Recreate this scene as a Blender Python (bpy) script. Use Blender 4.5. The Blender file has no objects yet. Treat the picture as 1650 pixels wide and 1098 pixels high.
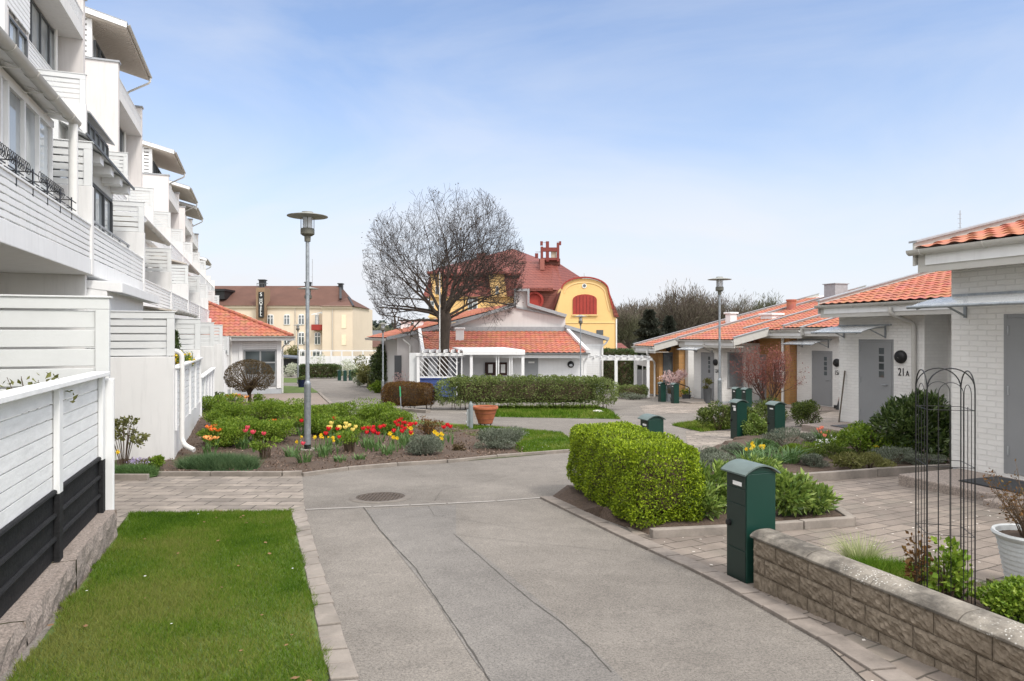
import bpy, bmesh, math, random
import numpy as np
from mathutils import Vector, Matrix

random.seed(7)
RNG = np.random.default_rng(11)
scene = bpy.context.scene
COL = scene.collection
R = math.radians

# ---------------------------------------------------------------- camera
F, CX, HY = 1100.0, 825.0, 540.0          # the photograph: focal length, axis column, horizon row (px of 1650x1098)
cam = bpy.data.cameras.new('Camera')
cam.sensor_width = 36.0
cam.lens = 36.0 * F / 1650.0
cam.shift_y = -(549.0 - HY) / 1650.0
cam.clip_start = 0.05
cam.clip_end = 6000
co = bpy.data.objects.new('Camera', cam)
COL.objects.link(co)
co.location = (0, 0, 0)
co.rotation_euler = (R(90), 0, 0)
scene.camera = co

# ---------------------------------------------------------------- light
SUN_EL, SUN_AZ = 50.0, 138.0              # azimuth clockwise from +Y (the view direction)
world = bpy.data.worlds.new('World')
scene.world = world
world.use_nodes = True
wt = world.node_tree
for n in list(wt.nodes):
    wt.nodes.remove(n)
wo = wt.nodes.new('ShaderNodeOutputWorld')
bg = wt.nodes.new('ShaderNodeBackground')
sky = wt.nodes.new('ShaderNodeTexSky')
sky.sky_type = 'NISHITA'
sky.sun_disc = False
sky.sun_elevation = R(SUN_EL)
sky.sun_rotation = R(SUN_AZ)
sky.air_density = 1.0
sky.dust_density = 0.7
sky.ozone_density = 1.5
SKY_STRENGTH = 0.115
# thin high cloud veil over the blue: brighter, whiter air mixed in by a stretched noise
tc = wt.nodes.new('ShaderNodeTexCoord')
mp = wt.nodes.new('ShaderNodeMapping')
mp.inputs['Scale'].default_value = (1.0, 1.2, 3.2)
mp.inputs['Rotation'].default_value = (0.0, R(12), R(20))
nz = wt.nodes.new('ShaderNodeTexNoise')
nz.inputs['Scale'].default_value = 1.5
nz.inputs['Detail'].default_value = 9.0
nz.inputs['Distortion'].default_value = 0.6
nz.inputs['Roughness'].default_value = 0.55
rmp = wt.nodes.new('ShaderNodeMapRange')
rmp.inputs['From Min'].default_value = 0.40
rmp.inputs['From Max'].default_value = 0.68
rmp.inputs['To Min'].default_value = 0.2
rmp.inputs['To Max'].default_value = 0.5
mx = wt.nodes.new('ShaderNodeMix')
mx.data_type = 'RGBA'
mx.inputs[7].default_value = (4.7, 4.85, 5.15, 1)
wt.links.new(tc.outputs['Generated'], mp.inputs['Vector'])
wt.links.new(mp.outputs['Vector'], nz.inputs['Vector'])
wt.links.new(nz.outputs['Fac'], rmp.inputs['Value'])
# hazy air whitens the sky towards the horizon
sxyz = wt.nodes.new('ShaderNodeSeparateXYZ')
wt.links.new(tc.outputs['Generated'], sxyz.inputs[0])
hz = wt.nodes.new('ShaderNodeMapRange')
hz.interpolation_type = 'SMOOTHERSTEP'
hz.inputs['From Min'].default_value = -0.12
hz.inputs['From Max'].default_value = 0.42
hz.inputs['To Min'].default_value = 0.85
hz.inputs['To Max'].default_value = 0.0
wt.links.new(sxyz.outputs['Z'], hz.inputs['Value'])
# unseen white cloud added behind the viewer as fill light for the shade
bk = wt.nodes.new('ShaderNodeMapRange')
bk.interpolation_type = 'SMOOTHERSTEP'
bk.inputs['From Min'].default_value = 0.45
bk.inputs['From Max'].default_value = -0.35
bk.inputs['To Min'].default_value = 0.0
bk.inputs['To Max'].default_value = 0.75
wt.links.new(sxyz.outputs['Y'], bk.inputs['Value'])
# and bright unseen cloud added overhead, out of frame, for neutral top-down light
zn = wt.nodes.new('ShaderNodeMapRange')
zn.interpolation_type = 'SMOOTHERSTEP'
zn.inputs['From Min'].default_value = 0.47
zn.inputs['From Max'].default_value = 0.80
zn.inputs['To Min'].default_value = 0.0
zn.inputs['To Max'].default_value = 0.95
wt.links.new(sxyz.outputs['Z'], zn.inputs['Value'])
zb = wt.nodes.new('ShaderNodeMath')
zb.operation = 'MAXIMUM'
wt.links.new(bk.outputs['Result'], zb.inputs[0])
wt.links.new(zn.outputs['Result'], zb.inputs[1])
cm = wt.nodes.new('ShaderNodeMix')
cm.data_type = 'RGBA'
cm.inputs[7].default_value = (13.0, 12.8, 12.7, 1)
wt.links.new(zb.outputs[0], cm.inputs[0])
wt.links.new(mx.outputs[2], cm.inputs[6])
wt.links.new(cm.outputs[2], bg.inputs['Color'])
mxm = wt.nodes.new('ShaderNodeMath')
mxm.operation = 'ADD'
mxm.use_clamp = True
wt.links.new(rmp.outputs['Result'], mxm.inputs[0])
wt.links.new(hz.outputs['Result'], mxm.inputs[1])
wt.links.new(mxm.outputs[0], mx.inputs[0])
tint = wt.nodes.new('ShaderNodeMix')      # slightly clearer, bluer air than the model's
tint.data_type = 'RGBA'
tint.blend_type = 'MULTIPLY'
tint.inputs[0].default_value = 1.0
tint.inputs[7].default_value = (0.74, 0.95, 1.16, 1)
wt.links.new(sky.outputs['Color'], tint.inputs[6])
wt.links.new(tint.outputs[2], mx.inputs[6])
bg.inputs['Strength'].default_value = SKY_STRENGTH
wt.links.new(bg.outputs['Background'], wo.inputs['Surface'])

sl = bpy.data.lights.new('Sun', 'SUN')
sl.energy = 1.65
sl.angle = R(11)
sl.color = (1.0, 0.95, 0.88)
so = bpy.data.objects.new('Sun', sl)
COL.objects.link(so)
sd = Vector((math.sin(R(SUN_AZ)) * math.cos(R(SUN_EL)), math.cos(R(SUN_AZ)) * math.cos(R(SUN_EL)), math.sin(R(SUN_EL))))
so.rotation_euler = sd.to_track_quat('Z', 'Y').to_euler()
so.location = (0, 0, 60)

scene.view_settings.view_transform = 'Standard'
scene.view_settings.look = 'None'
scene.view_settings.gamma = 1.0
scene.view_settings.use_curve_mapping = False
scene.view_settings.exposure = 0.72

# ---------------------------------------------------------------- terrain and unprojection
KN = [(-30, -0.21), (25, -2.795), (35, -3.17), (45, -3.45), (63, -4.0), (90, -4.6), (130, -5.1), (200, -5.2), (600, 0.0), (2500, 20.0)]
KY = np.array([k[0] for k in KN], float)
KZ = np.array([k[1] for k in KN], float)

def gz(y):
    return float(np.interp(y, KY, KZ))

def P(px, py, Y):
    return Vector(((px - CX) / F * Y, Y, (HY - py) / F * Y))

def G(px, py, dz=0.0):
    lo, hi = 1.0, 400.0
    for _ in range(50):
        m = (lo + hi) / 2
        if HY - F * (gz(m) + dz) / m > py:
            lo = m
        else:
            hi = m
    return Vector(((px - CX) / F * lo, lo, gz(lo) + dz))

def GY(px, Y, dz=0.0):
    return Vector(((px - CX) / F * Y, Y, gz(Y) + dz))

TH = R(20.3)                               # the street: both rows of houses stand at this angle
UX, UY = -math.sin(TH), math.cos(TH)       # along the street, away
NX, NY = math.cos(TH), math.sin(TH)        # across it, to the right

# ---------------------------------------------------------------- mesh builder
class MB:
    def __init__(self):
        self.v, self.f, self.n = [], [], 0

    def add(self, verts, faces):
        verts = np.asarray(verts, float).reshape(-1, 3)
        if isinstance(faces, np.ndarray):
            self.f.append(faces + self.n)
        else:
            self.f.extend([[i + self.n for i in fc] for fc in faces])
        self.v.append(verts)
        self.n += len(verts)
        return self

    def box(self, x0, x1, y0, y1, z0, z1):
        return self.add([(x0, y0, z0), (x1, y0, z0), (x1, y1, z0), (x0, y1, z0), (x0, y0, z1), (x1, y0, z1), (x1, y1, z1), (x0, y1, z1)],
                        [(0, 3, 2, 1), (4, 5, 6, 7), (0, 1, 5, 4), (1, 2, 6, 5), (2, 3, 7, 6), (3, 0, 4, 7)])

    def bar(self, a, b, w, h, up=(0, 0, 1)):
        a, b, up = Vector(a), Vector(b), Vector(up)
        d = (b - a).normalized()
        s = d.cross(up)
        if s.length < 1e-4:
            s = d.cross(Vector((1, 0, 0)))
        s.normalize()
        t = s.cross(d).normalized()
        vs = []
        for p in (a, b):
            for i, j in ((-1, -1), (1, -1), (1, 1), (-1, 1)):
                vs.append(p + s * (i * w / 2) + t * (j * h / 2))
        return self.add(vs, [(0, 1, 2, 3), (7, 6, 5, 4), (0, 4, 5, 1), (1, 5, 6, 2), (2, 6, 7, 3), (3, 7, 4, 0)])

    def prism(self, pts, ext):
        pts = [Vector(p) for p in pts]
        ext = Vector(ext)
        n = len(pts)
        vs = pts + [p + ext for p in pts]
        fs = [list(range(n))[::-1], list(range(n, 2 * n))] + [[i, (i + 1) % n, n + (i + 1) % n, n + i] for i in range(n)]
        return self.add(vs, fs)

    def poly(self, pts):
        return self.add(pts, [list(range(len(pts)))])

    def tube(self, pts, rad, n=8, cap=True):
        pts = [Vector(p) for p in pts]
        m = len(pts)
        rads = [rad] * m if not isinstance(rad, (list, tuple)) else list(rad)
        vs, ref = [], None
        for i, p in enumerate(pts):
            d = (pts[min(i + 1, m - 1)] - pts[max(i - 1, 0)])
            if d.length < 1e-9:
                d = Vector((0, 0, 1))
            d.normalize()
            if ref is None:
                ref = d.orthogonal().normalized()
            ref = (ref - d * ref.dot(d))
            if ref.length < 1e-6:
                ref = d.orthogonal()
            ref.normalize()
            b = d.cross(ref)
            for k in range(n):
                a = 2 * math.pi * k / n
                vs.append(p + (ref * math.cos(a) + b * math.sin(a)) * rads[i])
        fs = []
        for i in range(m - 1):
            for k in range(n):
                fs.append((i * n + k, i * n + (k + 1) % n, (i + 1) * n + (k + 1) % n, (i + 1) * n + k))
        if cap:
            fs.append(list(range(n))[::-1])
            fs.append([(m - 1) * n + k for k in range(n)])
        return self.add(vs, fs)

    def lathe(self, prof, c=(0, 0, 0), n=24, caps=True):
        vs, fs = [], []
        for r, z in prof:
            for k in range(n):
                a = 2 * math.pi * k / n
                vs.append((c[0] + r * math.cos(a), c[1] + r * math.sin(a), c[2] + z))
        for i in range(len(prof) - 1):
            for k in range(n):
                fs.append((i * n + k, i * n + (k + 1) % n, (i + 1) * n + (k + 1) % n, (i + 1) * n + k))
        if caps:
            fs.append(list(range(n))[::-1])
            fs.append([(len(prof) - 1) * n + k for k in range(n)])
        return self.add(vs, fs)

    def ball(self, c, r, n=12, m=8, sc=(1, 1, 1)):
        pr = [(max(1e-4, r * math.sin(math.pi * i / m)), -r * math.cos(math.pi * i / m)) for i in range(m + 1)]
        k0 = self.n
        self.lathe(pr, (0, 0, 0), n)
        self.v[-1] = self.v[-1] * np.array(sc) + np.array(c)
        return self

    def leaves(self, pts, L, W, up=0.3, rng=RNG, dirs=None, jit=0.35):
        """many leaf-sized folded quads"""
        n = len(pts)
        d = rng.normal(size=(n, 3))
        d /= np.linalg.norm(d, axis=1)[:, None]
        if dirs is not None:
            d = d * 0.75 + dirs
        d[:, 2] += up
        d /= np.linalg.norm(d, axis=1)[:, None]
        r = rng.normal(size=(n, 3))
        s = np.cross(d, r)
        s /= np.maximum(np.linalg.norm(s, axis=1), 1e-6)[:, None]
        nn = np.cross(s, d)
        sc = 1 + jit * rng.uniform(-1, 1, size=(n, 1))
        L, W = L * sc, W * sc
        v = np.stack([pts, pts + d * L * 0.55 + s * W * 0.5 + nn * W * 0.15, pts + d * L - nn * L * 0.12, pts + d * L * 0.55 - s * W * 0.5 + nn * W * 0.15], axis=1)
        f = np.arange(n * 4).reshape(n, 4)
        return self.add(v.reshape(-1, 3), f)

    def blades(self, pts, h, w, lean=0.45, rng=RNG):
        n = len(pts)
        a = rng.uniform(0, 2 * math.pi, n)
        s = np.stack([np.cos(a), np.sin(a), np.zeros(n)], 1)
        hh = h * (1 + 0.45 * rng.uniform(-1, 1, (n, 1)))
        ln = rng.normal(size=(n, 2)) * lean
        tip = pts + np.concatenate([ln * hh, hh], 1)
        v = np.stack([pts - s * w / 2, pts + s * w / 2, tip], 1)
        return self.add(v.reshape(-1, 3), np.arange(n * 3).reshape(n, 3))

    def build(self, name, mat, parent=None, smooth=False, kind=None, bevel=0.0):
        V = np.concatenate(self.v) if self.v else np.zeros((0, 3))
        loops, tot = [], []
        for f in self.f:
            if isinstance(f, np.ndarray):
                loops.append(f.ravel())
                tot.append(np.full(len(f), f.shape[1]))
            else:
                loops.append(np.asarray(f))
                tot.append(np.asarray([len(f)]))
        loops = np.concatenate(loops).astype(np.int32)
        tot = np.concatenate(tot).astype(np.int32)
        me = bpy.data.meshes.new(name)
        me.vertices.add(len(V))
        me.vertices.foreach_set('co', V.astype(np.float32).ravel())
        me.loops.add(len(loops))
        me.loops.foreach_set('vertex_index', loops)
        me.polygons.add(len(tot))
        st = np.concatenate([[0], np.cumsum(tot)[:-1]]).astype(np.int32)
        me.polygons.foreach_set('loop_start', st)
        me.polygons.foreach_set('loop_total', tot)
        me.polygons.foreach_set('use_smooth', np.full(len(tot), bool(smooth)))
        me.update(calc_edges=True)
        me.validate()
        me.materials.append(mat)
        o = bpy.data.objects.new(name, me)
        COL.objects.link(o)
        if smooth:
            try:
                me.set_sharp_from_angle(angle=R(45))
            except Exception:
                pass
        if bevel:
            b = o.modifiers.new('Bevel', 'BEVEL')
            b.width = bevel
            b.segments = 2
            b.limit_method = 'ANGLE'
        if parent:
            o.parent = parent
        if kind:
            o['kind'] = kind
        return o

def thing(name, label, cat, loc=(0, 0, 0), rot=0.0, group=None):
    o = bpy.data.objects.new(name, None)
    COL.objects.link(o)
    o.location = loc
    o.rotation_euler = (0, 0, rot)
    o.empty_display_size = 0.2
    return tag(o, label, cat, group)

def tag(o, label, cat, group=None, kind=None):
    o['label'] = label
    o['category'] = cat
    if group:
        o['group'] = group
    if kind:
        o['kind'] = kind
    return o

KIDS = {}
def dup(root, loc, rot=None, label=None, group=None, scale=None):
    def cp(o, par):
        c = o.copy()
        COL.objects.link(c)
        if par:
            c.parent = par
        for ch in o.children:
            cp(ch, c)
        return c
    c = cp(root, None)
    c.location = loc
    if rot is not None:
        c.rotation_euler = (0, 0, rot)
    if scale is not None:
        c.scale = (scale, scale, scale) if not isinstance(scale, tuple) else scale
    if label:
        c['label'] = label
    if group:
        c['group'] = group
    return c

def in_poly(pts, poly):
    x, y = pts[:, 0], pts[:, 1]
    ins = np.zeros(len(pts), bool)
    n = len(poly)
    for i in range(n):
        x0, y0 = poly[i][0], poly[i][1]
        x1, y1 = poly[(i + 1) % n][0], poly[(i + 1) % n][1]
        c = ((y0 > y) != (y1 > y)) & (x < (x1 - x0) * (y - y0) / ((y1 - y0) + 1e-12) + x0)
        ins ^= c
    return ins

def sample_poly(poly, n, rng=RNG):
    a = np.array([[p[0], p[1]] for p in poly])
    lo, hi = a.min(0), a.max(0)
    out = []
    tot = 0
    while tot < n:
        q = rng.uniform(lo, hi, size=(n * 2, 2))
        q = q[in_poly(q, poly)]
        out.append(q)
        tot += len(q)
    return np.concatenate(out)[:n]

def gza(y):
    return np.interp(y, KY, KZ)

def drape(name, poly, dz, mat, kind='structure', thick=0.0, label=None, cat=None, cuts=()):
    """a sheet lying on the terrain, dz above it"""
    bm = bmesh.new()
    vs = [bm.verts.new((p[0], p[1], 0)) for p in poly]
    bm.faces.new(vs)
    bmesh.ops.triangulate(bm, faces=bm.faces[:])
    for k in KY:
        bmesh.ops.bisect_plane(bm, geom=bm.verts[:] + bm.edges[:] + bm.faces[:], plane_co=(0, k, 0), plane_no=(0, 1, 0))
    bm.normal_update()
    for f in bm.faces:
        if f.normal.z < 0:
            f.normal_flip()
    for v in bm.verts:
        v.co.z = gz(v.co.y) + dz
    me = bpy.data.meshes.new(name)
    bm.to_mesh(me)
    bm.free()
    me.materials.append(mat)
    o = bpy.data.objects.new(name, me)
    COL.objects.link(o)
    if kind:
        o['kind'] = kind
    if label:
        o['label'] = label
        o['category'] = cat
    return o

# ---------------------------------------------------------------- materials
def lin(c):
    return tuple(((x / 255.0) / 12.92 if x / 255.0 <= 0.04045 else ((x / 255.0 + 0.055) / 1.055) ** 2.4) for x in c)

class NT:
    def __init__(self, name):
        self.m = bpy.data.materials.new(name)
        self.m.use_nodes = True
        self.t = self.m.node_tree
        self.b = self.t.nodes['Principled BSDF']
        self.out = self.t.nodes['Material Output']
        self._c = None

    def new(self, typ, **kw):
        n = self.t.nodes.new(typ)
        for k, v in kw.items():
            if k in n.inputs:
                n.inputs[k].default_value = v
            else:
                setattr(n, k, v)
        return n

    def link(self, a, b):
        self.t.links.new(a, b)

    @property
    def coord(self):
        if self._c is None:
            self._c = self.new('ShaderNodeTexCoord').outputs['Object']
        return self._c

    def noise(self, scale, detail=4.0, rough=0.6, vec=None, stretch=None):
        n = self.new('ShaderNodeTexNoise', Scale=scale, Detail=detail, Roughness=rough)
        v = vec or self.coord
        if stretch:
            mpn = self.new('ShaderNodeMapping')
            mpn.inputs['Scale'].default_value = stretch
            self.link(v, mpn.inputs['Vector'])
            v = mpn.outputs['Vector']
        self.link(v, n.inputs['Vector'])
        return n.outputs['Fac']

    def ramp(self, fac, stops):
        r = self.new('ShaderNodeValToRGB')
        e = r.color_ramp.elements
        while len(e) < len(stops):
            e.new(0.5)
        for i, (p, c) in enumerate(stops):
            e[i].position = p
            e[i].color = (*c, 1) if len(c) == 3 else c
        self.link(fac, r.inputs['Fac'])
        return r.outputs['Color']

    def mix(self, fac, a, b, mode='MIX'):
        n = self.new('ShaderNodeMix', data_type='RGBA', blend_type=mode)
        for sock, val in ((0, fac), (6, a), (7, b)):
            if isinstance(val, (int, float)):
                n.inputs[sock].default_value = val
            elif isinstance(val, tuple):
                n.inputs[sock].default_value = (*val[:3], 1)
            else:
                self.link(val, n.inputs[sock])
        return n.outputs[2]

    def bump(self, h, strength=0.3, dist=0.01):
        n = self.new('ShaderNodeBump', Strength=strength, Distance=dist)
        self.link(h, n.inputs['Height'])
        self.link(n.outputs['Normal'], self.b.inputs['Normal'])
        return n

    def color(self, c):
        if isinstance(c, tuple):
            self.b.inputs['Base Color'].default_value = (*c[:3], 1)
        else:
            self.link(c, self.b.inputs['Base Color'])

    def set(self, rough=0.8, metal=0.0, spec=0.35):
        self.b.inputs['Roughness'].default_value = rough
        self.b.inputs['Metallic'].default_value = metal
        self.b.inputs['Specular IOR Level'].default_value = spec
        return self

def sc(c, k):
    return tuple(min(1, x * k) for x in c[:3])

def plain(name, c, rough=0.7, metal=0.0, var=0.12, scale=6.0, bump=0.0, bscale=60.0, spec=0.35, stretch=None, dirt=0.0, dirtc=(0.1, 0.09, 0.07), streak=0.0):
    m = NT(name)
    col = m.ramp(m.noise(scale, 5, 0.65, stretch=stretch), [(0.25, sc(c, 1 - var)), (0.75, sc(c, 1 + var))])
    if dirt:
        d = m.noise(scale * 0.35, 8, 0.75)
        mk = m.ramp(d, [(0.5, (0, 0, 0)), (0.75, (dirt, dirt, dirt))])
        col = m.mix(mk, col, dirtc)
    if streak:                                   # faint run-off marks down the walls
        sk = m.ramp(m.noise(3.0, 6, 0.7, stretch=(3.0, 3.0, 0.22)), [(0.5, (0, 0, 0)), (0.78, (streak * 3,) * 3)])
        col = m.mix(sk, col, sc(c, 0.62))
    m.color(col)
    m.set(rough, metal, spec)
    if bump:
        m.bump(m.noise(bscale, 4, 0.6), bump)
    return m.m

def leafmat(name, stops, rough=0.5, trans=0.25, patch=1.2, spec=0.3, pw=0.5, pc=1.0):
    """foliage: every leaf its own tone, and larger patches of tone over the plant"""
    m = NT(name)
    geo = m.new('ShaderNodeNewGeometry')
    n = m.noise(patch, 3, 0.6)
    add = m.new('ShaderNodeMath', operation='MULTIPLY_ADD')
    add.inputs[1].default_value = 1.1 - pw
    m.link(geo.outputs['Random Per Island'], add.inputs[0])
    nm = m.new('ShaderNodeMath', operation='MULTIPLY_ADD')
    nm.inputs[1].default_value = pw * pc
    nm.inputs[2].default_value = pw * 0.5 * (1 - pc)
    m.link(n, nm.inputs[0])
    m.link(nm.outputs[0], add.inputs[2])
    k = len(stops)
    col = m.ramp(add.outputs[0], [(0.1 + 0.75 * i / (k - 1), s) for i, s in enumerate(stops)])
    m.color(col)
    m.set(rough, 0, spec)
    tr = m.new('ShaderNodeBsdfTranslucent')
    m.link(col, tr.inputs['Color'])
    ms = m.new('ShaderNodeMixShader')
    ms.inputs[0].default_value = trans
    m.link(m.b.outputs[0], ms.inputs[1])
    m.link(tr.outputs[0], ms.inputs[2])
    m.link(ms.outputs[0], m.out.inputs['Surface'])
    return m.m

def glassmat(name, c=(0.02, 0.025, 0.03), rough=0.03):
    m = NT(name)
    n = m.noise(0.7, 2, 0.5)
    m.color(m.ramp(n, [(0.35, c), (0.7, sc(c, 3.0))]))
    m.set(rough, 0.0, 0.9)
    return m.m

def brickmat(name, c1, c2, mortar, bw=0.25, bh=0.075, ms=0.008, rough=0.85, bump=0.6, rot=0.0, plane='wall', noise=0.35, dist=0.012, rbump=0.3, stain=None):
    """brick, block or paver courses; plane 'wall' runs along x+y and z, 'ground' over x and y"""
    m = NT(name)
    sp = m.new('ShaderNodeSeparateXYZ')
    m.link(m.coord, sp.inputs[0])
    cb = m.new('ShaderNodeCombineXYZ')
    if plane == 'wall':
        a = m.new('ShaderNodeMath', operation='ADD')
        m.link(sp.outputs['X'], a.inputs[0])
        m.link(sp.outputs['Y'], a.inputs[1])
        m.link(a.outputs[0], cb.inputs['X'])
        m.link(sp.outputs['Z'], cb.inputs['Y'])
        vec = cb.outputs[0]
    else:
        mp2 = m.new('ShaderNodeMapping')
        mp2.inputs['Rotation'].default_value = (0, 0, rot)
        m.link(sp.outputs['X'], cb.inputs['X'])
        m.link(sp.outputs['Y'], cb.inputs['Y'])
        m.link(cb.outputs[0], mp2.inputs['Vector'])
        vec = mp2.outputs['Vector']
    # small wander so the joints are not ruler-straight
    wn = m.new('ShaderNodeTexNoise', Scale=2.5, Detail=2.0)
    m.link(m.coord, wn.inputs['Vector'])
    vm = m.new('ShaderNodeVectorMath', operation='MULTIPLY_ADD')
    vm.inputs[1].default_value = (bh * 0.25,) * 3
    m.link(wn.outputs['Color'], vm.inputs[0])
    m.link(vec, vm.inputs[2])
    br = m.new('ShaderNodeTexBrick', Scale=1.0)
    br.inputs['Brick Width'].default_value = bw
    br.inputs['Row Height'].default_value = bh
    br.inputs['Mortar Size'].default_value = ms
    br.inputs['Mortar Smooth'].default_value = 0.25
    br.inputs['Color1'].default_value = (*c1, 1)
    br.inputs['Color2'].default_value = (*c2, 1)
    br.inputs['Mortar'].default_value = (*mortar, 1)
    m.link(vm.outputs[0], br.inputs['Vector'])
    nz2 = m.noise(3.0, 8, 0.7)
    col = m.mix(noise, br.outputs['Color'], m.ramp(nz2, [(0.3, (0.25, 0.25, 0.25)), (0.7, (0.95, 0.95, 0.95))]), 'MULTIPLY')
    if stain:
        st = m.ramp(m.noise(1.3, 10, 0.75), [(0.52, (0, 0, 0)), (0.72, (0.7, 0.7, 0.7))])
        col = m.mix(st, col, stain)
    m.color(col)
    m.set(rough, 0, 0.25)
    inv = m.new('ShaderNodeMath', operation='MULTIPLY_ADD')
    inv.inputs[1].default_value = -1.0
    fn = m.noise(70 if plane == 'wall' else 120, 5, 0.7)
    sc2 = m.new('ShaderNodeMath', operation='MULTIPLY')
    sc2.inputs[1].default_value = rbump
    m.link(fn, sc2.inputs[0])
    m.link(br.outputs['Fac'], inv.inputs[0])
    m.link(sc2.outputs[0], inv.inputs[2])
    m.bump(inv.outputs[0], bump, dist)
    return m.m

def asphaltmat(name, base, dark):
    m = NT(name)
    big = m.noise(0.55, 6, 0.65)
    mid = m.noise(5.0, 6, 0.7)
    fine = m.noise(75.0, 6, 0.95)
    col = m.ramp(big, [(0.3, dark), (0.62, base)])
    col = m.mix(0.5, col, m.ramp(mid, [(0.3, (0.6, 0.6, 0.6)), (0.7, (1, 1, 1))]), 'MULTIPLY')
    col = m.mix(0.9, col, m.ramp(fine, [(0.36, (0.25, 0.25, 0.25)), (0.5, (0.92, 0.92, 0.92)), (0.64, (1.5, 1.46, 1.4))]), 'MULTIPLY')
    m.color(col)
    m.set(0.92, 0, 0.25)
    m.bump(m.noise(170.0, 3, 0.7), 0.45, 0.006)
    return m.m

M = {}
M['asphalt'] = asphaltmat('asphalt', (0.245, 0.223, 0.199), (0.17, 0.154, 0.137))
M['asphalt_patch'] = asphaltmat('asphalt patch', (0.224, 0.209, 0.193), (0.158, 0.147, 0.137))
M['tar'] = plain('crack tar', (0.075, 0.068, 0.06), 0.9, bump=0.4)
M['paver'] = brickmat('grey pink pavers', (0.40, 0.345, 0.295), (0.27, 0.235, 0.205), (0.11, 0.097, 0.083), 0.42, 0.21, 0.008, 0.9, 0.7, 0.0, 'ground', 0.65, 0.015, stain=(0.17, 0.15, 0.125))
M['paver_r'] = brickmat('terrace pavers', (0.32, 0.268, 0.226), (0.215, 0.18, 0.155), (0.11, 0.095, 0.08), 0.36, 0.18, 0.007, 0.9, 0.8, R(-28), 'ground', 0.5, 0.02, stain=(0.16, 0.15, 0.125))
M['kerb'] = plain('kerb stone', (0.245, 0.215, 0.187), 0.9, var=0.3, scale=4, bump=0.5, bscale=90, dirt=0.4)
M['soil'] = plain('bark mulch soil', (0.082, 0.057, 0.042), 0.95, var=0.55, scale=42, bump=1.0, bscale=48)
M['gravel'] = plain('gravel', (0.24, 0.195, 0.165), 0.95, var=0.5, scale=30, bump=1.0, bscale=30)
M['lawn_base'] = plain('lawn ground', (0.085, 0.125, 0.028), 0.95, var=0.4, scale=2.5, bump=0.8, bscale=40)
M['white'] = plain('white paint', (0.74, 0.74, 0.735), 0.55, var=0.035, scale=3, streak=0.10, bump=0.06, bscale=40)
M['render'] = plain('white render', (0.67, 0.663, 0.652), 0.85, var=0.04, scale=1.2, streak=0.14, bump=0.12, bscale=120)
M['pinkwhite'] = plain('pinkish white render', (0.62, 0.588, 0.57), 0.85, streak=0.12, var=0.03, scale=1.0, bump=0.1, bscale=120)
M['grey_white'] = plain('light grey paint', (0.62, 0.63, 0.625), 0.55, var=0.04, scale=4, bump=0.05)
M['old_white'] = plain('weathered white boards', (0.77, 0.77, 0.765), 0.7, var=0.10, scale=5, bump=0.35, bscale=25, stretch=(1, 1, 6), dirt=0.16, dirtc=(0.32, 0.31, 0.28))
M['blackwood'] = plain('black boards', (0.017, 0.017, 0.018), 0.75, var=0.35, scale=6, bump=0.5, bscale=30, stretch=(1, 1, 6), spec=0.2)
M['granite'] = plain('pink grey granite', (0.27, 0.225, 0.195), 0.9, var=0.62, scale=60, bump=1.0, bscale=55, dirt=0.5)
M['soffit'] = plain('soffit boards', (0.50, 0.45, 0.39), 0.8, var=0.06)
M['glass'] = glassmat('window glass', (0.035, 0.042, 0.045))
M['glass_light'] = glassmat('curtained window glass', (0.20, 0.215, 0.22))
M['frame_dark'] = plain('dark grey frame', (0.085, 0.09, 0.095), 0.5, var=0.05)
M['frame_grey'] = plain('grey frame', (0.27, 0.28, 0.285), 0.5, var=0.05)
M['metal_grey'] = plain('zinc grey metal', (0.33, 0.34, 0.35), 0.5, metal=0.35, var=0.15, scale=8)
M['gutter'] = plain('painted gutter', (0.47, 0.455, 0.42), 0.45, var=0.06)
M['gutter_white'] = plain('white gutter', (0.7, 0.69, 0.66), 0.4, var=0.05)
M['galv'] = plain('galvanised steel', (0.30, 0.325, 0.345), 0.5, metal=0.45, var=0.28, scale=14, bump=0.05)
M['lampcap'] = plain('lamp hood', (0.30, 0.30, 0.27), 0.5, metal=0.2, var=0.1)
M['lamphead'] = plain('lamp olive body', (0.125, 0.12, 0.095), 0.55, var=0.12)
def lampglass():
    m = NT('frosted lamp glass')
    m.color(m.ramp(m.noise(6, 2), [(0.3, (0.66, 0.69, 0.72)), (0.7, (0.8, 0.82, 0.84))]))
    m.set(0.25, 0, 0.5)
    m.b.inputs['Transmission Weight'].default_value = 0.35
    return m.m
M['lampglass'] = lampglass()
M['black'] = plain('black metal', (0.012, 0.012, 0.013), 0.45, var=0.2)
M['door'] = plain('grey door paint', (0.245, 0.25, 0.255), 0.45, var=0.05, scale=2)
M['brick'] = brickmat('white painted brick', (0.78, 0.765, 0.735), (0.74, 0.725, 0.695), (0.72, 0.705, 0.68), 0.25, 0.075, 0.007, 0.85, 0.85, noise=0.12, dist=0.012, rbump=0.8)
M['ochre'] = brickmat('ochre brick', (0.50, 0.27, 0.10), (0.44, 0.23, 0.08), (0.36, 0.25, 0.14), 0.25, 0.075, 0.008, 0.9, 0.6, noise=0.2)
M['plinth'] = plain('grey plinth', (0.42, 0.44, 0.46), 0.8, var=0.08)

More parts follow.
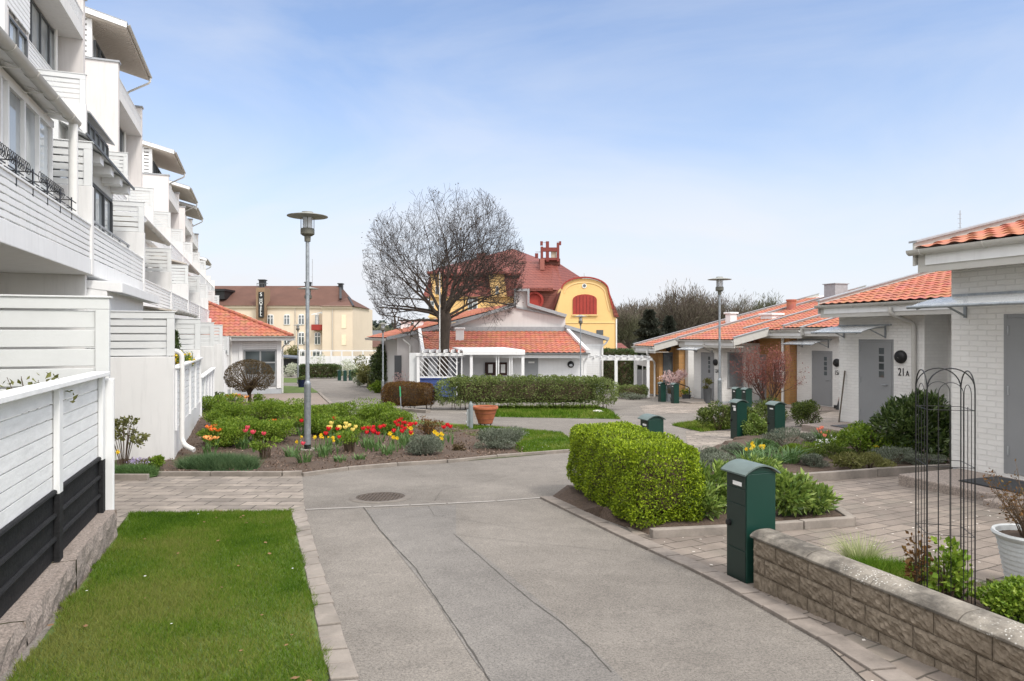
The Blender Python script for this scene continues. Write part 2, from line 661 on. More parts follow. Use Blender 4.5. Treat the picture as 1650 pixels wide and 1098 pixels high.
def tilemat(name, c, var=0.25):
    m = NT(name)
    geo = m.new('ShaderNodeNewGeometry')
    v = m.new('ShaderNodeTexVoronoi', Scale=3.2)
    m.link(m.coord, v.inputs['Vector'])
    col = m.mix(0.5, m.ramp(m.noise(1.5, 6, 0.7), [(0.3, sc(c, 1 - var)), (0.7, sc(c, 1 + var))]), m.mix(0.35, c, v.outputs['Color'], 'SOFT_LIGHT'))
    col = m.mix(m.ramp(m.noise(8, 8, 0.75), [(0.52, (0, 0, 0)), (0.75, (0.55, 0.55, 0.55))]), col, (0.15, 0.09, 0.065))
    m.color(col)
    m.set(0.8, 0, 0.25)
    m.bump(m.noise(60, 3), 0.2)
    return m.m
M['tile'] = tilemat('orange clay tile', (0.38, 0.142, 0.09))
M['tile_far'] = tilemat('red clay tile', (0.42, 0.10, 0.06))
M['green_box'] = plain('dark green lacquer', (0.005, 0.036, 0.026), 0.38, var=0.1, scale=2, spec=0.5)
M['green_front'] = plain('dark green front', (0.013, 0.026, 0.021), 0.45, var=0.15, scale=3, spec=0.5)
M['green_cap'] = plain('grey green cap', (0.115, 0.15, 0.14), 0.5, var=0.15, scale=9, metal=0.1)
M['terracotta'] = plain('terracotta', (0.36, 0.115, 0.055), 0.8, var=0.25, scale=7, bump=0.2)
M['paper'] = plain('white card', (0.78, 0.78, 0.76), 0.6, var=0.02)
M['yellow_wall'] = plain('yellow render', (0.72, 0.47, 0.20), 0.9, var=0.05, scale=0.5)
M['yellow_trim'] = plain('pale yellow trim', (0.74, 0.52, 0.25), 0.9, var=0.04, scale=0.5)
M['cream'] = plain('cream render', (0.66, 0.56, 0.44), 0.9, var=0.06, scale=0.3, dirt=0.12)
M['hotel_roof'] = plain('brown felt roof', (0.105, 0.052, 0.038), 0.9, var=0.18, scale=0.5, bump=0.3, bscale=8)
M['red_roof'] = brickmat('red metal tile roof', (0.225, 0.068, 0.05), (0.185, 0.057, 0.043), (0.11, 0.022, 0.018), 0.5, 0.35, 0.03, 0.55, 0.7, noise=0.25, dist=0.05)
M['red_paint'] = plain('red paint', (0.30, 0.035, 0.025), 0.6, var=0.12, scale=1)
M['mast_red'] = plain('mast dark red', (0.15, 0.028, 0.022), 0.6, var=0.15)
M['red_brown'] = plain('red brown boards', (0.24, 0.085, 0.065), 0.6, var=0.1, scale=1)
M['bark'] = plain('dark bark', (0.055, 0.042, 0.033), 0.95, var=0.4, scale=14, bump=0.9, bscale=22, stretch=(1, 1, 0.3))
M['twig'] = plain('grey brown twigs', (0.045, 0.035, 0.03), 0.95, var=0.25, scale=2)
M['stem'] = plain('brown stems', (0.09, 0.062, 0.04), 0.9, var=0.3, scale=20)
M['greenstem'] = plain('green stems', (0.09, 0.17, 0.04), 0.7, var=0.3, scale=20)
M['blue'] = plain('blue enamel', (0.10, 0.155, 0.42), 0.45, var=0.08)
M['navy'] = plain('navy glaze', (0.012, 0.016, 0.05), 0.3, var=0.1)
M['brownboard'] = plain('dark brown boards', (0.045, 0.022, 0.018), 0.6, var=0.15)
M['lav'] = plain('concrete planter', (0.52, 0.54, 0.54), 0.85, var=0.12, scale=10, bump=0.4, bscale=30)

M['lf_lime'] = leafmat('lime hedge leaf', [(0.03, 0.045, 0.006), (0.11, 0.165, 0.010), (0.24, 0.335, 0.016), (0.40, 0.50, 0.03)], 0.5, 0.3, 6.0)
M['lf_hedge'] = leafmat('privet leaf', [(0.035, 0.05, 0.014), (0.095, 0.13, 0.034), (0.16, 0.205, 0.06), (0.25, 0.30, 0.095)], 0.5, 0.25, 1.1)
M['lf_dark'] = leafmat('dark glossy leaf', [(0.014, 0.028, 0.008), (0.035, 0.062, 0.016), (0.07, 0.11, 0.025), (0.12, 0.16, 0.05)], 0.3, 0.15, 2.5, spec=0.55)
M['lf_laurel'] = leafmat('laurel leaf', [(0.05, 0.09, 0.02), (0.11, 0.18, 0.035), (0.19, 0.27, 0.05), (0.28, 0.36, 0.09)], 0.3, 0.22, 2.5, spec=0.5)
M['lf_green'] = leafmat('fresh green leaf', [(0.04, 0.08, 0.008), (0.10, 0.175, 0.014), (0.17, 0.26, 0.024), (0.26, 0.34, 0.045)], 0.5, 0.3, 1.8)
M['lf_box'] = leafmat('box bush leaf', [(0.022, 0.035, 0.008), (0.055, 0.082, 0.014), (0.10, 0.14, 0.024), (0.18, 0.225, 0.05)], 0.45, 0.22, 2.5)
M['lf_grey'] = leafmat('grey green leaf', [(0.06, 0.075, 0.05), (0.11, 0.13, 0.09), (0.17, 0.195, 0.14), (0.27, 0.29, 0.23)], 0.8, 0.15, 3)
M['lf_rust'] = leafmat('rust hedge leaf', [(0.05, 0.028, 0.01), (0.105, 0.052, 0.015), (0.165, 0.075, 0.02), (0.15, 0.105, 0.03)], 0.7, 0.2, 2.0)
M['lf_brown'] = leafmat('brown bush leaf', [(0.035, 0.024, 0.013), (0.065, 0.044, 0.02), (0.10, 0.068, 0.03), (0.15, 0.11, 0.055)], 0.8, 0.15, 3)
M['lf_red'] = leafmat('red spring leaf', [(0.11, 0.03, 0.028), (0.21, 0.06, 0.05), (0.30, 0.10, 0.08), (0.36, 0.16, 0.11)], 0.6, 0.3, 3)
M['lf_pink'] = leafmat('pink blossom', [(0.42, 0.26, 0.25), (0.6, 0.42, 0.4), (0.72, 0.57, 0.54)], 0.7, 0.3, 3)
M['lf_white'] = leafmat('white blossom', [(0.20, 0.25, 0.13), (0.45, 0.48, 0.36), (0.7, 0.71, 0.62)], 0.7, 0.2, 3)
M['lf_olive'] = leafmat('olive bush leaf', [(0.06, 0.06, 0.02), (0.11, 0.115, 0.03), (0.17, 0.175, 0.05), (0.22, 0.21, 0.08)], 0.6, 0.25, 2)
M['lf_fir'] = leafmat('fir needle', [(0.016, 0.02, 0.015), (0.03, 0.036, 0.026), (0.05, 0.054, 0.036)], 0.7, 0.1, 1)
M['lf_wood'] = leafmat('bare wood twigs', [(0.06, 0.046, 0.037), (0.10, 0.077, 0.063), (0.135, 0.11, 0.088), (0.15, 0.14, 0.10)], 0.9, 0.15, 0.06)
M['lf_far'] = leafmat('far spruce', [(0.035, 0.05, 0.045), (0.06, 0.078, 0.066), (0.085, 0.105, 0.08)], 0.9, 0.1, 0.1)
M['lf_cushion'] = leafmat('fescue blade', [(0.03, 0.065, 0.03), (0.055, 0.11, 0.045), (0.09, 0.16, 0.06), (0.15, 0.22, 0.10)], 0.6, 0.25, 4)
M['lf_pale'] = leafmat('pale grass blade', [(0.16, 0.2, 0.07), (0.28, 0.32, 0.13), (0.42, 0.43, 0.24)], 0.6, 0.3, 4)
M['lf_strap'] = leafmat('strap leaf', [(0.05, 0.10, 0.035), (0.09, 0.17, 0.05), (0.15, 0.25, 0.08)], 0.45, 0.3, 4)
M['grass'] = leafmat('lawn blades', [(0.030, 0.068, 0.006), (0.058, 0.125, 0.009), (0.092, 0.170, 0.014), (0.135, 0.195, 0.024), (0.20, 0.215, 0.055)], 0.8, 0.3, 0.9, spec=0.08, pw=0.66, pc=2.4)
for nm, c in (('red', (0.62, 0.02, 0.03)), ('yellow', (0.80, 0.56, 0.03)), ('paleyellow', (0.80, 0.66, 0.18)), ('orange', (0.78, 0.17, 0.03)), ('peach', (0.85, 0.38, 0.12)), ('pink', (0.75, 0.10, 0.14)), ('salmon', (0.78, 0.26, 0.17)), ('violet', (0.55, 0.48, 0.70)), ('whitefl', (0.8, 0.8, 0.75))):
    M['pt_' + nm] = leafmat('petal ' + nm, [sc(c, 0.75), c, sc(c, 1.15)], 0.5, 0.3, 8)
# ================================================================ the ground
mb = MB()
xs = [-900, -60, 60, 900]
vs, fs = [], []
for y in KY:
    for x in xs:
        vs.append((x, y, gz(y) - 0.03))
for i in range(len(KY) - 1):
    for j in range(3):
        fs.append((i * 4 + j, i * 4 + j + 1, (i + 1) * 4 + j + 1, (i + 1) * 4 + j))
mb.add(vs, fs)
mb.build('ground', plain('rough grass ground', (0.12, 0.125, 0.055), 0.95, var=0.35, scale=0.12, bump=0.5, bscale=3), kind='structure')

# road: one asphalt sheet; lawns, beds and paving lie on it
road = drape('road', [(-3.6, 1.0), (6, 1.0), (7, 6), (11, 16), (16, 40), (-2, 47), (-10, 62), (-30, 80), (-32, 62), (-22, 40), (-9, 20), (-4.4, 11), (-2.6, 7)], 0.0, M['asphalt'])

def gp(lst):
    return [G(a, b) for a, b in lst]

def strip(mb, pts, w, dz, jitter=0.0, rng=random):
    """thin ribbon along ground points"""
    pts = [Vector(p) for p in pts]
    L, Rr = [], []
    for i, p in enumerate(pts):
        d = pts[min(i + 1, len(pts) - 1)] - pts[max(i - 1, 0)]
        s = Vector((-d.y, d.x, 0)).normalized()
        ww = w * (1 + jitter * rng.uniform(-1, 1)) / 2
        off = s * (jitter * rng.uniform(-1, 1) * w)
        for lst, k in ((L, 1), (Rr, -1)):
            q = p + s * ww * k + off
            lst.append((q.x, q.y, gz(q.y) + dz))
    n = len(pts)
    mb.add(L + Rr, [(n + i, n + i + 1, i + 1, i) for i in range(n - 1)])

def densify(pts, step):
    out = []
    for a, b in zip(pts[:-1], pts[1:]):
        a, b = Vector(a), Vector(b)
        k = max(1, int((b - a).length / step))
        out += [a.lerp(b, i / k) for i in range(k)]
    return out + [Vector(pts[-1])]

# a trench patch of slightly newer asphalt and the cracks along it
patch = drape('road_patch', gp([(588, 822), (735, 814), (735, 862), (830, 935), (905, 1000), (985, 1075), (1060, 1160), (840, 1160), (760, 1060), (700, 965), (640, 890)]), 0.003, M['asphalt_patch'])
mb = MB()
for line, w in (([(586, 818), (610, 852), (640, 886), (668, 915), (700, 962), (732, 1008), (760, 1050), (790, 1098), (830, 1160)], 0.008),
                ([(732, 862), (770, 895), (815, 935), (860, 972), (905, 1005), (950, 1045), (985, 1085)], 0.0055),
                ([(690, 816), (700, 832), (745, 838), (790, 845), (850, 855)], 0.004),
                ([(730, 862), (800, 870), (900, 880), (1000, 890)], 0.004),
                ([(700, 808), (712, 790), (760, 782), (815, 768)], 0.005)):
    strip(mb, densify(gp(line), 0.07), w, 0.006, 0.5)
mb.build('crack', M['tar'], parent=road)
# cross band of concrete stones at the junction
mb = MB()
pts = densify(gp([(490, 822), (600, 817), (720, 812), (800, 808), (877, 802)]), 0.42)
for a, b in zip(pts[:-1], pts[1:]):
    d = (b - a).normalized()
    strip(mb, [a + d * 0.012, b - d * 0.012], 0.06, 0.005)
mb.build('stone_band', plain('band stone', (0.27, 0.25, 0.23), 0.9, var=0.2, scale=9, bump=0.3), parent=road)

# kerb beside the lawn: flat stones, one by one
mb = MB()
inn = gp([(545, 1200), (529, 1098), (505, 985), (484, 890), (469, 823)])
out = gp([(600, 1200), (578, 1098), (540, 985), (510, 890), (490, 818)])
def lerp_line(pts, t):
    L = [0]
    for a, b in zip(pts[:-1], pts[1:]):
        L.append(L[-1] + (b - a).length)
    s = t * L[-1]
    for i in range(len(pts) - 1):
        if s <= L[i + 1] + 1e-9:
            return pts[i].lerp(pts[i + 1], (s - L[i]) / (L[i + 1] - L[i] + 1e-12))
    return pts[-1]
N = 26
for i in range(N):
    j = random.uniform(-0.1, 0.1) / N
    t0, t1 = i / N + 0.0016, (i + 1) / N - 0.0016
    q = [lerp_line(inn, t0), lerp_line(out, t0), lerp_line(out, t1), lerp_line(inn, t1)]
    h = random.uniform(0.018, 0.030)
    mb.prism([(p.x + random.uniform(-.008, .008), p.y, gz(p.y) - 0.02) for p in q], (0, 0, 0.02 + h))
mb.build('kerb', M['kerb'], kind='structure', bevel=0.006)

drape('paved_path', gp([(-60, 768), (250, 765), (487, 765), (490, 818), (469, 825), (208, 829), (165, 885), (-60, 900)]), 0.010, M['paver'])
LAWN = [G(529, 1098), G(505, 985), G(484, 890), G(469, 825), G(208, 829), G(172, 890), Vector((-2.72, 3.9, 0)), Vector((-2.1, 2.2, 0)), Vector((-0.7, 2.2, 0))]
drape('lawn_ground', LAWN, 0.014, M['lawn_base'])

def grass(name, poly, n, h, w, label=None, dz=0.01, mat='grass'):
    q = sample_poly(poly, n)
    pts = np.column_stack([q, gza(q[:, 1]) + dz])
    # worn patches: thinner and shorter where a slow noise says so
    m = 0.5 + 0.5 * np.sin(q[:, 0] * 2.3 + np.sin(q[:, 1] * 1.7) * 1.3) * np.cos(q[:, 1] * 1.9 + q[:, 0])
    keep = RNG.uniform(size=len(q)) < 0.55 + 0.45 * m
    b = MB().blades(pts[keep], h, w, 0.55)
    o = b.build(name, M[mat], kind='stuff')
    if label:
        tag(o, label, 'grass')
    return o
def ragged(poly, step=0.05, amp=0.022):
    o_ = []
    n_ = len(poly)
    for i in range(n_):
        a, b = Vector((poly[i][0], poly[i][1], 0)), Vector((poly[(i + 1) % n_][0], poly[(i + 1) % n_][1], 0))
        k_ = max(1, int((b - a).length / step))
        nn = Vector((b.y - a.y, a.x - b.x, 0)).normalized()
        for j in range(k_):
            p = a.lerp(b, j / k_)
            o_.append(p + nn * amp * (math.sin(p.y * 9 + p.x * 7) + random.uniform(-1, 1)))
    return o_
grass('lawn_grass', ragged(LAWN), 190000, 0.030, 0.0048, 'short mown grass of the near left lawn beside the road')

# flower bed (soil) and island lawn in the middle
ISLAND = gp([(346, 656), (470, 662), (620, 672), (760, 686), (905, 698), (925, 712), (919, 729), (720, 746), (600, 740), (420, 700)])
drape('island_lawn_ground', ISLAND, 0.008, M['lawn_base'])
grass('lawn_grass', gp([(640, 690), (760, 686), (905, 698), (925, 712), (919, 729), (850, 734), (740, 700)]), 26000, 0.05, 0.012, 'short green grass behind the grey cushion shrubs of the flower bed')
def bump_bed(x, y):
    # soil banked up against the white planter wall
    dx, dy = x + 1.47, y
    t = dx * NX + dy * NY
    s = dx * UX + dy * UY
    a = min(1, max(0, (s - 12.5) / 8))
    b = min(1, max(0, 1 - t / 4.5))
    return 0.42 * a * a * (3 - 2 * a) * b
BED = gp([(176, 771), (252, 768), (400, 766), (487, 767), (560, 757), (640, 750), (720, 745), (800, 737), (850, 733), (800, 700), (720, 690), (640, 682), (560, 676), (470, 672), (400, 668), (346, 664)])
BED += [Vector((-1.47 + UX * 23.3 - 0.3, UY * 23.3, 0)), Vector((-1.47 + UX * 12.8 - 0.4, UY * 12.8, 0)), Vector((-6.9, 11.6, 0))]
def bedmesh(name, poly, base, mat, hump, step=0.22):
    bm = bmesh.new()
    bm.faces.new([bm.verts.new((p[0], p[1], 0)) for p in poly])
    bmesh.ops.triangulate(bm, faces=bm.faces[:])
    a = np.array([[p[0], p[1]] for p in poly])
    lo, hi = a.min(0), a.max(0)
    for ax in (0, 1):
        for k in np.arange(lo[ax] + step, hi[ax], step):
            bmesh.ops.bisect_plane(bm, geom=bm.verts[:] + bm.edges[:] + bm.faces[:], plane_co=(k if ax == 0 else 0, k if ax == 1 else 0, 0), plane_no=(1 - ax, ax, 0))
    edge = {v for e in bm.edges if len(e.link_faces) == 1 for v in e.verts}
    bm.normal_update()
    for f in bm.faces:
        if f.normal.z < 0:
            f.normal_flip()
    for v in bm.verts:
        n = 0 if v in edge else 0.02 + 0.03 * math.sin(v.co.x * 5 + 1.3 * v.co.y) * math.cos(v.co.y * 4.3) + random.uniform(-.012, .012)
        v.co.z = gz(v.co.y) + (-0.02 if v in edge else base) + n + hump(v.co.x, v.co.y) * (0.0 if v in edge and base > 0.1 else 1.0)
    me = bpy.data.meshes.new(name)
    bm.to_mesh(me)
    bm.free()
    me.materials.append(mat)
    o = bpy.data.objects.new(name, me)
    COL.objects.link(o)
    o['kind'] = 'structure'
    return o
bedmesh('flower_bed', BED, 0.03, M['soil'], bump_bed)
q = sample_poly(BED, 16000)
zz = np.array([gz(y) + 0.05 + bump_bed(x, y) for x, y in q])
tag(MB().leaves(np.column_stack([q, zz]), 0.05, 0.022, up=-0.1).build('bark_mulch', leafmat('bark chip', [(0.05, 0.033, 0.024), (0.11, 0.074, 0.054), (0.18, 0.125, 0.095), (0.27, 0.20, 0.16)], 0.95, 0.0, 3), kind='stuff'), 'brown bark chips covering the flower bed in the middle', 'mulch')
# bed kerb
def kerbline(name, pts, h, w, mat, step=0.8, z0=-0.02):
    m_ = MB()
    pts = densify(pts, step)
    for a, b in zip(pts[:-1], pts[1:]):
        d = (b - a).normalized()
        s = Vector((-d.y, d.x, 0)) * (w / 2)
        a2, b2 = a + d * 0.006, b - d * 0.006
        hh = h + random.uniform(-.006, .006)
        m_.prism([(p.x, p.y, gz(p.y) + z0) for p in (a2 - s, b2 - s, b2 + s, a2 + s)], (0, 0, hh - z0))
    return m_.build(name, mat, kind='structure', bevel=0.008)
kerbline('kerb', gp([(252, 768), (340, 768), (455, 768), (487, 767)]), 0.075, 0.08, M['kerb'], 0.55)
kerbline('kerb', gp([(487, 768), (560, 758), (640, 751), (720, 746), (800, 738), (918, 729)]), 0.055, 0.06, M['kerb'], 1.0)
kerbline('kerb', gp([(170, 775), (240, 775)]), 0.1, 0.06, M['kerb'], 0.9)

# right side: terrace paving, beds with kerbs
TERR = gp([(1030, 872), (1170, 938), (1300, 1010), (1500, 1200)]) + [Vector((5.6, 2.2, 0)), Vector((7.5, 6, 0)), Vector((6.6, 9.9, 0)), Vector((9.0, 14.2, 0))] + gp([(1420, 740), (1275, 772), (1100, 790), (1000, 840)])
drape('terrace_paving', TERR, 0.010, M['paver_r'])
# narrow edging stones of the terrace along the road
mb = MB()
pts = densify(gp([(877, 803), (950, 838), (1030, 876), (1110, 912), (1175, 944), (1240, 980), (1330, 1030), (1420, 1085), (1520, 1150)]), 0.24)
for a, b in zip(pts[:-1], pts[1:]):
    d = (b - a).normalized()
    s = Vector((d.y, -d.x, 0))
    a2, b2 = a + d * 0.006, b - d * 0.006
    qd = [a2 - s * 0.10, b2 - s * 0.10, b2 + s * 0.06, a2 + s * 0.06]
    mb.prism([(p.x, p.y, gz(p.y) - 0.02) for p in qd], (0, 0, 0.045 + random.uniform(-.004, .004)))
mb.build('kerb', plain('dark edging stone', (0.2, 0.172, 0.15), 0.9, var=0.35, scale=5, bump=0.5), kind='structure', bevel=0.006)
BED2 = gp([(880, 803), (965, 834), (1050, 866), (1205, 858), (1372, 846), (1310, 806), (1190, 790), (1110, 780), (930, 785)])
bedmesh('hedge_bed', BED2, 0.035, M['soil'], lambda x, y: 0.02, 0.3)
kerbline('kerb', gp([(1048, 868), (1205, 860), (1373, 848), (1312, 806)]), 0.09, 0.09, M['kerb'], 0.55)
BED3 = gp([(1100, 786), (1275, 776), (1410, 766), (1530, 760), (1534, 735), (1420, 715), (1300, 708), (1230, 704), (1180, 712), (1110, 735)])
bedmesh('perennial_bed', BED3, 0.06, M['soil'], lambda x, y: 0.03, 0.35)
kerbline('kerb', gp([(1100, 789), (1275, 779), (1410, 769), (1532, 762)]), 0.13, 0.1, M['kerb'], 1.0)
BED4 = [Vector((2.05, 5.0, 0)), Vector((2.7, 4.98, 0)), Vector((3.3, 4.75, 0)), Vector((3.9, 4.6, 0)), Vector((4.4, 3.3, 0)), Vector((3.2, 2.4, 0)), Vector((2.95, 2.3, 0))]
bedmesh('wall_bed', BED4, 0.10, M['soil'], lambda x, y: 0.04, 0.25)
# paths and little lawns in front of the right houses
drape('paved_path', gp([(1108, 735), (1180, 712), (1230, 704), (1330, 708), (1480, 702), (1480, 668), (1380, 652), (1240, 690), (1105, 695)]), 0.008, M['paver'])
drape('verge_lawn', gp([(1083, 686), (1125, 680), (1200, 690), (1130, 697)]), 0.012, M['lawn_base'])
grass('lawn_grass', gp([(1083, 686), (1125, 680), (1200, 690), (1130, 697)]), 7000, 0.07, 0.02, 'small green grass wedge in front of the round bushes at right')
drape('verge_lawn', gp([(768, 672), (1000, 676), (985, 664), (960, 655), (770, 656)]), 0.008, M['lawn_base'])
grass('lawn_grass', gp([(768, 672), (1000, 676), (985, 664), (960, 655), (770, 656)]), 14000, 0.09, 0.03, 'green grass strip at the foot of the long privet hedge')
drape('gravel_bed', gp([(380, 660), (470, 656), (530, 651), (512, 634), (380, 636)]), 0.008, M['gravel'])
drape('verge_lawn', gp([(452, 634), (514, 633), (500, 624), (452, 622)]), 0.008, M['lawn_base'])
drape('verge_lawn', gp([(452, 617), (491, 617), (480, 610), (452, 609)]), 0.008, M['lawn_base'])
drape('paved_path', gp([(1040, 668), (1190, 664), (1190, 655), (1100, 648), (1030, 655)]), 0.006, M['paver'])
kerbline('kerb', gp([(515, 634), (533, 651)]), 0.05, 0.15, M['kerb'], 1.5)
kerbline('kerb', gp([(615, 650), (640, 662), (690, 666)]), 0.12, 0.2, M['kerb'], 1.2)

# manhole cover
c = G(613, 802)
t = thing('manhole_cover', 'round cast iron manhole cover set in the asphalt', 'manhole cover', (c.x, c.y, c.z))
t.rotation_euler = (-math.atan(0.047), 0, 0)
iron = plain('cast iron', (0.095, 0.075, 0.06), 0.7, metal=0.3, var=0.25, scale=10, bump=0.4)
MB().lathe([(0.30, 0.0), (0.30, 0.012), (0.365, 0.012), (0.385, 0.002)], (0, 0, 0), 48, caps=False).build('frame', plain('worn iron ring', (0.16, 0.14, 0.12), 0.7, metal=0.2, var=0.25, scale=10), t, smooth=True)
mb = MB().lathe([(0.0001, 0.008), (0.297, 0.008), (0.297, 0.0)], (0, 0, 0), 48, caps=False)
for i in range(-6, 7):
    for j in range(-6, 7):
        x, y = i * 0.044, j * 0.044
        if x * x + y * y < 0.27 ** 2:
            k = 0.014 if (i + j) % 2 else 0.006
            mb.box(x - 0.02 + k, x + 0.02 - k, y - 0.006 - (0.012 - k), y + 0.006 + (0.012 - k), 0.008, 0.0135)
mb.build('lid', iron, t)

# pale petals blown over the terrace, daisies in the lawns
q = sample_poly(TERR, 420)
pt = np.column_stack([q, gza(q[:, 1]) + 0.0135])
def flat_specks(pts, r, rng=RNG):
    n = len(pts)
    a = rng.uniform(0, 6.283, n)
    rr = r * rng.uniform(0.5, 1.2, (n, 1))
    c, s_ = np.cos(a)[:, None], np.sin(a)[:, None]
    e1 = np.concatenate([c, s_, 0.06 * np.ones((n, 1))], 1) * rr
    e2 = np.concatenate([-s_, c, 0.05 * np.ones((n, 1))], 1) * rr * 0.7
    return MB().add(np.stack([pts - e1, pts - e2, pts + e1, pts + e2], 1).reshape(-1, 3), np.arange(n * 4).reshape(n, 4))
tag(flat_specks(pt, 0.016).build('fallen_petals', plain('fallen petals', (0.62, 0.57, 0.52), 0.8), kind='stuff'), 'pale fallen petals scattered over the terrace paving', 'petals')
q = np.concatenate([sample_poly(LAWN, 7), sample_poly(gp([(740, 692), (905, 700), (919, 725), (860, 730)]), 60)])
pt = np.column_stack([q, gza(q[:, 1]) + 0.055])
tag(flat_specks(pt, 0.010).build('daisies', M['paper'], kind='stuff'), 'small white daisies dotted over the lawns', 'daisies')
q = sample_poly(LAWN, 26)
pt = np.column_stack([q, gza(q[:, 1]) + 0.04])
tag(flat_specks(pt, 0.022).build('dead_leaves', plain('dead leaf', (0.20, 0.11, 0.05), 0.8), kind='stuff'), 'few brown dead leaves lying on the near lawn', 'leaves')
# grit and small stones along the kerb and road edge
e = densify([lerp_line(out, i / 40) for i in range(41)], 0.05)
g_ = np.array([[p.x + abs(random.gauss(0, 0.07)) + 0.25 * random.random() ** 6, p.y + random.uniform(-.06, .06), gz(p.y) + 0.004] for p in e for _ in range(random.randint(0, 12))])
tag(flat_specks(g_, 0.005).build('road_grit', plain('road grit', (0.14, 0.12, 0.10), 0.95, var=0.4), kind='stuff'), 'dark grit gathered on the asphalt along the lawn kerb', 'grit')
# ================================================================ helpers for roofs, writing, slats
def tiles(mb, o, U, V, lu, lv, tw=0.25, tc=0.36, clips=(), amp=0.022, step=0.024, seg=6):
    """pantile roof surface: waves along U, courses up V"""
    o, U, V = Vector(o), Vector(U).normalized(), Vector(V).normalized()
    Nn = U.cross(V).normalized()
    if Nn.z < 0:
        Nn = -Nn
    nu = int(lu / tw * seg) + 1
    us = np.linspace(0, lu, nu + 1)
    ph = (us / tw) % 1.0
    wave = np.where(ph < 0.62, np.sin(ph / 0.62 * np.pi), -0.35 * np.sin((ph - 0.62) / 0.38 * np.pi)) * amp
    nc = int(math.ceil(lv / tc))
    rows = []
    for i in range(nc):
        rows.append((i * tc, step))
        rows.append((min(lv, (i + 1) * tc), 0.0))
    VV = []
    for v, h in rows:
        base = np.array(o) + np.outer(us, np.array(U)) + np.array(V) * v + np.outer(wave + h, np.array(Nn))
        VV.append(base)
    vs = np.concatenate(VV)
    c = nu + 1
    i, j = np.meshgrid(np.arange(len(rows) - 1), np.arange(nu), indexing='ij')
    a = (i * c + j).ravel()
    fs = np.stack([a, a + 1, a + c + 1, a + c], 1)
    if not clips:
        mb.add(vs, fs)
        return
    bm = bmesh.new()
    bv = [bm.verts.new(v) for v in vs]
    for f in fs:
        bm.faces.new([bv[k] for k in f])
    for pt, no in clips:
        bmesh.ops.bisect_plane(bm, geom=bm.verts[:] + bm.edges[:] + bm.faces[:], plane_co=pt, plane_no=no, clear_outer=True)
    bm.verts.index_update()
    mb.add([v.co[:] for v in bm.verts], [[v.index for v in f.verts] for f in bm.faces])
    bm.free()

def text_obj(name, body, size, mat, parent, loc, rot, depth=0.006, align='CENTER', spacing=1.0):
    cu = bpy.data.curves.new(name, 'FONT')
    cu.body = body
    cu.size = size
    cu.align_x = align
    cu.align_y = 'CENTER'
    cu.extrude = depth
    cu.space_line = spacing
    tmp = bpy.data.objects.new(name, cu)
    COL.objects.link(tmp)
    dg = bpy.context.evaluated_depsgraph_get()
    me = bpy.data.meshes.new_from_object(tmp.evaluated_get(dg))
    bpy.data.objects.remove(tmp)
    me.name = name
    me.materials.clear()
    me.materials.append(mat)
    o = bpy.data.objects.new(name, me)
    COL.objects.link(o)
    o.parent = parent
    o.location = loc
    o.rotation_euler = rot
    return o

# ================================================================ white terraced apartment building (left)
# local frame: x across the street (to the right), y along it (away), z up from the eye's level
S0 = 1.69
DS = 5.46
SS = [S0 + DS * i for i in range(15)]
apt = thing('apartment_building', 'long white stepped apartment block with slatted balconies on the left', 'building', (-1.47, 0, 0), TH)

def slat_rail(par, x, y0, y1, z0, z1, n, name='balcony_railing', mat='white', back=True):
    m = MB()
    h = (z1 - z0) / n
    for i in range(n):
        m.box(x - 0.012, x + 0.012, y0, y1, z0 + i * h + 0.005, z0 + (i + 1) * h - 0.012)
    k = max(2, int((y1 - y0) / 1.3))
    for i in range(k + 1):
        yy = y0 + (y1 - y0) * i / k
        m.box(x - 0.05, x - 0.0125, yy - 0.03, yy + 0.03, z0 - 0.02, z1 - 0.01)
    m.box(x - 0.06, x + 0.03, y0, y1, z1 - 0.014, z1 + 0.016)
    return m.build(name, M[mat], par, bevel=0.004)

def screen(par, y, x0, x1, z0, z1, n=5, name='privacy_screen', mat='grey_white'):
    """slatted privacy screen standing across the facade, facing the viewer"""
    m = MB()
    m.box(x0, x1, y - 0.035, y + 0.035, z1 - 0.11, z1)
    m.box(x0 - 0.02, x1 + 0.02, y - 0.05, y + 0.05, z1, z1 + 0.018)
    m.box(x1 - 0.12, x1, y - 0.035, y + 0.035, z0, z1 - 0.112)
    m.box(x0, x0 + 0.10, y - 0.035, y + 0.035, z0, z1 - 0.112)
    h = (z1 - 0.11 - z0) / n
    for i in range(n):
        m.box(x0 + 0.101, x1 - 0.121, y - 0.012, y + 0.012, z0 + i * h + 0.006, z0 + (i + 1) * h - 0.016)
    return m.build(name, M[mat], par, bevel=0.005)

def window_band(par, x, y0, y1, z0, z1, n, fm='frame_dark', gm='glass'):
    """a row of tall panes facing the street"""
    m = MB()
    w = (y1 - y0) / n
    t = 0.055
    m.box(x - 0.05, x + 0.04, y0, y1, z0, z0 + t)
    m.box(x - 0.05, x + 0.04, y0, y1, z1 - t, z1)
    for i in range(n + 1):
        yy = y0 + w * i
        m.box(x - 0.05, x + 0.045, yy - t / 2, yy + t / 2, z0 + t, z1 - t)
    f = m.build('window', M[fm], par)
    g = MB()
    g.box(x - 0.02, x - 0.005, y0 + t, y1 - t, z0 + t, z1 - t)
    g.build('pane', M[gm], f)
    return f

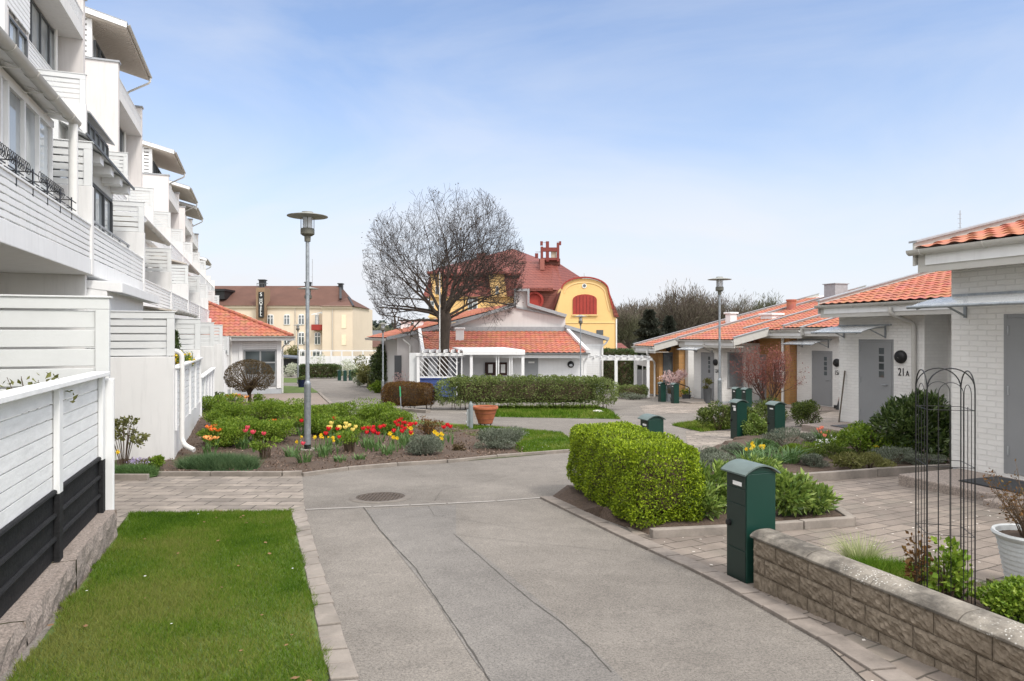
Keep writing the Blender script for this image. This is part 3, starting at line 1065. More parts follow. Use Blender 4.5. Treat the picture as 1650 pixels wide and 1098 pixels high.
def gutter(par, x, y0, y1, z, r=0.07, mat='gutter', brackets=True):
    m = MB()
    n = 8
    prof = [(r * math.cos(a), r * math.sin(a)) for a in [math.pi + math.pi * i / n for i in range(n + 1)]]
    outer = [(x + p[0], y0, z + p[1]) for p in prof]
    inner = [(x + p[0] * 0.86, y0, z + p[1] * 0.86) for p in prof[::-1]]
    m.prism(outer + inner, (0, y1 - y0, 0))
    for i in range(int((y1 - y0) / 0.9) + 1):
        yy = y0 + 0.1 + i * 0.9
        m.tube([(x + p[0] * 1.06, yy, z + p[1] * 1.06) for p in prof], 0.008, 5)
    return m.build('gutter', M[mat], par, smooth=True)

def pipe(par, pts, r=0.045, mat='gutter_white', name='downpipe', n=10):
    return MB().tube(pts, r, n).build(name, M[mat], par, smooth=True)

def arc(p0, p1, p2, n=6):
    p0, p1, p2 = Vector(p0), Vector(p1), Vector(p2)
    return [p0.lerp(p1, t).lerp(p1.lerp(p2, t), t) for t in [i / n for i in range(n + 1)]]

def bent(pts, r=0.1, n=5):
    pts = [Vector(p) for p in pts]
    out = [pts[0]]
    for a, b, c in zip(pts[:-2], pts[1:-1], pts[2:]):
        p0 = b + (a - b).normalized() * min(r, (a - b).length / 2)
        p2 = b + (c - b).normalized() * min(r, (c - b).length / 2)
        out += arc(p0, b, p2, n)
    return out + [pts[-1]]

def drop(s):
    return 0.0 if s < 18 else (0.48 if s < 64 else 2.6)

T1, T2, T3 = -1.24, -2.46, -3.63          # edge of the balconies on storeys 1, 2 and 3-4
# the core mass behind everything, stepped
m = MB()
for k in range(14):
    y0, y1 = SS[k], SS[k + 1]
    d = drop(y0 + 1)
    m.box(-12, -2.9, y0, y1, -5, 1.0 - d)                 # ground storey back wall
    m.box(-12, T1 - 1.42, y0, y1, 1.0 - d, 4.0 - d)
    m.box(-12, T2 - 1.35, y0, y1, 4.0 - d, 6.75 - d)
m.build('wall', M['render'], apt)
SLAB_W = MB()
for k in range(0, 13):
    y0, y1 = SS[k], SS[k + 1]
    d = drop(y0 + 1)
    f1, f2 = 1.0 - d, 4.0 - d
    # storey 1 slab and rail
    SLAB_W.box(T1 - 1.415, T1, y0 - (0.0), y1 - 0.002, f1, f1 + 0.27)
    slat_rail(apt, T1 - 0.03, y0 + 0.05, y1 - 0.06, f1 + 0.29, f1 + 0.83, 6)
    # party wall at the far end of the bay, with its slatted screen above
    PART = MB()
    PART.box(T1 - 1.416, T1 + 0.015, y1 - 0.07, y1 + 0.07, f1 - 0.002 - (0.5 if k == 3 else 0), f1 + 1.47)
    if k < 9:
        screen(apt, y1, T1 - 1.0, T1, f1 + 1.48, f1 + 2.2 , 5)
    # storey 2 slab and rail
    SLAB_W.box(T2 - 1.345, T2, y0, y1 - 0.002, f2, f2 + 0.2)
    if k >= 2:
        slat_rail(apt, T2 - 0.03, y0 + 0.05, y1 - 0.06, f2 + 0.22, f2 + 0.72, 5)
    PART.build('party_wall', M['render'], apt, bevel=0.008)
    PART = MB()
    PART.box(T2 - 1.346, T2 + 0.015, y1 - 0.07, y1 + 0.07, f2 - 0.002, f2 + 1.42)
    PART.build('party_wall', M['render'], apt, bevel=0.008)
    if k < 10:
        screen(apt, y1, T2 - 1.5, T2, f2 + 1.43, f2 + 2.12, 5)
    # windows
    if k >= 1 and k < 10:
        dark = 'frame_dark' if k % 2 == 0 else 'white'
        if k == 1:
            window_band(apt, T1 - 0.43, y0 + 0.2, y0 + 2.5, f1 + 0.35, f1 + 2.25, 3, 'white', 'glass_light')
            window_band(apt, T1 - 0.43, y0 + 2.75, y1 - 0.75, f1 + 0.35, f1 + 2.25, 3, 'white', 'glass_light')
        elif k == 2:
            window_band(apt, T1 - 0.55, y0 + 0.2, y1 - 0.9, f1 + 0.3, f1 + 2.05, 5, 'frame_dark', 'glass_light')
        else:
            window_band(apt, T1 - 1.38, y0 + 0.5, y1 - 0.6, f1 + 0.35, f1 + 2.15, 4, dark)
        window_band(apt, T2 - 1.33, y0 + 0.4, y1 - 0.5, f2 + 0.75, f2 + 2.1, 4, dark)
SLAB_W.build('balcony', M['white'], apt, bevel=0.01)
# winter-garden front of bay 2, storey 1: solid cheeks and head round the dark glazing
m = MB()
y0, y1 = SS[2], SS[3]
m.box(T1 - 1.40, T1 - 0.505, y0 + 0.09, y1 - 0.86, 3.06, 3.6)
m.box(T1 - 1.40, T1 - 0.58, y1 - 0.88, y1 - 0.80, 1.28, 3.05)
m.build('winter_garden', M['grey_white'], apt)
# glass canopy with wooden consoles over it
m = MB()
m.prism([(T1 - 0.5, y0 + 0.1, 3.56), (T1 - 0.12, y0 + 0.1, 3.37), (T1 - 0.12, y0 + 0.1, 3.385), (T1 - 0.5, y0 + 0.1, 3.575)], (0, y1 - y0 - 0.8, 0))
cn = m.build('canopy', M['grey_white'], apt)
m = MB()
m.box(T1 - 0.119, T1 - 0.09, y0 + 0.1, y1 - 0.7, 3.35, 3.395)
m.build('canopy_edge', M['frame_dark'], cn)
for i in range(5):
    m = MB()
    yy = y0 + 0.5 + i * 0.95
    m.prism([(T1 - 0.5, yy, 3.2), (T1 - 0.16, yy, 3.2), (T1 - 0.16, yy, 3.36), (T1 - 0.5, yy, 3.53)], (0, 0.30, 0))
    m.build('console', M['white'], cn)
# second rail in front of it
m = MB()
for z in (1.52, 1.80, 1.98):
    m.bar((T1 - 0.10, y0 + 0.1, z), (T1 - 0.10, y1 - 1.4, z), 0.035, 0.035)
for i in range(5):
    yy = y0 + 0.2 + i * 0.93
    m.bar((T1 - 0.10, yy, 1.3), (T1 - 0.10, yy, 1.98), 0.04, 0.04)
m.build('inner_railing', M['metal_grey'], apt)
# storey 2 glazed bay over bay 2, with its sheet roof
window_band(apt, T2 - 0.10, SS[3] + 0.15, SS[3] + 2.9, 3.75, 5.2, 5, 'frame_dark', 'glass_light')
m = MB().prism([(T2 - 1.0, SS[3] + 0.1, 5.55), (T2 + 0.06, SS[3] + 0.1, 5.27), (T2 + 0.06, SS[3] + 0.1, 5.31), (T2 - 1.0, SS[3] + 0.1, 5.6)], (0, 3.0, 0))
m.build('bay_roof', M['metal_grey'], apt)
# bay 1: eave, soffit, gutter and downpipe over the storey 1 windows
m = MB()
m.prism([(T1 - 1.6, -1.0, 3.62), (T1 - 0.22, -1.0, 3.36), (T1 - 0.22, -1.0, 3.44), (T1 - 1.6, -1.0, 3.72)], (0, SS[2] - 0.55 + 1.0, 0))
m.box(T1 - 1.4, T1 - 0.40, -1.0, SS[2] - 0.6, 3.24, 3.34)
m.box(T1 - 1.4, T1 - 0.44, SS[1] + 2.52, SS[1] + 2.73, 1.3, 3.239)
m.box(T1 - 1.4, T1 - 0.44, SS[2] - 0.74, SS[2] - 0.6, 1.3, 3.239)
m.build('eave', M['white'], apt)
gutter(apt, T1 - 0.14, -1.0, SS[2] - 0.45, 3.40, 0.085)
pipe(apt, bent([(T1 - 0.14, SS[2] - 0.6, 3.33), (T1 - 0.14, SS[2] - 0.6, 3.0), (T1 - 0.14, SS[2] - 0.6, 1.3)], 0.1), 0.065)
for i in range(6, 12):
    m = MB()
    yy = 1.0 + i * 0.95
    m.bar((T1 - 0.16, yy, 3.31), (T1 - 0.42, yy, 3.30), 0.012, 0.012)
    m.bar((T1 - 0.16, yy, 3.31), (T1 - 0.36, yy, 3.39), 0.012, 0.012)
    m.build('gutter_bracket', M['gutter_white'], apt)
# black flower-box holders with their rings along rail 1
for i in range(9):
    m = MB()
    yy = 6.4 + i * 0.62
    m.bar((T1 - 0.02, yy, 1.72), (T1 - 0.02, yy, 2.06), 0.03, 0.012)
    for z in (1.90, 2.02):
        m.bar((T1 - 0.02, yy - 0.26, z), (T1 - 0.02, yy + 0.26, z), 0.012, 0.012)
        m.bar((T1 - 0.24, yy - 0.26, z), (T1 - 0.24, yy + 0.26, z), 0.012, 0.012)
        m.bar((T1 - 0.24, yy, z), (T1 - 0.02, yy, z), 0.012, 0.012)
    m.build('flower_box_holder', M['black'], apt)
for base in (6.7, 8.6, 10.2):
    m = MB()
    for i in range(14):
        yy = base + i * 0.085
        m.tube([(T1 - 0.12, yy + 0.075 * math.cos(a), 2.10 + 0.075 * math.sin(a)) for a in [2 * math.pi * j / 12 for j in range(13)]], 0.005, 4)
    m.build('wire_coil', M['black'], apt)

# upper storeys 3 and 4: only above some bays
def upper(y0, y1, base, top_roof, rail_n=6, z4=None, fm='frame_dark'):
    """storey 3 recess under a balcony slab, storey 4 behind a slatted parapet, maybe a pitched roof"""
    z3 = base
    z4 = z4 if z4 is not None else base + 2.5
    m = MB()
    m.box(-12, T3 - 0.72, y0, y1, z3 - 0.2, z4 + 0.4)
    m.box(-12, T3 - 0.9, y0 + 0.02, y1 - 0.02, z4 + 0.4, z4 + 2.35)
    m.build('upper_wall', M['render'], apt)
    m = MB()
    for yy, hh, mat in ((y0, 1.3, 0), (y1, 1.3, 1)):
        m.box(-12, T3, yy - 0.12, yy + 0.12, z3 - 2.4, z4 + hh)
    m.build('party_wall', M['pinkwhite'], apt)
    m = MB()
    for yy in (y0, y1):
        m.box(-12, T3 + 0.05, yy - 0.17, yy + 0.17, z4 + 1.302, z4 + 1.37)
    m.build('wall_cap', M['metal_grey'], apt)
    m = MB()
    m.box(T3 - 0.72, T3 - 0.004, y0 + 0.121, y1 - 0.121, z4, z4 + 0.38)
    m.build('balcony', M['render'], apt)
    slat_rail(apt, T3 - 0.03, y0 + 0.125, y1 - 0.125, z4 + 0.36, z4 + 0.80, rail_n)
    slat_rail(apt, T3 - 0.52, y0 + 0.125, y1 - 0.125, z3 - 0.1, z3 + 0.55, rail_n)
    window_band(apt, T3 - 0.68, y0 + 0.3, y1 - 0.25, z3 + 0.55, z4 - 0.05, 6, fm, 'glass_light')
    window_band(apt, T3 - 0.86, y0 + 0.3, y1 - 0.25, z4 + 0.9, z4 + 2.2, 6, fm, 'glass')
    pipe(apt, [(T3 - 0.6, y1 - 0.6, z3 - 0.1), (T3 - 0.6, y1 - 0.6, z4)], 0.05)
    if top_roof:
        ze = z4 + 2.5
        m = MB()
        xa, xb = T3 + 0.32, T3 - 5.0
        sl_ = 0.26
        m.prism([(xa, y0 - 0.45, ze), (xb, y0 - 0.45, ze + (xa - xb) * sl_), (xb, y0 - 0.45, ze + (xa - xb) * sl_ + 0.2), (xa, y0 - 0.45, ze + 0.2)], (0, y1 - y0 + 0.15, 0))
        rf = m.build('roof', M['soffit'], apt)
        m = MB()
        for i in range(26):
            yy = y0 - 0.44 + i * (y1 - y0 + 0.12) / 26
            m.prism([(xa - 0.01, yy, ze - 0.004), (xb, yy, ze + (xa - xb) * sl_ - 0.004), (xb, yy, ze + (xa - xb) * sl_ - 0.022), (xa - 0.01, yy, ze - 0.022)], (0, (y1 - y0) / 30, 0))
        m.build('soffit_boards', M['soffit'], rf)
        m = MB()
        m.prism([(xa + 0.02, y0 - 0.47, ze + 0.02), (xb, y0 - 0.47, ze + (xa - xb) * sl_ + 0.02), (xb, y0 - 0.47, ze + (xa - xb) * sl_ + 0.24), (xa + 0.02, y0 - 0.47, ze + 0.24)], (0, -0.03, 0))
        m.build('verge_board', M['white'], rf)
        m = MB().prism([(xa + 0.03, y0 - 0.5, ze + 0.205), (xb, y0 - 0.5, ze + 0.205 + (xa - xb) * sl_), (xb, y0 - 0.5, ze + 0.25 + (xa - xb) * sl_), (xa + 0.03, y0 - 0.5, ze + 0.25)], (0, y1 - y0 + 0.25, 0))
        m.build('roof_sheet', M['metal_grey'], rf)
        gutter(apt, xa + 0.06, y0 - 0.5, y1 - 0.28, ze + 0.16, 0.07)
        pipe(apt, bent([(xa + 0.06, y1 - 0.4, ze + 0.1), (xa + 0.06, y1 - 0.4, ze - 0.12), (T3 - 0.55, y1 - 0.25, ze - 0.62), (T3 - 0.55, y1 - 0.25, z4 + 0.5)], 0.12), 0.045)
        # louvred side of the penthouse
        m = MB()
        ya = y0 - 0.13
        for i in range(9):
            z = z4 + 1.4 + i * 0.2
            m.box(T3 - 3.2, T3 - 0.95, ya - 0.03, ya + 0.0, z, z + 0.13)
        m.box(T3 - 1.02, T3 - 0.85, ya - 0.06, ya + 0.06, z4 + 1.37, ze + 0.28)
        m.box(T3 - 1.42, T3 - 1.28, ya - 0.05, ya + 0.05, z4 + 1.37, ze + 0.36)
        m.build('louvre', M['white'], apt)

upper(SS[3], SS[4], 6.95, False, z4=8.95)
upper(SS[5], SS[6], 6.50, True)
upper(44.2, 49.6, 5.55, True)
upper(53.6, 59.2, 5.35, True)
upper(59.4, 64.8, 4.95, True)
upper(70.5, 75.5, 2.0, True)
# near upper wall over bay 2: pinkish pier, window and slatted strip
m = MB()
m.box(-9, T3 + 0.15, SS[2] + 2.0, SS[3] - 1.75, 3.9, 6.75)
m.build('pier', M['pinkwhite'], apt)
m = MB()
m.box(-9, T3 + 0.02, SS[3] - 1.74, SS[3] - 0.13, 4.2, 8.4)
m.build('upper_wall', M['render'], apt)
slat_rail(apt, T3 + 0.09, SS[3] - 1.7, SS[3] - 0.16, 6.85, 7.7, 7)
window_band(apt, T3 + 0.06, SS[3] - 1.55, SS[3] - 0.35, 5.6, 6.7, 2, 'frame_dark', 'glass_light')
# eaves with gutters over storey 1 of two farther bays
for k in (3, 5):
    z = 2.78
    m = MB().prism([(T1 - 1.4, SS[k] + 0.3, z + 0.34), (T1 - 0.08, SS[k] + 0.3, z), (T1 - 0.08, SS[k] + 0.3, z + 0.05), (T1 - 1.4, SS[k] + 0.3, z + 0.4)], (0, 4.6, 0))
    m.build('eave', M['soffit'], apt)
    gutter(apt, T1 - 0.02, SS[k] + 0.2, SS[k] + 4.9, z + 0.04, 0.07)

# ground storey terraces: screens and stucco walls across, at every bay
for k in range(1, 6):
    y = SS[k]
    if k == 1:
        screen(apt, y, -3.4, 0.0, -1.05, 0.36, 7)
    else:
        screen(apt, y, -2.8 if k == 2 else -2.0, 0.0, -0.36, 0.39, 5)
        m = MB().box(-2.9, 0.0, y - 0.07, y + 0.07, -3.6, -0.375)
        m.build('terrace_wall', M['render'], apt, bevel=0.008)
# dark recess with pipe under bay 1
pipe(apt, [(-2.55, SS[2] - 0.35, -1.5), (-2.55, SS[2] - 0.35, 1.0)], 0.07)
m = MB()
m.box(-2.9, T1 - 0.1, SS[2] - 0.02, SS[2] + 0.12, -1.4, 0.995)
m.build('terrace_wall', M['render'], apt)
# terrace canopy of bay 2: white box with a long fascia
m = MB()
m.box(-2.9, -1.05, SS[2] + 0.14, SS[2] + 4.0, 0.30, 0.78)
m.build('canopy_box', M['white'], apt, bevel=0.01)
m = MB().prism([(-2.9, SS[2] + 0.13, 0.98), (-0.82, SS[2] + 0.13, 0.72), (-0.82, SS[2] + 0.13, 0.90), (-2.9, SS[2] + 0.13, 1.0)], (0, 4.7, 0))
m.build('canopy_fascia', M['white'], apt, bevel=0.01)
m = MB().prism([(-2.9, SS[3] - 0.6, 0.86), (-0.55, SS[3] - 0.6, 0.56), (-0.55, SS[3] - 0.6, 0.60), (-2.9, SS[3] - 0.6, 0.92)], (0, 5.6, 0))
m.build('terrace_roof', M['soffit'], apt)
gutter(apt, -0.5, SS[3] - 0.7, SS[4] - 0.5, 0.6, 0.07)
pipe(apt, [(-0.6, SS[3] - 0.5, -0.3), (-0.6, SS[3] - 0.5, 0.55)], 0.06)
window_band(apt, -2.86, SS[3] + 0.3, SS[4] - 0.3, -1.2, 0.5, 5, 'white', 'glass_light')
window_band(apt, -2.86, SS[1] + 0.5, SS[2] - 0.5, -1.2, 0.7, 5, 'white', 'glass')
# downpipe running out over the flower bed
pipe(apt, bent([(-0.2, SS[2] + 0.2, -0.28), (0.09, SS[2] + 0.25, -0.28), (0.09, SS[2] + 0.25, -1.93), (0.30, SS[2] + 0.1, -2.03)], 0.14), 0.043)
# far end of the row: white stepped walls
for i in range(5):
    y = SS[7] + i * 5.46
    m = MB().box(-3.2, -1.1, y, y + 2.4, -3, 0.9 - 0.12 * i)
    m.build('terrace_wall', M['render'], apt)

# ---------------------------------------------------------------- fences on the planter walls
def slat_fence(name, label, y0, y1, zt, zb, zw, n, loc, flip=False):
    t = thing(name, label, 'fence', (-1.47 + UX * y0, UY * y0, zb), TH)
    L = y1 - y0
    m = MB()
    h = (zt - 0.03 - zb) / n
    for i in range(n):
        m.box(-0.035, -0.012, 0.0, L, i * h + 0.006, (i + 1) * h - 0.012)
    m.build('boards', M['old_white'], t)
    k = max(2, int(L / 1.25))
    for i in range(k + 1):
        m = MB()
        yy = 0.04 + (L - 0.08) * i / k
        m.box(-0.011, 0.03, yy - 0.035, yy + 0.035, -0.03, zt - zb - 0.03)
        m.build('post', M['white'], t, bevel=0.004)
    m = MB().box(-0.07, 0.07, -0.02, L + 0.02, zt - zb - 0.028, zt - zb + 0.012)
    m.build('top_rail', M['white'], t, bevel=0.006)
    m = MB().box(-0.16, -0.002, 0.0, L, zw - zb, -0.005)
    m.build('planter_wall', M['render'], t)
    return t
slat_fence('board_fence', 'white slatted fence on a white planter wall behind the curved downpipe', SS[2] + 0.08, SS[3] - 0.08, -0.56, -1.64, -3.2, 9, None)
slat_fence('board_fence', 'farther and lower white slatted fence on its planter wall beside the flower bed', SS[3] + 0.05, SS[4] - 0.2, -1.05, -2.12, -3.4, 9, None)

# near fence: white boards above, black boards below, on a granite wall
t = thing('board_fence', 'near white board fence with black lower boards on the granite wall', 'fence', (-1.47, 0, 0), TH)
FY = [0.5, 2.1, 3.9, 5.35, 6.78]
def fx(y):
    return -0.035 + 0.012 * (y - 4) ** 2 * (1 if y < 4 else 0.4) * 0.3
m = MB()
m2 = MB()
for a, b in zip(FY[:-1], FY[1:]):
    for i in range(7):
        z0 = -0.40 - 0.105 * (i + 1)
        m.add([(fx(a), a, z0 + 0.006), (fx(b), b, z0 + 0.006), (fx(b), b, z0 + 0.1), (fx(a), a, z0 + 0.1), (fx(a) - .022, a, z0 + 0.006), (fx(b) - .022, b, z0 + 0.006), (fx(b) - .022, b, z0 + 0.1), (fx(a) - .022, a, z0 + 0.1)],
              [(0, 1, 2, 3), (4, 7, 6, 5), (0, 4, 5, 1), (2, 6, 7, 3), (1, 5, 6, 2), (0, 3, 7, 4)])
    for i in range(3):
        z0 = -1.14 - 0.17 * (i + 1)
        e = 0.002 + 0.004 * (i % 2)
        m2.add([(fx(a) + e, a, z0 + 0.005), (fx(b) + e, b, z0 + 0.005), (fx(b) + e, b, z0 + 0.165), (fx(a) + e, a, z0 + 0.165), (fx(a) - .03, a, z0 + 0.005), (fx(b) - .03, b, z0 + 0.005), (fx(b) - .03, b, z0 + 0.165), (fx(a) - .03, a, z0 + 0.165)],
               [(0, 1, 2, 3), (4, 7, 6, 5), (0, 4, 5, 1), (2, 6, 7, 3), (1, 5, 6, 2), (0, 3, 7, 4)])
        m2.tube([(fx(a) + 0.012, a + 0.05, z0 + 0.165), (fx(b) + 0.012, b - 0.05, z0 + 0.165)], 0.02, 8)
m.build('white_boards', M['old_white'], t)
m2.build('black_boards', M['blackwood'], t)
for y in FY[1:]:
    w = 0.05
    m = MB().box(fx(y) + 0.004, fx(y) + 0.045, y - w, y + w, -1.16, -0.385)
    m.build('post', M['white'], t, bevel=0.005)
    m = MB().box(fx(y) + 0.004, fx(y) + 0.046, y - w, y + w, -1.72, -1.162)
    m.build('post', M['blackwood'], t, bevel=0.005)
m = MB()
for a, b in zip(FY[:-1], FY[1:]):
    m.bar((fx(a) + 0.01, a, -0.362), (fx(b) + 0.01, b + 0.05, -0.362), 0.15, 0.04)
m.build('top_rail', M['old_white'], t, bevel=0.006)
m = MB().box(0.005, 0.085, 6.86, 6.90, -2.02, -0.41)
m.box(-0.10, 0.08, 6.84, 6.858, -2.0, -0.42)
m.build('end_board', M['white'], t, bevel=0.004)
# granite block wall
t = thing('granite_wall', 'low rough granite block wall along the near lawn', 'wall', (-1.47, 0, 0), TH)
y = 0.4
while y < 6.8:
    L = min(random.uniform(0.95, 1.5), 6.84 - y)
    if 6.84 - y - L < 0.4:
        L = 6.84 - y
    bm = bmesh.new()
    nx, ny, nz_ = 4, max(4, int(L / 0.09)), 6
    m = MB()
    zb, zt = gz(y) - 0.25, -1.655 + random.uniform(-.01, .01)
    for fi in range(3):
        if fi == 0:
            pts = [(0.115, y + 0.006 + (L - 0.012) * j / ny, zb + (zt - zb) * k / nz_) for k in range(nz_ + 1) for j in range(ny + 1)]
            c, r_ = ny + 1, nz_ + 1
        elif fi == 1:
            pts = [(0.115 - 0.27 * k / nx, y + 0.006 + (L - 0.012) * j / ny, zt) for k in range(nx + 1) for j in range(ny + 1)]
            c, r_ = ny + 1, nx + 1
        else:
            pts = [(0.115 - 0.27 * j / nx, y + L - 0.006, zb + (zt - zb) * k / nz_) for k in range(nz_ + 1) for j in range(nx + 1)]
            c, r_ = nx + 1, nz_ + 1
        o_ = []
        for p in pts:
            n1 = math.sin(p[1] * 23 + p[2] * 31) * math.cos(p[2] * 19 - p[1] * 41 + p[0] * 30)
            n2 = math.sin(p[1] * 61 + p[2] * 77 + p[0] * 50)
            e = 0.014 * n1 + 0.007 * n2
            if fi == 0:
                q_ = (p[0] + e - 0.015 * max(0, (p[2] - zt + 0.03) / 0.03), p[1], p[2])
            elif fi == 1:
                q_ = (p[0] + (0.014 * math.sin(p[1] * 23 + zt * 31) * math.cos(zt * 19 - p[1] * 41 + 0.115 * 30) + 0.007 * math.sin(p[1] * 61 + zt * 77 + 5.75) - 0.015 if p[0] > 0.1 else 0), p[1], p[2] + (0.4 * e if p[0] < 0.1 else 0))
            else:
                q_ = (p[0], p[1] + 0.6 * e, p[2])
            o_.append(q_)
        m.add(o_, [(a * c + b, a * c + b + 1, (a + 1) * c + b + 1, (a + 1) * c + b) for a in range(r_ - 1) for b in range(c - 1)])
    bm.free()
    m.build('block', M['granite'], t)
    y += L
# ================================================================ the brick row houses on the right
def brick_house(name, label, px, Y, span, recess=None, depth=8.0, eave=0.0, base=None, over=0.5, near_over=0.0, slope=0.235, far_over=0.15, wall='brick', roof_up=6.0, tw=0.25, plinth=True, near_verge=None):
    """facade on local x=0, far corner at the origin, running towards the viewer (negative y)"""
    x = (px - CX) / F * Y
    gb = gz(Y) - 0.1 if base is None else base
    t = thing(name, label, 'house', (x, Y, gb), TH)
    ze = eave - gb
    m = MB()
    if recess:
        ya, xr = recess                         # from y=-ya on, the wall stands back by xr
        m.prism([(0, 0, 0.12), (0, -ya, 0.12), (xr, -ya, 0.12), (xr, -span, 0.12), (depth, -span, 0.12), (depth, 0, 0.12)][::-1], (0, 0, ze - 0.12 + 0.02))
    else:
        m.prism([(0, 0, 0.12), (0, -span, 0.12), (depth, -span, 0.12), (depth, 0, 0.12)][::-1], (0, 0, ze - 0.12 + 0.02))
    # the gable triangle under the sloping roof, far end
    m.prism([(0, -0.002, ze), (depth, -0.002, ze), (depth, -0.002, ze + depth * slope), ], (0, -0.25, 0))
    m.build('wall', M[wall], t)
    if plinth:
        m = MB()
        m.box(0.012, depth, -span, -0.012, -0.4, 0.119)
        m.build('plinth', M['plinth'], t)
    # roof
    U, V = (0, 1, 0), (1, 0, slope)
    ll = math.sqrt(1 + slope * slope)
    m = MB()
    tiles(m, (-over, -span - near_over, ze + 0.17 - over * slope + 0.12), U, V, span + near_over + far_over, roof_up * ll, tw)
    rf = m.build('roof', M['tile'], t)
    z0 = ze + 0.05 - over * slope
    m = MB()
    m.prism([(-over, 0, z0), (roof_up, 0, z0 + (roof_up + over) * slope), (roof_up, 0, z0 + (roof_up + over) * slope + 0.18), (-over, 0, z0 + 0.18)], (0, -span - near_over, 0))
    m.build('roof_deck', M['white'], rf)
    m = MB()
    for yy, ru in ((far_over, roof_up), (-span - near_over - 0.03, roof_up if near_verge is None else near_verge)):
        m = MB()
        m.prism([(-over - 0.02, yy, z0 + 0.0), (ru, yy, z0 + (ru + over) * slope), (ru, yy, z0 + (ru + over) * slope + 0.33), (-over - 0.02, yy, z0 + 0.33)], (0, 0.03, 0))
        m.build('verge_board', M['gutter'], rf)
        m = MB()
        m.prism([(-over - 0.04, yy - 0.05, z0 + 0.332), (ru, yy - 0.05, z0 + (ru + over) * slope + 0.332), (ru, yy - 0.05, z0 + (ru + over) * slope + 0.36), (-over - 0.04, yy - 0.05, z0 + 0.36)], (0, 0.13, 0))
        m.build('verge_flashing', M['metal_grey'], rf)
    gutter(t, -over - 0.06, -span - near_over, far_over + 0.05, z0 + 0.22, 0.075)
    m = MB()
    m.box(-over + 0.02, -over + 0.06, -span - near_over, far_over - 0.02, z0 - 0.10, z0 + 0.16)
    m.build('fascia', M['gutter'], t)
    m = MB()
    m.box(-over + 0.061, -0.01, -span - near_over + 0.02, far_over - 0.02, z0 - 0.06, z0 - 0.035)
    m.build('soffit', M['soffit'], t)
    t['_ze'] = ze
    return t, ze

def front_door(t, y, w=0.98, h=2.1, z=0.12, x=0.0, slots=True, hinge_far=True, reveal=0.16):
    """door in a deep reveal of a facade at local x; y is its centre"""
    m = MB()
    m.box(x - 0.006, x + reveal, y - w / 2 - 0.05, y - w / 2, z, z + h + 0.05)
    m.box(x - 0.006, x + reveal, y + w / 2, y + w / 2 + 0.05, z, z + h + 0.05)
    m.box(x - 0.006, x + reveal, y - w / 2, y + w / 2, z + h, z + h + 0.05)
    fr = m.build('door_frame', M['door'], t, bevel=0.004)
    m = MB()
    m.box(x - 0.014, x - 0.002, y - w / 2 + 0.002, y + w / 2 - 0.002, z + 0.01, z + h - 0.002)
    d = m.build('door', M['door'], t, bevel=0.004)
    if slots:
        m = MB()
        yc = y - w / 2 + 0.28
        for i in range(4):
            m.box(x - 0.02, x - 0.0145, yc - 0.07, yc + 0.07, z + 1.2 + i * 0.19, z + 1.35 + i * 0.19)
        m.build('door_window', M['glass'], d)
    m = MB()
    m.tube([(x - 0.05, y - w / 2 + 0.12, z + 1.02), (x - 0.05, y - w / 2 + 0.24, z + 1.02)], 0.011, 8)
    m.tube([(x - 0.05, y - w / 2 + 0.12, z + 1.02), (x - 0.015, y - w / 2 + 0.12, z + 1.02)], 0.011, 8)
    m.build('handle', M['metal_grey'], d)
    m = MB()
    for zz in (0.25, 1.05, 1.85):
        m.tube([(x - 0.02, y + w / 2 - 0.015, z + zz), (x - 0.02, y + w / 2 - 0.015, z + zz + 0.12)], 0.012, 8)
    m.build('hinge', M['metal_grey'], d)
    return d

def canopy_x(t, y0, y1, z, proj=1.0):
    """curved clear canopy on brackets"""
    m = MB()
    n = 8
    pts = []
    for i in range(n + 1):
        a = i / n
        pts.append((-proj * a, 0, z + 0.16 * (1 - a * a)))
    for p, q in zip(pts[:-1], pts[1:]):
        m.add([(p[0], y0, p[2]), (q[0], y0, q[2]), (q[0], y1, q[2]), (p[0], y1, p[2]), (p[0], y0, p[2] + 0.008), (q[0], y0, q[2] + 0.008), (q[0], y1, q[2] + 0.008), (p[0], y1, p[2] + 0.008)],
              [(0, 3, 2, 1), (4, 5, 6, 7), (0, 1, 5, 4), (2, 3, 7, 6)])
    c = m.build('canopy', M['clear'], t)
    m = MB()
    m.tube([(-proj, y0 - 0.03, z), (-proj, y1 + 0.03, z)], 0.022, 8)
    m.box(-0.05, -0.002, y0 - 0.05, y1 + 0.05, z + 0.165, z + 0.2)
    m.build('canopy_rail', M['galv'], c)
    for yy in (y0 + 0.12, y1 - 0.12):
        m = MB()
        m.tube([(p[0], yy, p[2] - 0.03) for p in pts], 0.014, 6)
        m.bar((-0.01, yy, z - 0.12), (-proj * 0.55, yy, z + 0.075), 0.025, 0.02)
        m.bar((-0.02, yy, z - 0.14), (-0.02, yy, z + 0.16), 0.035, 0.03)
        m.build('bracket', M['galv'], c)
    return c

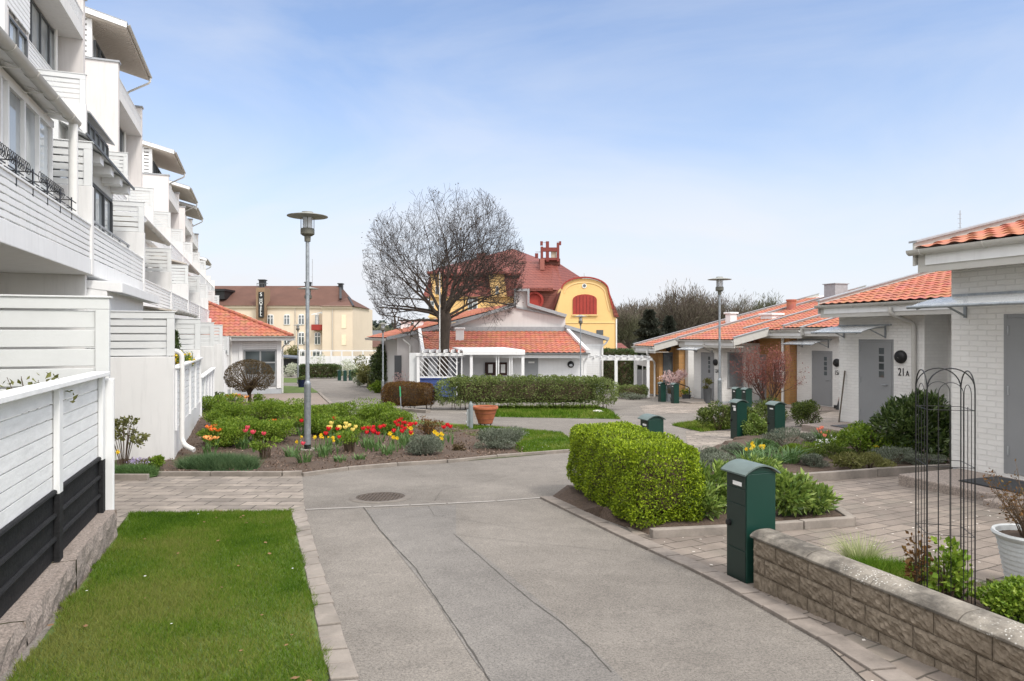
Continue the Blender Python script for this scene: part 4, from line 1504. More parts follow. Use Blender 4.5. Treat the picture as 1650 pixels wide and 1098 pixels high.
def bulkhead_lamp(t, x, y, z, r=0.15):
    m = MB()
    pr = [(0.0001, 0.0), (r, 0.0), (r, 0.05), (r * 0.85, 0.085), (r * 0.5, 0.11), (0.0001, 0.115)]
    m.lathe(pr, (0, 0, 0), 24, caps=False)
    m.v[-1] = np.stack([x - m.v[-1][:, 2], y + m.v[-1][:, 0], z + m.v[-1][:, 1]], 1)
    l = m.build('wall_lamp', M['black'], t, smooth=True)
    m = MB()
    vs = [(x - 0.118, y, z - 0.02)]
    for i in range(13):
        a = math.pi + math.pi * i / 12
        vs.append((x - 0.06 if 0 < i < 12 else x - 0.09, y + r * 0.80 * math.cos(a), z + r * 0.80 * math.sin(a) * 0.8 - 0.02))
    m.add(vs, [(0, i, i + 1) for i in range(1, 13)])
    m.build('lamp_glass', M['lampglass'], l)

def clearmat():
    m = NT('clear canopy sheet')
    m.color((0.75, 0.78, 0.8))
    m.set(0.12, 0, 0.6)
    m.b.inputs['Alpha'].default_value = 0.42
    return m.m
M['clear'] = clearmat()

WT = (R(90), 0, R(-90))    # writing on a facade that faces local -x

# nearest house at the right edge
hA, zA = brick_house('brick_house', 'nearest white brick house with grey door at the right edge', 1533, 9.84, 5.5, eave=1.06, base=-2.02, depth=7, roof_up=6.5, over=0.52)
front_door(hA, -1.28, 0.98, 2.08, 0.17, slots=False)
canopy_x(hA, -1.95, -0.10, 2.40, 0.95)
# its granite step and mat
t = thing('door_step', 'rough granite doorstep slab under the nearest grey door', 'step', (hA.location.x, hA.location.y, hA.location.z), TH)
m = MB()
m.box(-1.18, -0.004, -2.4, -0.12, -0.12, 0.125)
m.box(-1.5, -1.182, -2.9, -1.5, -0.12, 0.122)
m.build('slab', M['granite'], t, bevel=0.02)
t = thing('door_mat', 'dark ribbed mat on the nearest granite doorstep', 'door mat', (hA.location.x, hA.location.y, hA.location.z + 0.126), TH)
m = MB()
for i in range(14):
    m.box(-0.85 + i * 0.05, -0.812 + i * 0.05, -1.75, -0.75, 0.0, 0.018)
m.build('mat_strips', plain('dark rubber', (0.05, 0.052, 0.055), 0.9), t)
m = MB().box(-0.86, -0.14, -1.76, -0.74, 0.0, 0.008)
m.build('mat_base', M['black'], t)

# house 21A
hB, zB = brick_house('brick_house', 'white brick house marked 21A with small window slots in its door', 1352, 17.98, 5.6, recess=(2.46, 0.75), eave=0.62, base=-2.38, depth=8, roof_up=7.0, over=0.52)
front_door(hB, -1.14, 0.92, 2.08, 0.14)
bulkhead_lamp(hB, 0, -1.86, 1.86, 0.155)
text_obj('house_number', '21', 0.26, M['black'], hB, (-0.008, -1.87, 1.49), WT).scale = (0.72, 1, 1)
text_obj('house_number', 'A', 0.19, M['black'], hB, (-0.008, -2.03, 1.465), WT).scale = (0.72, 1, 1)
canopy_x(hB, -1.55, -0.05, 2.44, 0.95)
front_door(hB, -3.3, 0.95, 2.05, 0.14, x=0.75, slots=False)
pipe(hB, bent([(-0.58, -2.05, zB + 0.02), (-0.58, -2.05, zB - 0.12), (-0.07, -2.25, zB - 0.35), (-0.07, -2.25, 0.1)], 0.12), 0.05, 'gutter')
# house 15A
hC, zC = brick_house('brick_house', 'white brick house marked 15A with tools leaning on the wall', 1284, 28.2, 6.2, eave=0.13, base=-2.92, depth=8, roof_up=8.0, over=0.55)
front_door(hC, -1.34, 0.95, 2.1, 0.14)
bulkhead_lamp(hC, 0, -2.1, 1.85, 0.155)
text_obj('house_number', '15A', 0.25, M['black'], hC, (-0.008, -2.12, 1.46), WT).scale = (0.72, 1, 1)
canopy_x(hC, -1.8, -0.2, 2.55, 0.95)
# house 13A with the grey window in its near side wall and the ochre porch next to it
hD, zD = brick_house('brick_house', 'white brick house with grey shutter and long orange roof left of the ochre wing', 1118, 31.43, 2.06, eave=-0.38, base=gz(30) - 0.02, depth=9, near_over=1.4, roof_up=11.0, over=0.5, far_over=0.5, slope=0.235, near_verge=1.25)
front_door(hD, -1.02, 0.85, 2.05, 0.12)
bulkhead_lamp(hD, 0, -1.62, 1.8, 0.14)
text_obj('house_number', '13A', 0.24, M['black'], hD, (-0.008, -1.68, 1.42), WT).scale = (0.72, 1, 1)
canopy_x(hD, -1.5, -0.1, 2.35, 0.95)
m = MB().box(0.33, 1.02, -2.10, -2.062, 0.75, 2.2)
sh = m.build('shutter', plain('grey shutter', (0.14, 0.145, 0.15), 0.5), hD)
m = MB()
m.box(0.27, 0.329, -2.11, -2.062, 0.70, 2.25)
m.box(1.021, 1.08, -2.11, -2.062, 0.70, 2.25)
m.box(0.33, 1.02, -2.11, -2.062, 2.201, 2.25)
m.box(0.33, 1.02, -2.11, -2.062, 0.70, 0.749)
m.build('shutter_frame', M['frame_grey'], sh)
pipe(hD, bent([(-0.56, -1.5, zD), (-0.56, -1.5, zD - 0.1), (-0.05, -1.95, zD - 0.35), (-0.05, -1.95, 0.1)], 0.1), 0.045, 'gutter')
# ochre porch wing
hO, zO = brick_house('brick_house', 'ochre brick house wing with a white lattice window behind the red bush', 1213, 30.6, 2.55, eave=0.06, base=gz(30) - 0.02, depth=7, roof_up=9.5, over=0.62, far_over=-0.2, wall='ochre', slope=0.235, plinth=False, near_over=1.0)
front_door(hO, -0.42, 0.8, 2.05, 0.05, slots=False)
m = MB()
m.box(-0.02, 0.04, -2.1, -1.3, 1.0, 1.95)
w_ = m.build('window', M['white'], hO)
m = MB()
for a in range(2):
    for b in range(2):
        m.box(-0.026, -0.0205, -2.04 + a * 0.36, -1.74 + a * 0.36, 1.06 + b * 0.44, 1.44 + b * 0.44)
m.build('pane', M['glass'], w_)
pipe(hO, [(-0.3, -2.2, zO), (-0.3, -2.2, 0.0)], 0.06, 'gutter_white')
m = MB().box(-0.25, -0.005, -2.54, -2.3, 0, zO + 0.01)
m.build('brick_pillar', M['ochre'], hO)
m = MB().box(-0.22, -0.005, 0.01, 0.18, 0, zO + 0.01)
m.build('brick_pillar', M['ochre'], hO)
m = MB().box(0.02, 0.9, 0.2, 0.5, 0, zO)
m.build('wall', M['brick'], hO)
# orange vent pipe, white chimney box and ridge box
px_ = lambda t, p: t.matrix_basis.inverted() @ p
m = MB()
p = px_(hO, P(1275, 500, 33.5))
m.lathe([(0.22, -1.2), (0.22, 0.45), (0.25, 0.45), (0.25, 0.52), (0.0001, 0.52)], p, 14, caps=False)
m.build('vent_pipe', M['tile'], hO, smooth=True)
for (pxx, pyy, YY, w, d, h, own) in ((1243, 532, 32.0, 0.78, 0.6, 0.78, hO), (1178, 523, 36.5, 0.42, 0.42, 0.65, hD)):
    p = px_(own, P(pxx, pyy, YY))
    m = MB().box(p.x - d / 2, p.x + d / 2, p.y - w / 2, p.y + w / 2, p.z - 0.8, p.z + h - 0.1)
    ch = m.build('chimney', M['white'], own, bevel=0.01)
    m = MB().box(p.x - d / 2 - 0.07, p.x + d / 2 + 0.07, p.y - w / 2 - 0.07, p.y + w / 2 + 0.07, p.z + h - 0.099, p.z + h)
    m.build('chimney_cap', M['white'], ch, bevel=0.02)
p = px_(hC, P(1343, 481, 33.5))
m = MB().box(p.x - 0.25, p.x + 0.55, p.y - 0.35, p.y + 0.35, p.z - 1.0, p.z + 0.68)
ch = m.build('chimney', M['metal_grey'], hC, bevel=0.01)
m = MB().box(p.x - 0.3, p.x + 0.6, p.y - 0.4, p.y + 0.4, p.z + 0.681, p.z + 0.72)
m.build('chimney_cap', M['metal_grey'], ch)
# ochre end house with glazed entrance
hE, zE = brick_house('brick_house', 'ochre brick end house with a dark glazed entrance, far down on the right', 1047, 35.84, 0.9, eave=-0.66, base=gz(36), depth=9, near_over=0.9, roof_up=11.5, over=0.85, slope=0.235, wall='ochre', plinth=False)
m = MB()
m.box(1.27, 3.2, -1.6, -0.905, 0, zE + 0.25)
m.build('wall', M['brick'], hE)
m = MB().box(0.22, 0.78, -0.96, -0.90, 0.05, 2.3)
gd = m.build('glass_door', M['frame_dark'], hE)
m = MB()
m.box(0.27, 0.48, -0.972, -0.961, 0.25, 2.1)
m.box(0.53, 0.73, -0.972, -0.961, 0.25, 2.1)
m.build('pane', M['glass'], gd)
pipe(hE, bent([(-0.9, -1.2, zE - 0.1), (-0.9, -1.2, zE - 0.3), (-0.08, -0.6, zE - 0.75), (-0.08, -0.6, 0)], 0.15), 0.05, 'gutter_white')
m = MB().ball((0.5, -0.99, 2.5), 0.15, 12, 8, (1, 0.6, 1))
m.build('wall_lamp', M['black'], hE, smooth=True)
m = MB().box(0.88, 1.26, -1.35, -0.905, 0, zE)
m.build('brick_pillar', M['ochre'], hE)

# ================================================================ orange-roofed pavilion on the left
pv = thing('pavilion', 'single storey white pavilion with orange hipped tile roof and grey window', 'house', (P(452, 637, 38).x, 38, -3.32), TH)
bx, bz = pv.location.x, pv.location.z
m = MB()
m.box(-9.5, 0, 0, 7.0, 0.35, 3.12)
m.build('wall', M['render'], pv)
m = MB().box(-9.5, 0.06, -0.06, 7.06, -0.1, 0.349)
m.build('plinth', M['plinth'], pv)
m = MB()
for i in range(5):
    m.box(-1.95, -0.10, -0.045, -0.002, 2.52 + i * 0.115, 2.62 + i * 0.115)
for i in range(9):
    m.box(-3.4 + i * 0.14, -3.27 + i * 0.14, -0.03, -0.002, 0.36, 3.1)
m.build('siding', M['white'], pv)
m = MB()
m.box(-0.2, 0.05, -0.10, -0.046, 0.36, 3.1)
m.build('corner_board', M['white'], pv, bevel=0.005)
m = MB()
m.box(-2.15, -1.96, -0.10, -0.046, 0.36, 3.1)
m.build('corner_board', M['white'], pv, bevel=0.005)
m = MB()
m.box(-1.9, -0.22, -0.07, -0.03, 0.5, 2.5)
w_ = m.build('window', M['frame_grey'], pv, bevel=0.006)
m = MB()
for a in range(2):
    for b in range(2):
        m.box(-1.82 + a * 0.81, -1.1 + a * 0.81, -0.078, -0.0705, 1.18 + b * 0.66, 1.76 + b * 0.66)
m.build('pane', M['glass'], w_)
m = MB()
for a in range(2):
    m.box(-1.82 + a * 0.81, -1.1 + a * 0.81, -0.08, -0.0705, 0.58, 1.10)
m.build('window_panel', M['metal_grey'], w_)
ze = 3.25
m = MB()
y0, y1, xr = -0.65, 3.1, -4.0
sl_ = 1.95 / (y1 - y0)
hipx = 0.6
nrm = Vector((xr - hipx, y1 - y0, 0)).normalized()      # plan line of the hip
cn = Vector((nrm.y, -nrm.x, 0))
if cn.x < 0: cn = -cn
tiles(m, (-10.5, y0, ze), (1, 0, 0), (0, 1, sl_), 11.2, (y1 - y0) * math.sqrt(1 + sl_ * sl_), 0.27, 0.36, clips=[((hipx, y0, ze), cn)], amp=0.026, step=0.028)
rf = m.build('roof', M['tile'], pv)
m = MB()
# the hidden hip side and back
m.add([(hipx, y0, ze), (hipx, 7.4, ze), (xr, y1, ze + 1.95)], [(0, 1, 2)])
m.add([(hipx, 7.4, ze), (-10.5, 7.4, ze), (-10.5, y1, ze + 1.95), (xr, y1, ze + 1.95)], [(0, 1, 2, 3)])
m.add([(hipx, y0, ze - 0.02), (-10.5, y0, ze - 0.02), (-10.5, 7.4, ze - 0.02), (hipx, 7.4, ze - 0.02)], [(0, 1, 2, 3)])
m.build('roof_back', M['tile'], rf)
m = MB()
a, b = Vector((hipx, y0, ze + 0.03)), Vector((xr, y1, ze + 1.98))
n = 15
for i in range(n):
    p, q = a.lerp(b, i / n), a.lerp(b, (i + 1.12) / n)
    m.tube([p, p.lerp(q, 0.5) + Vector((0, 0, 0.012)), q], [0.125, 0.11, 0.095], 10)
m.build('hip_tile', M['tile'], rf, smooth=True)
m = MB().box(-10.5, -4.3, 2.95, 3.6, ze + 1.93, ze + 2.2)
m.build('ridge_flashing', M['metal_grey'], rf)
m = MB().box(-10.5, 0.72, y0 + 0.05, y0 + 0.09, ze - 0.24, ze - 0.02)
m.build('fascia', M['white'], pv)
gm = MB()
prof = [(0.075 * math.cos(a), 0.075 * math.sin(a)) for a in [math.pi + math.pi * i / 8 for i in range(9)]]
gm.prism([(-10.5, y0 - 0.05 + p[0], ze - 0.0 + p[1]) for p in prof] + [(-10.5, y0 - 0.05 + p[0] * .85, ze + p[1] * .85) for p in prof[::-1]], (11.25, 0, 0))
gm.build('gutter', M['gutter'], pv, smooth=True)
pipe(pv, bent([(-2.55, y0 - 0.05, ze), (-2.55, y0 - 0.05, ze - 0.2), (-2.55, -0.1, ze - 0.5), (-2.55, -0.1, 0)], 0.1), 0.045, 'gutter_white')
pipe(pv, bent([(0.65, y0 + 0.1, ze), (0.65, y0 + 0.1, ze - 0.15), (0.12, 0.2, ze - 0.6), (0.12, 0.2, 0)], 0.1), 0.04, 'gutter_white')
# white louvred screen walls in front of it
t = thing('screen_wall', 'white louvred screen wall standing before the orange roofed pavilion', 'fence', (P(366, 645, 30.5).x, 30.5, gz(30.5) - 0.1), 0)
m = MB()
m.box(-2.6, -0.02, 0, 0.1, 0, 2.2)
m.build('wall', M['white'], t)
m = MB().box(-0.5, -0.02, -0.30, -0.002, 0, 2.42)
m.build('wall', M['white'], t, bevel=0.01)
m = MB().box(-2.6, 0.04, -0.04, 0.14, 2.2, 3.02)
hd = m.build('head_panel', M['grey_white'], t, bevel=0.01)
for xa, xb in ((-1.06, -0.62), (-0.42, -0.12), (-1.9, -1.2)):
    m = MB()
    for i in range(7):
        m.box(xa, xb, -0.065, -0.041, 2.25 + i * 0.098, 2.33 + i * 0.098)
    m.build('louvre', M['white'], hd)
m = MB().box(-0.32, 0.03, -0.12, -0.05, 2.3, 2.42)
m.build('letter_slot', M['frame_grey'], t)

# ================================================================ hotel in the distance
HYD = 108.0
ht = thing('hotel_building', 'cream hotel with brown roof, arched windows and a vertical HOTELL sign', 'building', (P(448, 600, HYD).x, HYD, -6.0), 0)
ox, oz = ht.location.x, ht.location.z
hx = lambda p: (p - CX) / F * HYD - ox
hz_ = lambda p, dy=0: (HY - p) / F * (HYD + dy) - oz
m = MB()
m.box(hx(250), hx(527), 0, 13, 0, hz_(493))
m.box(hx(525), hx(573), -2.0, 13, 0, hz_(494, -2))
m.build('wall', M['cream'], ht)
m = MB()
m.box(hx(250), hx(527), -0.25, -0.005, hz_(497), hz_(492.5))
m.box(hx(524.5), hx(574), -2.25, -2.005, hz_(497.5, -2), hz_(493, -2))
m.build('cornice', M['cream'], ht)
m = MB()
e, r = hz_(493), hz_(461, 6.5)
m.add([(hx(245), -0.5, e), (hx(550), -0.5, e), (hx(532), 6.5, r), (hx(245), 6.5, r), (hx(550), 13.5, e), (hx(245), 13.5, e)], [(0, 1, 2, 3), (1, 4, 2), (4, 5, 3, 2)])
rf = m.build('roof', M['hotel_roof'], ht)
m = MB()
m.add([(hx(521), -2.5, hz_(494, -2)), (hx(576), -2.5, hz_(494, -2)), (hx(576), 10, hz_(494, -2)), (hx(521), 10, hz_(494, -2)), (hx(553), 3.5, hz_(478, 1))], [(0, 1, 4), (1, 2, 4), (2, 3, 4), (3, 0, 4)])
m.build('wing_roof', M['hotel_roof'], rf)
m = MB()
m.bar((hx(532), 6.5, r + 0.05), (hx(548), 0.3, hz_(482)), 0.35, 0.25)
m.bar((hx(553), 3.5, hz_(478, 1)), (hx(575), -2.4, hz_(494, -2)), 0.3, 0.25)
m.build('hip_flashing', M['black'], rf)
for cxp, top, w in ((399, 451, 9), (477, 455, 8), (532.5, 457, 6)):
    p = (hx(cxp), 6.5)
    m = MB().box(p[0] - w / 20, p[0] + w / 20, p[1] - 0.5, p[1] + 0.5, r - 1, hz_(top + 1.5, 6.5))
    ch = m.build('chimney', M['black'], rf)
    m = MB().box(p[0] - w / 20 - 0.12, p[0] + w / 20 + 0.12, p[1] - 0.65, p[1] + 0.65, hz_(top + 1.5, 6.5), hz_(top, 6.5))
    m.build('chimney_cap', M['black'], ch)
m = MB().box(hx(344), hx(359), 0.6, 4, hz_(482), hz_(469))
dm = m.build('dormer', M['black'], rf)
m = MB().box(hx(342), hx(361), 0.2, 4.4, hz_(469), hz_(465.5))
m.build('dormer_roof', M['black'], dm)
# brick sign tower
m = MB().box(hx(417), hx(431), -1.2, 1.2, 0, hz_(464, -1))
tw_ = m.build('sign_tower', plain('brown brick tower', (0.24, 0.16, 0.10), 0.9), ht)
m = MB()
for a in (418, 422, 426, 430):
    m.bar((hx(a), -1, hz_(464, -1)), (hx(a), -1, hz_(457, -1)), 0.06, 0.06)
m.bar((hx(417.5), -1, hz_(457, -1)), (hx(435), -1, hz_(457, -1)), 0.06, 0.08)
m.build('tower_railing', M['frame_dark'], tw_)
m = MB().box(hx(421.8), hx(430), -1.42, -1.205, hz_(512, -1), hz_(471, -1))
sg = m.build('sign', M['black'], ht)
text_obj('sign_letters', 'H\nO\nT\nE\nL\nL', 0.66, M['paper'], sg, (hx(425.9), -1.44, hz_(495.8, -1)), (R(90), 0, 0), 0.02, spacing=0.70)
text_obj('sign_emblem', 'S', 0.8, M['paper'], sg, (hx(425.9), -1.44, hz_(475.2, -1)), (R(90), 0, 0), 0.02)
def arched(cx_, top, bot, w, y=-0.12):
    m = MB()
    c, hw = hx(cx_), w / 2
    zt, zb = hz_(top), hz_(bot)
    pts = [(c - hw, y, zb), (c + hw, y, zb), (c + hw, y, zt - hw * 0.6)] + [(c + hw * math.cos(a), y, zt - hw * 0.6 + hw * 0.6 * math.sin(a)) for a in [math.pi * i / 8 for i in range(1, 8)]] + [(c - hw, y, zt - hw * 0.6)]
    m.prism(pts, (0, 0.115, 0))
    f = m.build('window', M['white'], ht)
    m = MB()
    gh = (zt - zb)
    for sx in (-1, 1):
        xa, xb = (c - hw + 0.09, c - 0.07) if sx < 0 else (c + 0.07, c + hw - 0.09)
        m.box(xa, xb, y - 0.02, y - 0.005, zb + 0.1, zb + gh * 0.60)
        m.box(xa, xb, y - 0.02, y - 0.005, zb + gh * 0.66, zt - hw * 0.42)
    m.build('pane', M['glass'], f)
for cx_ in (436, 462.5, 486):
    arched(cx_, 506.5, 523.5, 0.95)
for cx_ in (436, 462.5, 486, 512):
    arched(cx_, 535, 555.5, 0.95)
for cx_ in (450, 486, 510, 522):
    arched(cx_, 563, 575, 1.2)
m = MB().box(hx(527.5), hx(532), -0.1, -0.005, hz_(555), hz_(538))
f = m.build('window', M['white'], ht)
m = MB().box(hx(528.3), hx(531.2), -0.13, -0.101, hz_(554), hz_(539))
m.build('pane', M['glass'], f)
for a, b in ((507.5, 529.5), (539.5, 556.5)):
    m = MB().box(hx(555.5), hx(562.5), -2.06, -2.005, hz_(b, -2), hz_(a, -2))
    m.build('blind_panel', plain('pale panel', (0.8, 0.68, 0.5), 0.9), ht)
# red balcony with a white awning frame
m = MB()
m.box(hx(506), hx(534), -1.5, -1.4, hz_(532), hz_(523.5))
m.box(hx(506), hx(534), -1.4, -0.005, hz_(532.8), hz_(531.5))
bl = m.build('balcony', M['red_paint'], ht)
m = MB()
m.bar((hx(515), -1.4, hz_(523)), (hx(515), -1.4, hz_(507)), 0.14, 0.14)
m.bar((hx(532), -1.4, hz_(523)), (hx(532), -1.4, hz_(503)), 0.14, 0.14)
m.bar((hx(506), -1.3, hz_(507.5)), (hx(532), -1.3, hz_(502)), 0.2, 0.18)
m.bar((hx(522), -1.35, hz_(505)), (hx(533), -1.35, hz_(516)), 0.13, 0.13)
m.build('awning_frame', M['white'], bl)
m = MB().box(hx(508), hx(514), -0.1, -0.005, hz_(523), hz_(507))
f = m.build('balcony_door', M['white'], ht)
m = MB().box(hx(508.8), hx(513.2), -0.13, -0.101, hz_(522.5), hz_(508))
m.build('pane', M['glass'], f)
m = MB()
for a, b, c, y in ((476, 494, 600, -0.1), (540, 495, 600, -0.15), (541.5, 495, 600, -2.1)):
    m.tube([(hx(a), y, hz_(b)), (hx(a), y, 0)], 0.09, 6)
m.build('downpipe', M['soffit'], ht)
m = MB().bar((hx(484), 6.5, r), (hx(484), 6.5, r + 4.5), 0.07, 0.07)
m.bar((hx(481), 6.5, r + 1.5), (hx(484), 6.5, r + 1.5), 0.05, 0.05)
m.build('antenna', M['metal_grey'], ht)

# white fence in front of the hotel
t = thing('white_fence', 'long white fence with an open top strip in front of the hotel', 'fence', (P(483, 590, 68).x, 68, -3.9), 0)
L = 102 / F * 68
fz = lambda p: (HY - p) / F * 68 + 3.9
m = MB().box(0, L + 1.5, -0.05, 0.0, fz(590), fz(574))
m.build('panel', M['white'], t)
m = MB().box(-0.05, L + 1.5, -0.08, 0.05, fz(566.5), fz(564.5))
m.build('top_rail', M['white'], t)
for i in range(7):
    m = MB().box(i * L / 6 - 0.07, i * L / 6 + 0.07, -0.1, -0.051, 0, fz(566.6))
    m.build('post', M['white'], t)

# low carport roof left of the fence
t = thing('carport', 'flat grey carport roof seen low between the pavilion and the hotel', 'carport', (P(469, 590, 74).x, 74, gz(74)), 0)
m = MB().prism([(-2.2, -1, 2.05), (2.2, -1, 1.75), (2.2, -1, 1.6), (-2.2, -1, 1.9)], (0, 4, 0))
m.build('roof', plain('blue grey felt', (0.10, 0.115, 0.14), 0.8), t)
for a in (-2, 2):
    m = MB().box(a - 0.08, a + 0.08, -0.9, -0.74, 0, 1.7)
    m.build('post', M['black'], t)
m = MB().box(-1.9, 1.9, 2, 2.2, 0, 1.6)
m.build('back_wall', M['frame_dark'], t)

# ================================================================ white middle building with the orange lean-to
YM = 34.0
mh = thing('gabled_building', 'white building with stepped chimney gable and orange lean-to roof in the middle', 'building', (0, YM, gz(YM) - 0.05), 0)
mz = mh.location.z
X = lambda p, y: (p - CX) / F * y
Z = lambda p, y: (HY - p) / F * y - mz
m = MB()
m.box(X(690, YM), X(940, YM), 0, 3.3, 0, Z(573.5, YM))
m.build('wall', M['white'], mh)
m = MB()
n = 17
for i in range(n):
    z0 = 0.12 + i * 0.122
    m.prism([(X(690, YM), -0.002, z0), (X(690, YM), -0.022, z0), (X(690, YM), -0.006, z0 + 0.118), (X(690, YM), -0.002, z0 + 0.118)], (X(939, YM) - X(690, YM), 0, 0))
m.build('siding', M['white'], mh)
# lean-to roof
ye, yr = 33.35, 36.75
o = Vector((X(681.5, ye), ye - YM, Z(569, ye)))
rise = Z(534, yr) - Z(569, ye)
run = yr - ye
lv = math.hypot(rise, run)
wid = X(947, ye) - X(681.5, ye)
xl0, xl1 = X(681.5, ye), X(676, yr)
xr0, xr1 = X(947, ye), X(914, yr)
clL = Vector((-(run), (xl1 - xl0), 0)).normalized()
clR = Vector((run, -(xr1 - xr0), 0)).normalized()
m = MB()
tiles(m, (min(xl0, xl1) - 0.2, o.y, o.z), (1, 0, 0), (0, run, rise), wid + 1.0, lv, 0.255, 0.34, clips=[((xl0, o.y, o.z), clL), ((xr0, o.y, o.z), clR)], amp=0.026, step=0.028)
rf = m.build('roof', M['tile'], mh)
for (xa, xb) in ((xl0, xl1), (xr0, xr1)):
    m = MB().bar((xa, o.y, o.z + 0.06), (xb, o.y + run, o.z + rise + 0.06), 0.16, 0.2)
    m.build('verge_board', M['white'], rf)
m = MB().box(X(681, ye), X(948, ye), o.y + 0.06, o.y + 0.1, o.z - 0.25, o.z - 0.03)
m.build('fascia', M['white'], mh)
gm = MB()
gm.prism([(X(681, ye), o.y - 0.04 + p[0], o.z + p[1]) for p in prof] + [(X(681, ye), o.y - 0.04 + p[0] * .85, o.z + p[1] * .85) for p in prof[::-1]], (X(951, ye) - X(681, ye), 0, 0))
gm.build('gutter', M['frame_grey'], mh, smooth=True)
m = MB().add([(xl0 + .05, o.y + 0.1, o.z - 0.03), (xr0 - .05, o.y + 0.1, o.z - 0.03), (xr1, o.y + run, o.z + rise - 0.05), (xl1, o.y + run, o.z + rise - 0.05)], [(0, 1, 2, 3)])
m.add([(xl0 + .05, o.y + 0.1, o.z - 0.03), (xl1, o.y + run, o.z + rise - 0.05), (xl1, o.y + run, 0), (xl0 + .05, o.y + 0.1, o.z - 0.3)], [(0, 1, 2, 3)])
m.build('roof_underside', M['white'], rf)
# upper gable
YG = 37.0
gp_ = [(612, 547), (735, 524), (832, 493.5), (832, 470), (849, 470), (849, 493.5), (911, 511), (911, 527), (978, 546), (972, 548)]
m = MB()
poly = [(X(640, YG), 3, 0), (X(972, YG), 3, 0), (X(972, YG), 3, Z(546, YG)), (X(911, YG), 3, Z(528, YG)), (X(911, YG), 3, Z(512, YG)), (X(849, YG), 3, Z(494, YG)), (X(849, YG), 3, Z(470, YG)), (X(832, YG), 3, Z(470, YG)), (X(832, YG), 3, Z(494, YG)), (X(735, YG), 3, Z(525, YG)), (X(640, YG), 3, Z(543, YG))]
m.prism(poly, (0, 0.3, 0))
m.build('gable_wall', M['pinkwhite'], mh)
m = MB()
pp = [(X(a, YG), 2.85, Z(b, YG)) for a, b in ((625, 545.5), (735, 522.5), (830, 491.5))]
for a, b in zip(pp[:-1], pp[1:]):
    m.bar(a, b, 0.4, 0.17)
pp = [(X(a, YG), 2.85, Z(b, YG)) for a, b in ((851, 491.5), (912, 509.5))]
m.bar(pp[0], pp[1], 0.4, 0.17)
pp = [(X(a, YG), 2.85, Z(b, YG)) for a, b in ((910, 526), (980, 546.5))]
m.bar(pp[0], pp[1], 0.5, 0.17)
m.box(X(828, YG), X(831.6, YG), 2.7, 3.1, Z(494, YG), Z(466, YG))
m.box(X(849.4, YG), X(853, YG), 2.7, 3.1, Z(494, YG), Z(466, YG))
m.box(X(831.7, YG), X(849.3, YG), 2.7, 3.1, Z(470, YG), Z(466, YG))
m.build('coping', M['metal_grey'], mh)
m = MB().box(X(731, YG), X(911, YG), 2.8, 2.995, Z(534, YG), Z(527, YG))
m.build('flashing', M['metal_grey'], mh)
m = MB()
for i in range(22):
    z0 = i * 0.122
    m.box(X(936, YG), X(972, YG), 2.97, 2.998, z0, z0 + 0.112)
m.build('siding', M['white'], mh)
# the long roof slope running back on the left, with its eave
U, V = Vector((0, 1, 0)), None
a = Vector((X(622, YG), 2.9, Z(548, YG)))
b = Vector((X(832, YG), 2.9, Z(494, YG)))
m = MB()
UU = Vector((UX, UY, 0))
tiles(m, a + Vector((0, 0, 0.12)), UU, b - a, 7.0, (b - a).length, 0.3, 0.36, seg=4)
rl = m.build('roof', M['tile'], mh)
m = MB().prism([a, b, b + Vector((0, 0, .08)), a + Vector((0, 0, .08))], UU * 7)
m.prism([b, (X(911, YG), 2.9, Z(512, YG)), (X(911, YG), 2.9, Z(513, YG)), b - Vector((0, 0, .1))], UU * 7)
m.prism([(X(910, YG), 2.9, Z(527, YG)), (X(980, YG), 2.9, Z(547, YG)), (X(980, YG), 2.9, Z(549, YG)), (X(910, YG), 2.9, Z(530, YG))], UU * 7)
m.build('roof_deck', M['metal_grey'], rl)
m = MB().prism([a + Vector((-0.12, 0, 0.08)), a + Vector((0.0, 0, 0.08)), a + Vector((0, 0, -0.06)), a + Vector((-0.08, 0, -0.06))], UU * 7)
m.build('gutter', M['gutter'], mh)
m = MB().prism([(X(641, YG), 3.31, 0), (X(700, YG), 3.31, 0), (X(700, YG), 3.31, Z(548, YG)), (X(641, YG), 3.31, Z(548, YG))], UU * 6)
m.build('wall', M['render'], mh)
m = MB()
m.prism([(X(905, YG), 3.31, 0), (X(971, YG), 3.31, 0), (X(971, YG), 3.31, Z(548, YG)), (X(905, YG), 3.31, Z(530, YG))], UU * 6)
m.build('wall', M['render'], mh)
pipe(mh, bent([(X(650, YG), 2.8, Z(546, YG)), (X(652, YG), 2.8, Z(549, YG)), (X(661, YG), 2.9, Z(556, YG)), (X(661, YG), 2.9, 0)], 0.1), 0.055, 'gutter_white')
pipe(mh, bent([(X(978, YG), 2.8, Z(548, YG)), (X(977, YG), 2.8, Z(552, YG)), (X(970, YG), 2.9, Z(558, YG)), (X(970, YG), 2.9, 0)], 0.1), 0.05, 'gutter_white')
m = MB().box(X(636, YG), X(647, YG), 2.9, 2.995, 0, Z(573, YG))
m.build('door', M['frame_dark'], mh)
for (cx_, top, w, YY) in ((654, 517, 0.55, 42.5), (674.5, 515, 0.5, 40), (741, 528, 0.4, 35.4)):
    p = Vector((X(cx_, YY), YY - YM, Z(top, YY)))
    m = MB().box(p.x - w / 2, p.x + w / 2, p.y - w / 2, p.y + w / 2, p.z - 1.2, p.z - 0.1)
    ch = m.build('chimney', M['white'], mh, bevel=0.01)
    m = MB().box(p.x - w / 2 - 0.06, p.x + w / 2 + 0.06, p.y - w / 2 - 0.06, p.y + w / 2 + 0.06, p.z - 0.099, p.z)
    m.build('chimney_cap', M['white'], ch, bevel=0.02)
